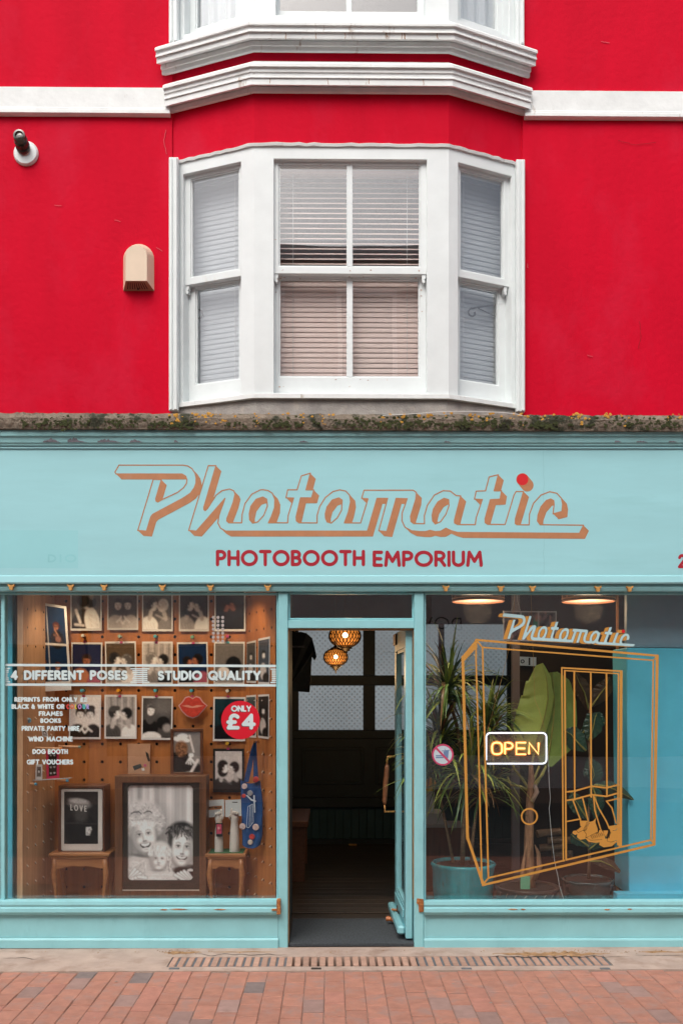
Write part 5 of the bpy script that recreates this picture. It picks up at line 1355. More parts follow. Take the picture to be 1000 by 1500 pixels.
# ================================================================== DOOR AND SHOP INTERIOR
SG = mat('satin teal door paint', (0.25, 0.55, 0.60), 0.35, var=0.07, vs=8, bump=.15, bs=30, bd=.004)
H_ = (XX(594, .11), .11); E_ = (XX(578, .86), .86)
FD = Face(H_, E_)
zt = P(578, 929, .86).z; zb = .035
def zE(py): return P(578, py, .86).z
def dring(o, i, a, b):
    m = MB(); FD.ring(m, o, i, a, b); return m
L_ = FD.L
door = dring((0, zb, L_, zt), (.10, zE(1299), L_ - .105, zt - .13), 0, -.042).build('door', SG, bld, bev=.003, label='teal glazed shop door standing open inwards')
dring((.1005, zE(1299) + .0005, L_ - .1055, zt - .1305), (.118, zE(1299) + .02, L_ - .123, zt - .15), -.006, -.036).build('glazing_bead', SG, door)
m = MB(); FD.box(m, .117, zE(1299) + .019, L_ - .122, zt - .149, -.019, -.024); m.build('pane', GLASS, door)
m = MB(); FD.box(m, .10, zb + .11, L_ - .105, zE(1302), .012, .0005); m.build('kick_panel', SG, door, bev=.004)
m = MB(); FD.box(m, .02, zb + .02, L_ - .005, zb + .075, .05, .0005); m.build('weather_bar', SG, door, bev=.012)
m = MB(); c = (L_ * .5, zE(1326))
m.poly3([FD.pt(L_ * .55 + .05 * math.cos(a), zE(1328) + .085 * math.sin(a), .016) for a in [k * math.tau / 20 for k in range(20)]], FD.N * -.004); m.build('letter_plate', mat('dark bronze', (.06, .045, .03), .35, .6), door)
m = MB(); m.tube([FD.pt(L_ * .55, zE(1318), .018), FD.pt(L_ * .55 + .02, zE(1318), .05)], .008, 8); m.build('bronze_latch', RUST, door)
m = MB(); FD.box(m, L_ - .16, zt - .085, L_ - .002, zt - .005, .012, .0005); m.build('closer_box', mat('copper brown metal', (.22, .12, .08), .4, .5), door, bev=.003)
ha, hb = zE(1108), zE(1188); uh = L_ - .05
m = MB(); m.tube([FD.pt(uh, ha, .001), FD.pt(uh, ha, .055), FD.pt(uh, ha - .05, .06)], .007, 8); m.build('handle_bracket', BRASS, door, smooth=True)
m = MB(); m.tube([FD.pt(uh, hb, .001), FD.pt(uh, hb + .0, .075), FD.pt(uh, hb + .05, .078)], .007, 8); m.build('handle_bracket', BRASS, door, smooth=True)
m = MB(); m.tube([FD.pt(uh, ha - .05, .06), FD.pt(uh, ha - .08, .06), FD.pt(uh, (ha + hb) / 2, .07), FD.pt(uh, hb + .08, .077), FD.pt(uh, hb + .05, .078)], [.010, .017, .019, .017, .010], 10)
m.build('handle', mat('worn wooden grip', (.26, .11, .05), .4, var=.3, vs=20), door, smooth=True)
m = MB(); c = P(566, 1362, .55); c.z = .06; m.tube([c, c + Vector((.03, -.01, 0))], [.018, .014], 10); m.tube([c + Vector((.03, -.01, 0)), c + Vector((.06, -.01, -.02))], [.012, .012], 8)
tag(m.build('door_stop', mat('orange rubber', (.5, .16, .05), .5), None), 'orange brown door stop on the mat at the foot of the open door', 'door stop')
# room
IY1 = 4.15
FLR = wood('dark oiled floorboards', (0.05, 0.035, 0.024), (0.03, 0.022, 0.016), .35, 2, 'x')
DGR = mat('blackish green paint', (0.022, 0.032, 0.031), .5, var=.15, vs=6)
DTL = mat('dark petrol tongue and groove', (0.028, 0.07, 0.075), .6, var=.12, vs=6)
m = MB(); m.box((-3.6, .165, -.05), (4.4, 4.6, .005)); m.build('shop_floor', FLR, None, kind='structure')
m = MB(); m.box((-3.6, .17, 3.0), (4.4, 4.6, 3.05)); m.build('ceiling', mat('ceiling paint', (.20, .19, .18), .9), None, kind='structure')
m = MB(); m.box((-3.65, .17, 0), (-3.6, 4.6, 3.0)); m.box((-3.6, 4.6, 0), (4.4, 4.65, 3.0)); m.build('interior_wall', mat('dark shop wall', (.10, .085, .075), .8), None, kind='structure')
m = MB(); m.box((4.4, .17, 0), (4.45, 4.6, 3.0)); m.build('interior_wall', BLUE, None, kind='structure')
# floor planks visible beyond the mat, each its own board
yk = 1.0; k = 0; me_ = None
while yk < 3.9:
    c = Vector((.1, yk, .006))
    if me_ is None:
        m = MB(); m.box((-1.4, yk - .068, .006), (1.6, yk + .068, .016)); o = m.build('plank', mat('dark plank', (0.045, 0.032, 0.022), .35, rnd=.35, var=.2, vs=4, stretch=(.6, 8, 8)), bpy.data.objects['shop_floor'], loc=c, bev=.002); me_ = o.data
    else:
        o = bpy.data.objects.new('plank', me_); COL.objects.link(o); o.parent = bpy.data.objects['shop_floor']; o.location = c - WL[o.parent]
    yk += .14; k += 1
MATM = mat('charcoal ribbed matting', (0.05, 0.058, 0.065), .95, var=.35, vs=90, bump=1.0, bs=260, bd=.004, stretch=(1, .25, 1))
m = MB(); m.box((XX(424, .2), .06, .0), (XX(604, .2), .72, .022)); tag(m.build('door_mat', MATM, None, bev=.003), 'charcoal door mat filling the entrance of the shop', 'door mat')
# panelled screen with frosted lights
scr = thing('panelled_screen', 'dark green panelled screen with frosted upper panes across the back of the shop', 'partition', (.4, IY1, 0))
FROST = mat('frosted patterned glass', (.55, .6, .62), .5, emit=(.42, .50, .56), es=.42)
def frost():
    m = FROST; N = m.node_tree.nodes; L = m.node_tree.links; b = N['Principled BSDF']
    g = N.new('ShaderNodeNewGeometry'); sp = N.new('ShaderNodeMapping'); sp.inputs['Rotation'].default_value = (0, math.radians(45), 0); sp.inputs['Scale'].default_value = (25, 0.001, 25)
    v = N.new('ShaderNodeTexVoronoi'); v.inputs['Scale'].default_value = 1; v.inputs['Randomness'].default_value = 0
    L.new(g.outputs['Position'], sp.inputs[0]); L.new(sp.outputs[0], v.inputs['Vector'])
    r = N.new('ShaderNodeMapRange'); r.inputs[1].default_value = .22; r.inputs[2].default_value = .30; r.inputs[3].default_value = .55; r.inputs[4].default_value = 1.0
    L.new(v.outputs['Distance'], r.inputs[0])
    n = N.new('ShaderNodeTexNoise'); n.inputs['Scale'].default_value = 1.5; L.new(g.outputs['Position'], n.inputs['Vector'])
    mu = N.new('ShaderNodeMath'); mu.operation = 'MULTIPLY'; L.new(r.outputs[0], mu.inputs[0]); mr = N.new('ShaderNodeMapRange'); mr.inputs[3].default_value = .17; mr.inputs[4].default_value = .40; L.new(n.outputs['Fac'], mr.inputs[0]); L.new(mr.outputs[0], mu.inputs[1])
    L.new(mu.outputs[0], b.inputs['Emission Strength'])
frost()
SF = Face((XX(380, IY1), IY1), (XX(1000, IY1), IY1))
def sz(py): return P(484, py, IY1).z
panes = []
cols = [(437, 537), (545, 642), (650, 742)]
m = MB(); u0, u1 = SF.hit(408, 1000)[0], SF.hit(760, 1000)[0]
m.add([], [])
def bx(a, b, c, d, of, ob, nm, mt=DGR, **k_):
    q = MB(); SF.box(q, SF.hit(a, 1000, 0)[0], sz(d), SF.hit(c, 1000, 0)[0], sz(b), of, ob); return q.build(nm, mt, scr, **k_)
bx(408, 830, 760, 914, .03, -.03, 'rail', bev=.004); bx(408, 990, 760, 1004, .03, -.03, 'rail', bev=.004); bx(408, 1070, 760, 1082, .035, -.03, 'rail', bev=.004)
for a, b in ((408, 437), (532, 549), (642, 650), (742, 760)):
    bx(a, 914.5, b, 989.5, .028, -.03, 'post'); bx(a, 1004.5, b, 1069.5, .028, -.03, 'post')
for a, b in cols:
    a1, b1 = (a if a > 440 else 437), b
    bx(a1 + .3, 914.6, b1 - (5.3 if b1 < 540 else .3), 989.4, -.005, -.012, 'frosted_pane', FROST)
    bx(a1 + .3, 1004.6, b1 - (5.3 if b1 < 540 else .3), 1069.4, -.005, -.012, 'frosted_pane', FROST)
bx(408, 1082.3, 760, 1168, .012, -.02, 'panel_board')
for a, b in cols:
    q = MB(); SF.ring(q, (SF.hit(a + 5, 1000)[0], sz(1149), SF.hit(b - 5, 1000)[0], sz(1095)), (SF.hit(a + 9, 1000)[0], sz(1145), SF.hit(b - 9, 1000)[0], sz(1099)), .03, .0125); q.build('panel_moulding', DGR, scr, bev=.004)
bx(408, 1168.3, 760, 1182, .07, -.02, 'ledge', bev=.004)
for k in range(30):
    x = 410 + 11.6 * k
    if x > 756: break
    bx(x, 1182.4, x + 11.2, 1229, .012, -.01, 'board', DTL, bev=.003)
bx(408, 1229.2, 760, 1238, .03, -.01, 'skirting', DGR)
q = MB(); c = P(511, 1242, 3.9); c.z = .03; q.tube([c, c + Vector((.08, 0, .0))], .010, 6); tag(q.build('floor_bolt', BRASS, None), 'small brass bolt lying at the foot of the dark screen', 'bolt')
# bench at the left inside the door
bn = thing('bench', 'low brown wooden bench inside the doorway on the left', 'bench', P(425, 1250, 2.4))
BW_ = wood('bench wood', (.14, .06, .03), (.09, .04, .02), .4, 4, 'y')
zt_ = P(440, 1204, 2.0).z
m = MB(); m.box((XX(385, 2.0), 2.0, zt_ - .05), (XX(451, 2.0), 2.9, zt_)); m.build('seat', BW_, bn, bev=.004)
m = MB(); m.box((XX(385, 2.0), 2.03, .02), (XX(446, 2.0), 2.06, zt_ - .051)); m.build('end_panel', BW_, bn); m = MB(); m.box((XX(385, 2.0), 2.85, .02), (XX(446, 2.0), 2.88, zt_ - .051)); m.build('end_panel', BW_, bn)
# Moroccan lamps
def moroccan(px, py, rpx, Y, lab):
    c = P(px, py, Y); s = (Y + DIST) / 1400; r = rpx * s
    root = thing('mosaic_lamp', lab, 'pendant lamp', c, 'hanging mosaic lamps')
    AMB = mat('amber mosaic glass', (.5, .18, .03), .4, emit=(1.0, .32, .05), es=.55, var=.3, vs=60)
    prof = [(r * math.cos(t), r * .74 * math.sin(t)) for t in [math.radians(-68 + 136 * k / 14) for k in range(15)]]
    m = MB(); m.lathe(c, [(a * .96, b * .96) for a, b in prof], 28, True); m.build('shade', AMB, root, smooth=True)
    # lattice of criss-crossing brass strips
    m = MB(); n = 26
    for d in (-1, 1):
        for k in range(n):
            pts = []
            for j in range(15):
                t = math.radians(-68 + 136 * j / 14); a = k * math.tau / n + d * .75 * j / 14
                pts.append(c + Vector((r * math.cos(t) * math.cos(a), r * math.cos(t) * math.sin(a), r * .74 * math.sin(t))))
            m.tube(pts, r * .03, 4)
    m.build('lattice', mat('dark bronze lattice', (.035, .018, .008), .5, .3), root, kind='stuff')
    DB = mat('dark bronze', (.06, .045, .03), .35, .6)
    m = MB(); m.lathe(c - Vector((0, 0, r * .70)), [(r * .42, 0), (r * .5, -r * .06), (r * .30, -r * .12), (r * .34, -r * .2), (r * .16, -r * .26), (r * .18, -r * .34), (r * .05, -r * .40), (r * .06, -r * .5), (0.001, -r * .62)], 20, False); m.build('finial', BRASS if False else DB, root, smooth=True)
    m = MB(); m.lathe(c + Vector((0, 0, r * .68)), [(r * .4, 0), (r * .44, r * .07), (r * .22, r * .16), (r * .08, r * .3), (r * .02, r * .32)], 20, False); m.tube([c + Vector((0, 0, r)), (c.x, c.y, 2.99)], .004, 5); m.build('hanger', DB, root)
    m = MB(); m.lathe(c + Vector((0, -r * .99, 0)), [(.001, r * .17), (r * .12, r * .12), (r * .17, 0), (r * .12, -r * .12), (.001, -r * .17)], 12); m.build('bulb', mat('glowing bulb', (1, .8, .5), .5, emit=(1.0, .72, .38), es=5), root, smooth=True)
    l = bpy.data.lights.new('bulb light', 'POINT'); l.energy = 3; l.color = (1, .62, .28); l.shadow_soft_size = r * 1.1; lo = bpy.data.objects.new('bulb light', l); COL.objects.link(lo); lo.parent = root; lo.location = (0, -r * 1.3, -r * 1.6)
moroccan(505, 932, 23.5, 2.2, 'upper larger amber mosaic globe lamp glimpsed through the doorway')
moroccan(491.5, 963, 18, 1.9, 'lower smaller amber mosaic globe lamp in the doorway')
# T shirt
TS = mat('black cotton', (.012, .016, .015), .9, var=.2, vs=20, bump=.6, bs=25, bd=.01)
ts = thing('hanging_t_shirt', 'black T-shirt hanging inside the doorway at upper left', 't-shirt', P(440, 1015, 1.2))
m = MB(); pts = [(418, 926), (428, 924), (434, 927), (440, 925.5), (449, 928), (457, 935), (461, 950), (463.5, 962), (460.5, 968), (456.5, 962), (455.5, 975), (455, 995), (453, 1014.5), (440, 1013.5), (420, 1012)]
loops = [pts]; n = len(pts)
def tsmap(x, y): v = P(x, y, 1.2); v.y += .015 * math.sin(x * .5 + y * .02); return v
fill('shirt', loops, tsmap, TS, ts, thick=.05)
m = MB(); m.tube([P(x, y, 1.22) for x, y in ((422, 932), (432, 924), (438, 919), (438, 912), (442, 908))], .004, 5); m.build('hanger', BRASS, ts)
text_mesh('chest_print', 'PHOTOMATIC', 427, 446, 946, 949, .4, 1.18, mat('grey shirt print', (.10, .10, .10), .8), ts, gap=.3)
# ceiling spotlights of the window displays and shop (lit; above the sight line behind the fascia)
SPK = mat('spot housing', (.05, .05, .05), .4); 
def spot(x, y, z, en, tx, ty, tz, lab, size=70):
    r = thing('ceiling_spotlight', lab, 'spotlight', (x, y, z), 'warm ceiling spotlights')
    d = (Vector((tx, ty, tz)) - Vector((x, y, z))).normalized()
    m = MB(); a = Vector((x, y, z)); m.tube([a, a - d * .10], .032, 12); m.tube([a - d * .05, (x, y, z + .1)], .006, 5); m.build('housing', SPK, r)
    m = MB(); m.tube([a + d * .001, a + d * .004], .028, 12); m.build('lens', mat('lit lens', (1, .8, .6), .5, emit=(1, .74, .45), es=12), r)
    l = bpy.data.lights.new('spot', 'SPOT'); l.energy = en; l.color = (1, .72, .44); l.spot_size = math.radians(size); l.spot_blend = .8; l.shadow_soft_size = .03
    lo = bpy.data.objects.new('spot light', l); COL.objects.link(lo); lo.parent = r; lo.location = d * .02; lo.rotation_euler = d.to_track_quat('-Z', 'Y').to_euler()
LZ = 2.36
for k, (x, tx) in enumerate(((-1.75, -1.6), (-1.2, -1.15), (-.6, -.75))):
    spot(x, .17 + .045, LZ - .02, SPOTW, tx, .6, 1.1, 'warm spotlight over the left display, %s' % ('nearest the outer wall', 'in the middle', 'nearest the door')[k], 110)
# ================================================================== RIGHT WINDOW
RB = .62
# blue side wall; upper panel has a reflection's paler grey tone painted in
m = MB(); m.prism([(917.5, 949), (1080, 951), (1080, 1312), (921, 1312)], .30, .62); tag(m.build('blue_wall_block', BLUE, None, bev=.006), 'bright blue painted block wall at the right of the plant window', 'wall')
m = MB(); m.prism([(918, 840), (1080, 840), (1080, 950), (917.5, 948)], .31, .36); tag(m.build('blue_wall_block', mat('blue with painted reflection', (.20, .34, .42), .6), None), 'upper blue wall, paler with a painted-in reflection, above the bright blue block', 'wall')
m = MB(); m.box((XX(622, .2), .165, .0), (XX(1330, .2), 1.0, .15)); m.build('display_floor', WALND, bld)
m = MB(); m.prism([(903, 1309), (1080, 1309), (1080, 1330), (903, 1330)], .22, .299); m.build('display_step', BLUE, bld, bev=.003)
# dark interior boards behind the plants
m = MB(); m.box((XX(755, 1.9), 1.9, .0), (XX(935, 1.9), 1.94, 2.6)); tag(m.build('dark_panel', mat('brown black board', (.035, .026, .02), .6, var=.2, vs=3), None), 'dark brown board standing behind the plants', 'panel')
m = MB(); m.box((XX(750, 1.5), 1.5, .0), (XX(761, 1.5), 1.55, 2.9)); tag(m.build('grey_post', mat('grey lilac post', (.22, .20, .22), .6), None), 'slim grey post behind the OPEN sign', 'post')
m = MB(); m.box((XX(903, .9), .9, .15), (XX(906, .9), .92, 2.6)); tag(m.build('copper_pole', mat('copper pole', (.45, .22, .10), .4, .5), None), 'thin copper coloured pole beside the blue wall', 'pole')
# paper things deep inside
pc = thing('poster', 'white poster with black symbols behind the big leaf', 'poster', P(773, 975, 1.8))
m = MB(); m.prism([(761, 962), (785, 963), (785, 976), (761, 975)], 1.8, 1.805); m.build('sheet', mat('poster white', (.5, .56, .58), .7, emit=(.5, .58, .6), es=.10), pc)
m = MB(); c = P(765, 969, 1.795); m.tube([c + Vector((.013 * math.cos(a), 0, .013 * math.sin(a))) for a in [i * math.tau / 12 for i in range(12)]], .004, 5, True); m.box((c.x + .05, 1.79, c.z - .03), (c.x + .062, 1.797, c.z + .03)); m.build('symbol', BLACK, pc)
st = thing('sideboard', 'low dark sideboard with pale box and yellow basket behind the dragon tree', 'sideboard', P(636, 1215, 1.3))
m = MB(); m.rect(600, 1213, 690, 1330, 1.3, 1.7); m.build('cabinet', WALND, st)
m = MB(); m.rect(618, 1191, 650, 1208.5, 1.35, 1.6); tag(m.build('storage_box', mat('pale grey box', (.35, .35, .36), .7), None, bev=.004), 'pale grey box on the sideboard behind the dragon tree leaves', 'box')
m = MB(); m.rect(600, 1209, 660, 1212.6, 1.31, 1.62); m.build('top', mat('grey shelf top', (.25, .25, .25), .6), st)
m = MB(); m.rect(621, 1160, 636, 1190.5, 1.4, 1.5); tag(m.build('white_box', mat('white box', (.45, .48, .5), .6), None, bev=.004), 'upright white box standing on the pale grey box', 'box')
m = MB(); disc_y(m, P(628, 1149, 1.38), [(.045, 0), (.055, .02), (.05, .04)], 18); tag(m.build('yellow_disc', mat('saffron yellow', (.6, .30, .02), .5), None), 'round saffron yellow ornament beside the window post', 'ornament')
# ---- pots
def pot(name, lab, cx, ytop, wtop, Y, mt, prof, seg=40, ribs=None):
    s = (Y + DIST) / 1400; c = P(cx, ytop, Y); R = wtop / 2 * s; z = .152
    root = thing(name, lab, 'plant pot', (c.x, c.y, z)); H = c.z - z
    m = MB(); m.lathe((c.x, c.y, z), [(R * a, H * b) for a, b in prof], seg); o = m.build('body', mt, root, smooth=True)
    m = MB(); m.lathe((c.x, c.y, z), [(.001, H * .93), (R * .88, H * .93)], seg); m.build('soil', mat('potting soil', (.03, .02, .014), 1, bump=1, bs=90, bd=.01), root)
    if ribs:
        for k in range(ribs):
            a = k * math.tau / ribs; m = MB()
            m.tube([(c.x + R * q * math.cos(a + w), c.y + R * q * math.sin(a + w), z + H * h) for q, h, w in ((.80, .05, -.08), (.90, .4, -.05), (.985, .75, .03), (.99, .86, .10))], .004, 5)
            m.build('rib', mat('pale rib clay', (.3, .18, .13), .5), root, smooth=True)
    return root, c, R
GLAZE = mat('turquoise pot glaze', (0.02, 0.34, 0.38), .25, var=.25, vs=6, stretch=(3, 3, .8), col2=(.10, .07, .04), c2at=.60, c2w=.2, c2s=6, coat=.4, c2stretch=(1.5, 1.5, .8))
PR = [(.86, 0), (.93, .1), (.97, .4), (.985, .8), (1.02, .92), (1.04, .97), (1.0, 1.0), (.93, 1.0), (.9, .95), (.88, .5)]
p1, c1, R1 = pot('glazed_pot', 'large turquoise glazed pot holding the dragon tree at the left of the window', 678, 1263, 92, .52, GLAZE, PR)
BRN = mat('dark brown glaze', (.07, .045, .035), .3, var=.3, vs=20, coat=.4)
p2, c2_, R2 = pot('ribbed_pot', 'wide dark brown ribbed pot under the banana plant', 772, 1298, 92, .40, BRN, PR, ribs=20)
p3, c3, R3 = pot('glazed_pot', 'dark bronze green pot holding the dark leaved plant beside the blue wall', 860, 1287, 74, .46, mat('bronze green glaze', (.05, .065, .06), .22, var=.5, vs=9, coat=.5, col2=(.10, .2, .22), c2at=.55, c2s=9), PR)
# ---- leaves
def leaf_mats(nm, c, c2, rough=.4):
    m = mat(nm, c, rough, var=.3, vs=12, stretch=(1, 1, .4), col2=c2, c2at=.5, c2w=.2, c2s=9)
    b = m.node_tree.nodes['Principled BSDF']; return m
LG1 = leaf_mats('yellow green blade', (.46, .50, .08), (.28, .38, .06)); LG2 = leaf_mats('mid green blade', (.22, .32, .06), (.12, .20, .045)); LG3 = leaf_mats('dark green blade', (.06, .11, .035), (.03, .065, .02)); LDRY = leaf_mats('dry straw blade', (.30, .17, .07), (.2, .1, .04))
def blade(mb, o, ang, el, L, w, droop, seg=8):
    """arching strap leaf"""
    d = Vector((math.cos(ang) * math.cos(el), math.sin(ang) * math.cos(el), math.sin(el))); p = Vector(o); side = Vector((-math.sin(ang), math.cos(ang), 0))
    n0 = len(mb.v); st_ = L / seg
    for k in range(seg + 1):
        t = k / seg; ww = w * (min(1, .35 + t * 3) if t < .3 else 1) * (1 - max(0, t - .35) / .65) ** .8 + .0004
        up = side.cross(d).normalized()
        mb.v += [p - side * ww, p - up * ww * .35 * (1 if t < .9 else 0), p + side * ww]
        p = p + d * st_; d = (d + Vector((0, 0, -droop * st_ * (1 + t)))).normalized()
        if p.y < .155: p.y = .155 + random.random() * .004; d.y = max(d.y, .02)
    for k in range(seg):
        a = n0 + 3 * k; mb.f += [(a, a + 1, a + 4, a + 3), (a + 1, a + 2, a + 5, a + 4)]
def rosette(root, cx, cy, Y, n, L, seed):
    random.seed(seed); o = P(cx, cy, Y)
    ms = {0: MB(), 1: MB(), 2: MB(), 3: MB()}
    for k in range(n):
        ang = random.uniform(0, math.tau); el = math.radians(random.choice([random.uniform(35, 85), random.uniform(-25, 50)]))
        t = random.random(); mi = 0 if t < .2 else 1 if t < .55 else 2 if t < .94 else 3
        if el < -.1 and random.random() < .25: mi = 3
        oo = o + Vector((random.gauss(0, .012), random.gauss(0, .012), random.uniform(-.10, .04)))
        blade(ms[mi], oo, ang, el, L * random.uniform(.6, 1.15), random.uniform(.007, .0135), random.uniform(1.2, 4.2))
    for mi, mt in ((0, LG1), (1, LG2), (2, LG3), (3, LDRY)):
        if ms[mi].v: mk('foliage', ms[mi].v, ms[mi].f, mt, root, smooth=True, kind='stuff')
dt = thing('dragon_tree', 'spiky dragon tree with several leafy heads growing in the large turquoise pot', 'potted plant', (c1.x, c1.y, c1.z - .02))
BARK = mat('ringed tan bark', (.26, .16, .09), .9, var=.25, vs=8, stretch=(2, 2, 14), bump=.8, bs=12, bstretch=(1, 1, 9), bd=.01)
for pts, r in (([(677, 1268, .52), (678, 1225, .50), (681, 1180, .5), (680, 1130, .5), (668, 1060, .52), (655, 1015, .52)], .017), ([(690, 1268, .56), (692, 1230, .56), (697, 1190, .58), (703, 1150, .6), (712, 1100, .62), (716, 1060, .62)], .012), ([(664, 1266, .6), (655, 1220, .66), (645, 1170, .7), (640, 1110, .7)], .011)):
    m = MB(); m.tube([P(*q) for q in pts], [r * (1 - .07 * k) for k in range(len(pts))], 9); m.build('trunk', BARK, dt, smooth=True)
rosette(dt, 656, 1012, .45, 120, .50, 1); rosette(dt, 645, 1075, .55, 110, .44, 2); rosette(dt, 715, 1062, .56, 110, .42, 3); rosette(dt, 690, 1130, .5, 110, .50, 4); rosette(dt, 632, 1120, .6, 70, .42, 5); rosette(dt, 705, 1150, .66, 90, .46, 6)
# banana plant
random.seed(11)
bp_ = thing('banana_plant', 'young banana plant with one huge pale green leaf and a fibrous brown stem', 'potted plant', (c2_.x, c2_.y, c2_.z - .02))
FIB = mat('fibrous brown stem', (.34, .17, .085), .8, var=.35, vs=14, stretch=(3, 3, .6), col2=(.20, .085, .04), c2at=.5, c2w=.2, c2s=8, bump=.9, bs=20, bstretch=(5, 5, .6), bd=.012)
m = MB(); m.tube([P(x, y, .42) for x, y in ((776, 1305), (775, 1280), (774, 1245), (775, 1205), (776, 1170), (778, 1140), (777, 1120))], [.040, .036, .032, .030, .026, .021, .014], 12); m.build('stem', FIB, bp_, smooth=True)
for pts, w, mt in (([(768, 1300), (764, 1280), (768, 1255), (771, 1235)], .012, FIB), ([(782, 1290), (790, 1270), (788, 1250), (783, 1238)], .016, FIB), ([(779, 1175), (786, 1160), (783, 1150)], .014, mat('pale sheath', (.45, .30, .22), .7, var=.2, vs=12))):
    m = MB(); m.tube([P(x, y, .385) for x, y in pts], [w, w * 1.2, w * .8, .003][:len(pts)], 8); m.build('sheath', mt, bp_, smooth=True)
STEMG = mat('green yellow leaf stalk', (.30, .26, .06), .5, var=.2, vs=10)
def big_leaf(root, pts, wid, Y, curl, mt, stalk=None, notch=0, name='leaf', vein=True, seed=0, asym=1.0, tiltY=.0):
    """pts: midrib in pixels base->tip; wid: half width (px) list; a cupped, slightly waved blade"""
    rs = np.random.default_rng(seed); n = len(pts); s = (Y + DIST) / 1400; N2 = 28; W2 = 7; V = []; Fc = []
    def interp(arr, t):
        f = t * (len(arr) - 1); i = min(int(f), len(arr) - 2); return arr[i] + (arr[i + 1] - arr[i]) * (f - i)
    xs_ = [p[0] for p in pts]; ys_ = [p[1] for p in pts]
    for k in range(N2 + 1):
        t = k / N2; x = interp(xs_, t); y = interp(ys_, t); dx = interp(xs_, min(1, t + .02)) - interp(xs_, max(0, t - .02)); dy = interp(ys_, min(1, t + .02)) - interp(ys_, max(0, t - .02))
        l = math.hypot(dx, dy) + 1e-9; nx_, ny_ = -dy / l, dx / l; w = interp(wid, t)
        for j in range(-W2, W2 + 1):
            q = j / W2; ww = w * (asym if q > 0 else 1)
            v = P(x + nx_ * q * ww, y + ny_ * q * ww, Y)
            v.y += curl * s * w * (abs(q) ** 1.5) * .6 + .004 * math.sin(t * 40 + abs(q) * 5) * abs(q) + tiltY * q * w * s + (0 if j else -.003)
            V.append(v)
    M_ = 2 * W2 + 1
    for k in range(N2):
        for j in range(2 * W2): a = k * M_ + j; Fc.append((a, a + 1, a + M_ + 1, a + M_))
    lf = mk(name, V, Fc, mt, root, smooth=True)
    mb = MB(); mb.tube([P(interp(xs_, k / 12), interp(ys_, k / 12), Y - .006) for k in range(13)], [.0065 * (1 - .07 * k) for k in range(13)], 6); mb.build('midrib', STEMG, lf, smooth=True)
    if stalk: mb = MB(); mb.tube([P(a, b, c_) for a, b, c_ in stalk], .009, 7); mb.build('stalk', STEMG, lf, smooth=True)
    return lf
def veiny(name, c, c2, sc_=55, rough=.38):
    m = mat(name, c, rough, var=.14, vs=5, col2=c2, c2at=.48, c2w=.25, c2s=4); N = m.node_tree.nodes; L = m.node_tree.links; b = N['Principled BSDF']
    g = N.new('ShaderNodeNewGeometry'); w = N.new('ShaderNodeTexWave'); w.bands_direction = 'DIAGONAL'; w.inputs['Scale'].default_value = sc_; w.inputs['Distortion'].default_value = 1.5
    L.new(g.outputs['Position'], w.inputs[0]); bp = N.new('ShaderNodeBump'); bp.inputs['Strength'].default_value = .35; bp.inputs['Distance'].default_value = .003; L.new(w.outputs['Fac'], bp.inputs['Height']); L.new(bp.outputs[0], b.inputs['Normal'])
    return m
BAN = veiny('pale banana leaf', (.40, .46, .10), (.28, .38, .07)); BAN2 = veiny('mid banana leaf', (.20, .28, .06), (.14, .22, .05)); RUB = veiny('dark rubbery leaf', (.035, .075, .045), (.02, .05, .035), 30, .3)
big_leaf(bp_, [(778, 1106), (788, 1080), (797, 1052), (803, 1022), (800, 992), (793, 972)], [18, 38, 41, 38, 29, 9], .44, .25, BAN, stalk=[(782, 1104, .44), (775, 1140, .43)], asym=.25, seed=1)
big_leaf(bp_, [(800, 1122), (806, 1090), (810, 1060), (812, 1030), (810, 1000), (808, 985)], [8, 32, 34, 31, 24, 8], .50, -.2, BAN2, stalk=[(800, 1122, .5), (780, 1160, .45)], seed=2)
big_leaf(bp_, [(790, 1122), (800, 1112), (815, 1104), (832, 1098)], [2, 7, 10, 2], .52, .3, RUB, stalk=[(790, 1122, .52), (778, 1150, .45)], seed=3)
for k, (x1, y1) in enumerate(((754, 1128), (748, 1150), (795, 1135))):
    m = MB(); m.tube([P(777, 1160, .42), P((777 + x1) / 2 - 1, (1160 + y1) / 2 - 3, .42), P(x1, y1, .40), P(x1 - 5 if x1 < 777 else x1 + 4, y1 - 12, .4)], [.010, .009, .008, .006], 7); m.build('leaf_stalk', STEMG, bp_, smooth=True)
m = MB(); m.rect(762, 1284, 776, 1303, .335, .337); tg = m.build('plant_tag', mat('mint green tag', (.15, .42, .25), .4), None); tag(tg, 'mint green plant label stuck in the brown ribbed pot', 'plant label')
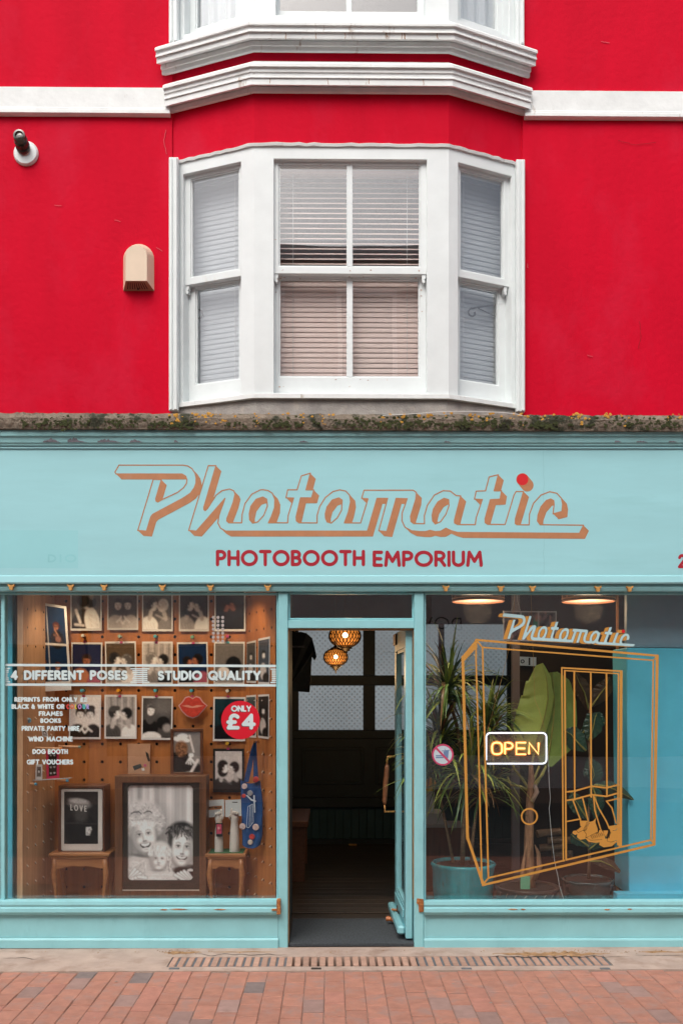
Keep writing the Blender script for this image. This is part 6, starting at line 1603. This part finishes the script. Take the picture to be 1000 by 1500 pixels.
# dark leaved plant
rp = thing('rubber_plant', 'dark rubber plant with broad shadowy leaves behind the golden curtain drawing', 'potted plant', (c3.x, c3.y, c3.z - .02))
m = MB(); m.tube([P(x, y, .5) for x, y in ((862, 1290), (863, 1250), (861, 1200), (866, 1150), (862, 1090), (864, 1030))], [.012, .011, .010, .009, .008, .006], 8); m.build('stem', BARK, rp, smooth=True)
for i, (pts, wd, Y, mt) in enumerate([([(862, 1085), (868, 1068), (872, 1050), (874, 1045)], [3, 14, 13, 2], .48, RUB), ([(858, 1100), (846, 1088), (836, 1076), (826, 1070)], [3, 15, 14, 2], .46, RUB), ([(852, 1075), (866, 1062), (876, 1056), (886, 1060)], [3, 13, 14, 3], .55, RUB),
                         ([(866, 1150), (872, 1165), (874, 1180), (872, 1200)], [3, 11, 12, 2], .44, RUB), ([(860, 1200), (850, 1185), (842, 1172), (838, 1160)], [3, 12, 12, 2], .5, RUB), ([(870, 1150), (890, 1152), (910, 1162), (928, 1172)], [2, 9, 8, 1], .30 - .0, RUB), ([(862, 1040), (856, 1015), (848, 1000), (842, 985)], [3, 12, 11, 2], .6, veiny('brown shadow leaf', (.10, .055, .03), (.06, .035, .02), 30)),
                         ([(866, 1035), (878, 1018), (888, 1005), (892, 992)], [3, 13, 12, 2], .62, MATS['brown shadow leaf']), ([(862, 1240), (850, 1232), (842, 1228), (836, 1222)], [2, 9, 9, 2], .45, RUB), ([(862, 1245), (874, 1236), (884, 1232), (892, 1234)], [2, 8, 8, 2], .47, RUB), ([(864, 1262), (880, 1262), (894, 1268), (908, 1278)], [2, 8, 8, 2], .42, MATS['brown shadow leaf']), ([(862, 1110), (868, 1126), (870, 1136), (866, 1146)], [3, 14, 14, 3], .52, RUB)]):
    if i == 5: Y = .27
    big_leaf(rp, pts, wd, Y, .3, mt, seed=i + 10)
# logs
lg = MB()
for k, (x, y, l) in enumerate(((790, 1222, 30), (806, 1232, 34), (794, 1243, 36), (812, 1252, 26))):
    m = MB(); m.tube([P(x - 4, y, .75 + .03 * k), P(x + l, y - 4 + 3 * (k % 2), .78)], [.028, .024], 9); tag(m.build('log', mat('split log', (.16, .09, .05), .9, var=.4, vs=12, bump=.8, bs=30, bd=.01), None), ('topmost of the brown logs behind the banana stem', 'second brown log from the top behind the banana stem', 'third brown log from the top, touching the banana stem', 'lowest brown log of the pile behind the banana stem')[k], 'log', 'logs piled behind the plants')
random.seed(21)
# ---- pendant drums
def drum(cx, lab):
    Y = .75; s = (Y + DIST) / 1400; c = P(cx, 881, Y); R = 38 * s
    r = thing('drum_pendant', lab, 'pendant lamp', c, 'glowing drum pendants at the top of the plant window')
    m = MB(); m.lathe(c, [(R, 0), (R, .20), (R * .985, .20), (R * .985, .002)], 40); m.build('shade', mat('perforated bronze shade', (.20, .10, .05), .5, var=.6, vs=60), r, smooth=True)
    for zz_ in (.0, .018):
        m = MB(); m.tube([c + Vector((R * math.cos(a), R * math.sin(a), zz_)) for a in [i * math.tau / 36 for i in range(36)]], .0045, 5, True); m.build('rim', mat('copper rim', (.62, .30, .16), .35, .6, emit=(1, .5, .25), es=.05), r)
    for k in range(16):
        a = k * math.tau / 16; m = MB(); m.tube([c + Vector((R * math.cos(a) * 1.004, R * math.sin(a) * 1.004, .02)), c + Vector((R * math.cos(a) * 1.004, R * math.sin(a) * 1.004, .19))], .003, 4); m.build('slat', MATS['copper rim'], r)
    m = MB(); m.lathe(c + Vector((0, 0, .006)), [(.001, 0), (R * .97, 0), (R * .97, .004), (.001, .004)], 40); m.build('diffuser', mat('lit peach diffuser', (.8, .5, .35), .6, emit=(1.0, .50, .32), es=.58), r)
    m = MB(); m.tube([c + Vector((0, 0, .2)), (c.x, c.y, 2.99)], .003, 5); m.build('cable', BLACK, r)
    l = bpy.data.lights.new('drum light', 'POINT'); l.energy = 4; l.color = (1, .66, .4); l.shadow_soft_size = .1; lo = bpy.data.objects.new('drum light', l); COL.objects.link(lo); lo.parent = r; lo.location = (0, 0, -.06)
drum(700, 'left glowing drum pendant above the dragon tree'); drum(861.5, 'right glowing drum pendant above the golden curtain drawing')
# ---- small photo board behind the glass script
def crowd(c):
    c.a[:] = bw(.16)
    for k in range(90): x, y = random.random(), random.random(); v = random.uniform(.04, .4); c.ell(x, y, .035, .07, (v, v * .7, v * .66), random.random(), .6)
    for k in range(16): x, y = random.random(), random.random(); c.ell(x, y, .02, .05, (.5, .33, .28), 0, .4)
    c.ell(.61, .45, .05, .16, (.1, .35, .25)); c.ell(.62, .24, .025, .06, (.5, .3, .24))
    for x in (.0, .33, .655, .997): c.poly([(x - .008, 0), (x + .008, 0), (x + .008, 1), (x - .008, 1)], bw(.5))
    c.poly([(0, 0), (1, 0), (1, .025), (0, .025)], bw(.5)); c.poly([(0, .975), (1, .975), (1, 1), (0, 1)], bw(.5))
hb = thing('hanging_photo_board', 'small board of crowd pictures hanging behind the script lettering', 'photo board', P(776, 939, .3))
m = MB(); m.prism([(737, 895), (815, 895.5), (815, 940), (737, 939)], .302, .308); m.build('board', PAPER, hb)
c = Canvas(66, 38, bw(.2)); crowd(c); c.mesh('picture', [P(737.3, 895.3, .3), P(814.7, 895.8, .3), P(814.7, 939.6, .3), P(737.3, 938.6, .3)], hb)
for x0, x1 in ((749, 753), (762, 757)):
    m = MB(); m.tube([P(x0, 895, .3), P(x1, 878, .3), P(x1, 840, .3)], .0012, 4); m.build('string', CABLE, hb)
# ---- neon OPEN sign
NY = .165; ns = (NY + DIST) / 1400
neo = thing('neon_open_sign', 'lit neon sign reading OPEN in orange with a white rounded border', 'neon sign', P(756, 1120, NY))
WN = mat('white neon tube', (1, 1, 1), .3, emit=(.80, .84, 1.0), es=1.15); ON = mat('orange neon tube', (1, .6, .2), .3, emit=(1.0, .58, .20), es=2.0)
def halo(nm, col, k):  # see-through emissive shell that imitates lens glow around a tube
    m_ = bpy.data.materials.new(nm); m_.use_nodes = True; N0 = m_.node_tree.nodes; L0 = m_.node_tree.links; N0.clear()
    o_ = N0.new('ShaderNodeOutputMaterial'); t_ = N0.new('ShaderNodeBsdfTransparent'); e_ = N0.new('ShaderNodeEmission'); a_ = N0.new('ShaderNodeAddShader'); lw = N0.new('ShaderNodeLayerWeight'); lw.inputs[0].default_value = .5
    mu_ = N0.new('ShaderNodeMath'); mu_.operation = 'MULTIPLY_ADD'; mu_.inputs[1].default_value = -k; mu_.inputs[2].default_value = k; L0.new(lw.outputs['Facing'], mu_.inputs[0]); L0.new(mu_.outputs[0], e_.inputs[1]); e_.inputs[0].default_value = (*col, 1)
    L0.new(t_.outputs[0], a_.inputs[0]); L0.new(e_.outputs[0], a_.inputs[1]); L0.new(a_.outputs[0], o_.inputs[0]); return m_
OSL = halo('orange glow sleeve', (1, .25, .02), .42); WSL = halo('lilac glow sleeve', (.5, .55, 1), .10)
bpnl = rrect(710, 1071.5, 802, 1121.5, 6)
AC = bpy.data.materials.new('smoky acrylic'); AC.use_nodes = True; N_ = AC.node_tree.nodes; L2 = AC.node_tree.links; b_ = N_['Principled BSDF']; tr_ = N_.new('ShaderNodeBsdfTransparent'); mx_ = N_.new('ShaderNodeMixShader'); mx_.inputs[0].default_value = .28
b_.inputs['Base Color'].default_value = (.22, .17, .15, 1); b_.inputs['Roughness'].default_value = .25; L2.new(tr_.outputs[0], mx_.inputs[1]); L2.new(b_.outputs[0], mx_.inputs[2]); L2.new(mx_.outputs[0], N_['Material Output'].inputs[0])
m = MB(); m.prism(bpnl, NY + .012, NY + .018); m.build('acrylic_panel', AC, neo)
bd = [p for p in rrect(712, 1074, 800, 1119, 6)]
# open border: starts bottom left
order = bd; k0 = min(range(len(order)), key=lambda i: (order[i][0] - 712) ** 2 + (order[i][1] - 1119) ** 2)
cyc = order[k0:] + order[:k0]
cyc = [(712, 1108)] + [p for p in cyc if not (p[0] < 719 and p[1] > 1111)]
path_ = [p for p in rrect(712, 1074, 800, 1119, 6)]
# rrect goes top-right corner, bottom-right, bottom-left, top-left
n7 = 7; TRc, BRc, BLc, TLc = path_[:7], path_[7:14], path_[14:21], path_[21:28]
line_ = [(713, 1119)] + list(reversed([(x, y) for x, y in BRc])) + list(reversed(TRc)) + list(reversed(TLc)) + [(712, 1114)]
m = MB(); m.tube([P(x, y, NY) for x, y in line_], 1.1 * ns, 8); m.build('border_tube', WN, neo, smooth=True)
xo = 719.5
for ch, x0, x1 in (('O', 720.5, 735), ('P', 739.5, 750.5), ('E', 756, 770), ('N', 774.5, 788.5)):
    for pl in layout(ch, x0, x1, 1088.2, 1105.2, .2)[0]:
        if ch == 'O': pl = rrect(x0, 1088.2, x1, 1105.2, 5.6); pl = pl + [pl[0]]
        else: pl = [(x, 1105.2 - (1105.2 - y)) for x, y in pl]
        H0 = 17.0
        # rescale height (layout keeps cap height independent of width)
        m = MB(); m.tube([P(x, y, NY - .002) for x, y in pl], 1.0 * ns, 8); m.build('letter_tube', ON, neo, smooth=True)
        m = MB(); m.tube([P(x, y, NY - .002) for x, y in pl], 3.0 * ns, 12); m.build('painted_glow', OSL, neo, smooth=True)  # added glow around the letter, not a part of the sign
for x0, x1, x2 in ((713, 727, 733), (799, 790, 789)):
    m = MB(); m.tube([P(x0, 1073, NY + .01), P(x2, 1000 if x0 < 750 else 1040, NY + .05), P(x2 + (15 if x0 < 750 else -6), 940 if x0 < 750 else 1025, .24), P(x2 + (22 if x0 < 750 else -12), 860, .28)], .0011, 4); m.build('wire', BRASS, neo)
m = MB(); m.tube([P(x, y, .19) for x, y in ((801, 1085), (803, 1115), (804, 1150), (806, 1170), (804, 1185), (808, 1230), (812, 1262), (817, 1285), (819, 1298), (826, 1320))], .0018, 5); m.build('cable', CABLE, neo)

# ---- gold drawing on the pane
GOLD = mat('gold vinyl', (0.52, 0.25, 0.045), .5, var=.05, vs=10)
F = Field(668, 925, 972, 1306, .5)
def ln(w, *p): F.line(list(p), w / 2)
ln(4.2, (677.5, 963), (684.5, 1229)); F.poly([(676, 962), (697, 936.5), (699, 948), (678.5, 970)]); F.poly([(682.5, 1228), (686.8, 1228), (709, 1294), (706.5, 1299)])
ln(2.4, (697.5, 938), (696.8, 960), (701, 1110), (705.5, 1294)); ln(2.6, (706.5, 948.5), (710, 1100), (715, 1286))
ln(3.2, (697, 937.5), (963, 960.8)); ln(2.2, (698, 939), (706.5, 948.5)); ln(2.2, (706.5, 948.5), (956.5, 967.5)); ln(2.0, (956.5, 967.5), (962.5, 961))
ln(4.4, (962.3, 961), (957.6, 1237)); ln(2.4, (956.5, 967.5), (953, 1231)); ln(2.4, (953, 1231), (958, 1236.5))
ln(3.4, (707, 1297), (958, 1237.5)); ln(2.4, (707, 1296.5), (715, 1286.5)); ln(2.6, (715, 1286.5), (826, 1261)); ln(2.6, (829, 1260), (953, 1231))
ln(2.2, (822.5, 978.5), (824.8, 1261)); ln(2.4, (822.5, 978.5), (910.5, 983.5)); ln(1.8, (826.5, 982.5), (905.5, 987)); ln(2.6, (826.8, 982.5), (828.8, 1260))
ln(2.2, (905.5, 987), (904.5, 1238)); ln(4.2, (909.5, 984), (908.5, 1240))
for x, y0, y1 in ((840.8, 984, 1172), (865, 985.5, 1168), (888, 986.5, 1166)): ln(2.4, (x, y0), (x + .6, y1))
ln(2.4, (828.5, 1160.5), (842, 1159), (866, 1152), (888, 1154.5), (905, 1150)); ln(2.4, (828.5, 1173), (842, 1171), (866, 1164.5), (888, 1167), (905, 1162))
for p in ([(839, 1173), (850, 1202)], [(828.5, 1204), (850, 1200)], [(853, 1169), (861, 1202)], [(869, 1166), (871, 1188), (879, 1214)], [(870, 1168), (877, 1185), (888, 1204), (892, 1214)], [(905, 1170), (888, 1174), (896, 1184), (902, 1206)]): ln(2.0, *p)
def zz1(pts): return [(820 + x / 9.09, 1140 + y / 9.09) for x, y in pts]
for p in (zz1([(265, 570), (300, 570), (355, 570), (390, 585), (440, 575), (478, 530), (470, 590), (500, 680), (500, 725), (440, 760), (340, 810), (270, 825), (225, 790), (230, 745), (200, 760), (163, 735), (175, 705), (215, 700), (270, 640), (265, 590)]),
          zz1([(340, 790), (400, 760), (510, 735), (520, 700), (545, 680), (585, 740), (575, 700), (640, 700), (625, 780), (560, 850), (470, 865), (380, 850), (350, 820)]),
          zz1([(655, 640), (760, 625), (800, 600), (800, 900), (765, 900), (760, 850), (690, 910), (580, 925), (520, 890), (530, 850), (600, 810), (640, 800), (670, 720)])): F.poly(p)
F.disc(775, 1196.5, 12.6)
D3 = Field(668, 925, 972, 1306, .5); D3.disc(775, 1196.5, 10.2)
sh_ = Field(668, 925, 972, 1306, .5)
for p, r in ((zz1([(490, 725), (340, 800), (350, 745), (315, 705)]), .3), (zz1([(630, 800), (625, 840), (680, 855), (760, 830)]), .3), (zz1([(575, 740), (610, 790)]), .3), (zz1([(660, 715), (655, 800), (600, 800)]), .35), (zz1([(700, 700), (740, 700), (760, 670)]), .3), (zz1([(345, 790), (410, 830), (560, 820)]), .3), (zz1([(220, 700), (240, 730), (320, 690)]), .3)): sh_.line(p, r)
for k in range(7):
    t = k / 6
    for (a, b), q in ((((372, 600), (325, 700)), 28), (((240, 640), (205, 690)), 22), (((420, 800), (560, 755)), 24), (((655, 730), (615, 800)), 26)):
        x = a[0] * 0 + a if False else 0
        px_, py_ = a + (b - a) * 0 if False else (0, 0)
    for A0, B0, dx, dy in (((372, 600), (325, 700), 40, 10), ((250, 640), (205, 680), 60, 12), ((420, 790), (560, 750), 20, 40), ((665, 725), (615, 800), 30, 20)):
        cx_ = A0[0] + (B0[0] - A0[0]) * t; cy_ = A0[1] + (B0[1] - A0[1]) * t
        sh_.line(zz1([(cx_ - dx / 2, cy_ - dy / 2), (cx_ + dx / 2, cy_ + dy / 2)]), .45)
gold = np.maximum(np.maximum(F.F, -D3.F), -sh_.F)
fill('booth_drawing', F.loops(gold), lambda x, y: P(x, y, VY), GOLD, winR, label='gold line drawing of a photobooth with two pairs of trainers under the curtain')
# small script lettering on the pane
def smallmap(x, y):
    t = (x - 168) / (861 - 168); X = 733 + t * 198
    base = 935.5 + t * 11.0; k = .385 - .09 * t
    if t > .9: pass
    return X + (782 - y) * .03, base + (y - 778) * k
F2 = Field(160, 672, 875, 800, 1.0); F2.poly(LOGO_P).poly(LOGO_M)
for h in LOGO_H: F2.poly(h, hole=True)
SF2 = Field(715, 885, 945, 955, .3)
def mp(pts): return [smallmap(*p) for p in pts]
gf = Field(715, 885, 945, 955, .3); gf.poly(mp(LOGO_P)).poly(mp(LOGO_M))
for h in LOGO_H: gf.poly(mp(h), hole=True)
blue_f = gf.F + .05
gs = gf.F.copy()
for t in range(1, 19):
    dx = int(round(t * 1.15)); dy = int(round(-t * .12)) if False else 0
    dyy = int(round(t * .10)); s3 = np.full_like(gs, 9.0)
    s3[dyy:, :gs.shape[1] - dx] = gf.F[:gs.shape[0] - dyy, dx:]
    gs = np.minimum(gs, s3)
gs = np.maximum(gs, -(gf.F - .35))
DD = Field(715, 885, 945, 955, .3)
for t in range(9): DD.disc(912.5 - t * .8, 925 + t * .05, 2.5)
gs = np.minimum(gs, DD.F)
fill('vinyl_lettering', gf.loops(gs), lambda x, y: P(x, y, VY), GOLD, winR)
fill('vinyl_lettering', gf.loops(blue_f), lambda x, y: P(x, y, VY - .0006), mat('pale blue vinyl', (.42, .62, .66), .5), winR, label='small pale blue script lettering with gold shade')
D4 = Field(900, 915, 925, 935, .3); D4.disc(912.5, 925, 2.6); fill('red_dot', D4.loops(), lambda x, y: P(x, y, VY - .0009), MATS['bright red dot'], winR)
# no drinks sticker
stk = winR
PK = mat('magenta ring', (.50, .05, .13), .5)
F = Field(630, 1088, 668, 1126, .3); F.disc(648.2, 1106, 15.8); fill('round_sticker', F.loops(), lambda x, y: P(x, y, VY), mat('sticker pale blue', (.50, .60, .66), .5), stk, label='round sticker with a pink ring and bar over a cup and burger')
F = Field(630, 1088, 668, 1126, .3); F.disc(648.2, 1106, 15.9); F.disc(648.2, 1106, 13.4, hole=True); F.line([(638.5, 1096), (657.5, 1116)], 1.5); fill('sticker_ring', F.loops(), lambda x, y: P(x, y, VY - .0008), PK, stk)
F = Field(630, 1088, 668, 1126, .3); F.poly([(649, 1101), (657, 1100), (656, 1111), (651, 1111.5)]); F.line([(651, 1097), (653, 1101)], .4); F.poly(rrect(638, 1106.5, 649.5, 1108.2, .6)); F.poly(rrect(638, 1109, 649.5, 1111, .6)); F.line([(647, 1100.2), (658.5, 1099.2)], .5); fill('sticker_symbol', F.loops(), lambda x, y: P(x, y, VY - .0004), mat('slate blue ink', (.13, .22, .38), .5), stk)
# ================================================================== GROUND
CONC = mat('worn tan concrete', (0.43, 0.325, 0.27), 0.95, var=0.14, vs=6, bump=0.6, bs=120, bd=0.004, col2=(0.33, 0.23, 0.18), c2at=0.5, c2w=0.15, c2s=5, detail=9)
SOIL = mat('joint sand', (0.25, 0.165, 0.13), 1.0, var=.3, vs=40, bump=.5, bs=200, bd=.003)
BRICK = mat('red paving brick', (0.40, 0.185, 0.13), 0.9, var=0.16, vs=14, rnd=0.07, bump=0.5, bs=140, bd=0.003, col2=(0.34, 0.20, 0.165), c2at=0.5, c2w=0.15, c2s=9, detail=8)
BRICKG = mat('grey paving brick', (0.20, 0.155, 0.145), 0.9, var=0.15, vs=16, bump=0.5, bs=140, bd=0.003)
BRICKO = mat('bright red paving brick', (0.42, 0.19, 0.14), 0.9, var=0.14, vs=14, rnd=.1, bump=0.5, bs=140, bd=0.003)
BRICKD = mat('dull paving brick', (0.32, 0.20, 0.17), 0.9, var=0.14, vs=14, rnd=.12, bump=0.5, bs=140, bd=0.003)
m = MB(); m.box((-60, -40, -1.0), (60, 40, -.075)); m.build('ground', SOIL, None, kind='structure')
yB = -.455
PAVE = mat('distant brick paving', (0.36, 0.16, 0.115), 0.9, var=.15, vs=9)
# concrete apron along the shop front, with the drain trough
dx0, dx1 = XX(247, -.3), XX(893, -.3)
dy1, dy0 = -.165, -.375
m = MB()
m.box((XL, yB, -.07), (dx0, .05, 0)); m.box((dx1, yB, -.07), (XR, .05, 0)); m.box((dx0, dy1, -.07), (dx1, .05, 0)); m.box((dx0, yB, -.07), (dx1, dy0, 0))
m.box((XL, .05, -.07), (XR, .16, -.012))
pav = m.build('pavement', CONC, None, kind='structure')
# crack lines and orange silt along the wall foot
CRK = mat('dark crack line', (0.06, 0.04, 0.03), 1)
SILT = mat('ochre silt', (0.34, 0.19, 0.09), 1, var=.4, vs=25, bump=.6, bs=90, bd=.006)
def crack(x0, x1, y, w, mt, amp, nm):
    n = int(abs(x1 - x0) / 5) + 2; top = []; bot = []
    for k in range(n):
        x = x0 + (x1 - x0) * k / (n - 1); c = y + amp * mnoise.noise(Vector((x * .05, y, 0))) * 2; ww = w * (.4 + abs(mnoise.noise(Vector((x * .21, y + 3, 0))) * 1.8)) * min(1, 4 * k / n, 4 * (n - 1 - k) / n)
        top.append((x, c - ww)); bot.append((x, c + ww))
    pts = top[1:-1] + bot[1:-1][::-1]
    fill(nm, [pts], lambda a_, b_: G(a_, b_, .0012 if mt is CRK else .0006), mt, pav)
crack(280, 425, 1399, .8, CRK, 1.6, 'crack'); crack(700, 925, 1402, .9, CRK, 1.5, 'crack'); crack(0, 60, 1404, .5, CRK, 2, 'crack'); crack(925, 1010, 1400, .4, CRK, 1, 'crack')
crack(715, 900, 1398, 3.2, SILT, 1, 'silt'); crack(235, 300, 1396, 2.6, SILT, 1, 'silt'); crack(930, 1020, 1395, 1.6, SILT, .5, 'silt'); crack(300, 410, 1395, 1.5, SILT, .6, 'silt')
mb = MB()
for _ in range(260):
    px = random.choice([random.gauss(265, 18), random.uniform(0, 1000), random.gauss(850, 60)]); c = G(px, random.triangular(1392, 1400, 1394), 0)
    r = random.uniform(.002, .007); vs = [c + Vector((random.uniform(-1, 1) * r, random.uniform(-1, 1) * r, random.uniform(0, 1) * r)) for _ in range(6)]
    mb.add(vs, [(0, 1, 2), (2, 3, 4), (4, 5, 0), (1, 3, 5), (0, 3, 2)])
mb.build('grit', SILT, pav, kind='stuff')
# drain
IRON = mat('drain recess', (0.035, 0.022, 0.016), 1, var=.3, vs=30)
GREYF = mat('slate grey slot filling', (0.12, 0.125, 0.135), .9, var=.2, vs=30)
dr = thing('slot_drain', 'long slotted drain set in the concrete along the shop front', 'drain', ((dx0 + dx1) / 2, (dy0 + dy1) / 2, 0))
m = MB(); m.box((dx0, dy0, -.069), (dx1, dy1, -.055)); m.build('trough', IRON, dr)
cx0 = XX(420, -.3); cx1 = XX(612, -.3)
m = MB(); m.box((dx0 + .001, dy0 + .001, -.055), (cx0, dy1 - .001, -.006)); m.box((cx1, dy0 + .001, -.055), (dx1 - .001, dy1 - .001, -.006)); m.build('slot_filling', GREYF, dr)
pitch = 12.15 / 1400 * 5.66; nb = int((dx1 - dx0) / pitch); me = None; BAR = mat('concrete drain bar', (0.42, 0.255, 0.19), .95, var=.15, vs=20, rnd=.12, bump=.5, bs=120, bd=.003)
for k in range(nb):
    x = dx0 + pitch * (k + .5); c = Vector((x, (dy0 + dy1) / 2, -.054))
    if me is None:
        m = MB(); w = pitch * .35
        m.box((x - w, dy0 + .022, -.054), (x + w, dy1 - .001, -.0005)); b0 = m.build('bar', BAR, dr, loc=c, bev=.003); me = b0.data
    else:
        b = bpy.data.objects.new('bar', me); COL.objects.link(b); b.parent = dr; b.location = c - WL[dr] + Vector((0, random.uniform(-.003, .003), 0)); WL[b] = c
for px in (255, 463, 683, 886):
    c = G(px, 1420, -.001); m = MB(); m.box((c.x - .03, c.y - .014, -.02), (c.x + .03, c.y + .016, .0035)); m.build('lug', GREYF if px != 463 else IRON, dr, bev=.003)
# paving bricks
bw, bl = .1085, .194
m = MB(); m.box((XL, -1.86, -.07), (XR, yB - .001, -.0075)); m.build('joint_bed', SOIL, pav)
me = {}
cols_ = range(-21, 22); rows_n = 7; cnt = 0
GREY = [(133, 1430), (217, 1437), (360, 1444), (40, 1404)]
greyw = [G(*q) for q in GREY[:3]]
for i in cols_:
    xc = i * bw + .022
    ph = (0.0, .5, .12, .62)[i % 4] * bl * (1 if i % 3 else .8)
    for j in range(-1, rows_n):
        y1 = yB - .003 - (j * bl) - ph + 0.0; y0 = y1 - bl
        cut = False
        if y1 > yB - .002: y1 = yB - .003; cut = True
        if y1 - y0 < .03: continue
        key = round(y1 - y0, 3)
        cx, cy = xc, (y0 + y1) / 2; L = y1 - y0
        mt = BRICK
        r = random.random()
        if r < .06: mt = BRICKO
        elif r < .14: mt = BRICKD
        for g in greyw:
            if abs(g.x - cx) < bw / 2 and abs(g.y - cy) < L / 2 + .0: mt = BRICKG
        if random.random() < .006: mt = BRICKG
        k2 = (key, mt.name)
        loc = Vector((cx, cy, -.062))
        if k2 not in me:
            m = MB(); m.box((cx - bw / 2 + .0014, cy - L / 2 + .0036, -.062), (cx + bw / 2 - .0014, cy + L / 2 - .0036, -.002))
            o = m.build('brick', mt, pav, loc=loc, bev=.004); me[k2] = o.data
        else:
            o = bpy.data.objects.new('brick', me[k2]); COL.objects.link(o); o.parent = pav; o.location = loc - WL[pav]
        o.location.z += random.uniform(-.003, .002)
        o.rotation_euler = (random.uniform(-.008, .008), random.uniform(-.012, .012), random.uniform(-.012, .012)); cnt += 1
GUM = mat('trodden gum', (.30, .25, .22), .9)
mb = MB()
for _ in range(34):
    c = Vector((random.uniform(-2.2, 2.2), random.uniform(-1.4, -.1), 0)); c.z = .0008 if c.y > yB else .0015; r = random.uniform(.004, .011)
    mb.add([c + Vector((r * random.uniform(.7, 1.2) * math.cos(k * math.tau / 9), r * random.uniform(.7, 1.2) * math.sin(k * math.tau / 9), 0)) for k in range(9)], [tuple(range(9))])
mb.build('gum_spot', GUM, pav, kind='stuff')
m = MB()
yy = yB - bl * 6.3
m.box((XL - 2, -3.2, -.06), (XR + 2, -1.86, -.004)); m.build('paving', PAVE, pav, kind='stuff')
m = MB(); m.box((-30, -8.0, -.074), (30, -3.2, -.10 + .07)); m.build('road', mat('asphalt', (.06, .06, .06), .9, var=.2, vs=30), None, kind='structure')
# ================================================================== OPPOSITE SIDE OF THE STREET (seen mirrored in the glass)
OY = -10.5
OW = mat('pale pink rendered facade', (0.50, 0.38, 0.32), .9, var=.06); OG = mat('dark facing glass', (.03, .035, .04), .08); OC = mat('cream signboard', (.78, .75, .70), .6)
ORA = mat('ochre brickwork', (.42, .22, .10), .9)
def opp(x0, x1, h, wallm, lab, sign=None):
    r = thing('terrace_house', lab, 'building', ((x0 + x1) / 2, OY - 2, 0))
    m = MB(); m.box((x0, OY - 6, -.1), (x1 - .02, OY, h)); w = m.build('wall', wallm, r)
    m = MB(); m.box((x0 - .05, OY - .2, h), (x1 + .03, OY + .28, h + .16)); m.box((x0, OY - .3, h + .16), (x1 - .02, OY + .18, h + .3)); m.build('cornice', OC, r)
    m = MB(); m.poly3([(x0, OY + .1, h + .3), (x0, OY - 3, h + 1.7), (x0, OY - 6, h + .3)], (x1 - x0 - .02, 0, 0)); m.build('roof', mat('slate roof', (.09, .09, .10), .8), r)
    m = MB(); m.box((x0 + .1, OY, 2.45), (x1 - .1, OY + .14, 3.75)); sg = m.build('signboard', OC, r)
    m = MB(); m.box((x0 + .3, OY + .005, .5), (x1 - .3, OY + .03, 2.4)); m.build('shop_glass', OG, r)
    n = max(2, int((x1 - x0) / 1.9))
    for fl in (4.6, 7.0):
        for k in range(n):
            cx = x0 + (x1 - x0) * (k + .5) / n
            m = MB(); f = Face((0, OY), (1, OY)); 
            m.box((cx - .5, OY, fl - .08), (cx + .5, OY + .12, fl)); m.box((cx - .5, OY, fl + 1.5), (cx + .5, OY + .1, fl + 1.6)); m.box((cx - .5, OY, fl), (cx - .42, OY + .08, fl + 1.5)); m.box((cx + .42, OY, fl), (cx + .5, OY + .08, fl + 1.5)); m.box((cx - .42, OY, fl + .7), (cx + .42, OY + .06, fl + .78))
            wf = m.build('window', OC, r)
            m = MB(); m.box((cx - .42, OY + .002, fl), (cx + .42, OY + .02, fl + 1.5)); m.build('pane', OG, wf)
    return r, sg
r1, s1 = opp(-4.2, 1.6, 9.0, OW, 'pink rendered house across the street, mirrored in the window panes')
r2, s2_ = opp(1.62, 8.0, 8.6, OC, 'cream house with a lettered shop sign across the street, mirrored in the right window')
r3, s3 = opp(-10.0, -4.22, 8.8, ORA, 'ochre brick house across the street beyond the pink one')
r4, s4 = opp(8.02, 14.0, 9.1, OW, 'pink rendered house across the street at the far right end')
def oppmap(x, y): return Vector((2.27 - x, OY + .142, 2.91 - y))
F = Field(-.05, -.02, .9, .25, .006)
for g in layout('DOW', .0, .82, .02, .21, .25):
    for pl in g: F.line(pl, .014)
fill('lettering', F.loops(), oppmap, BLACK, s2_)
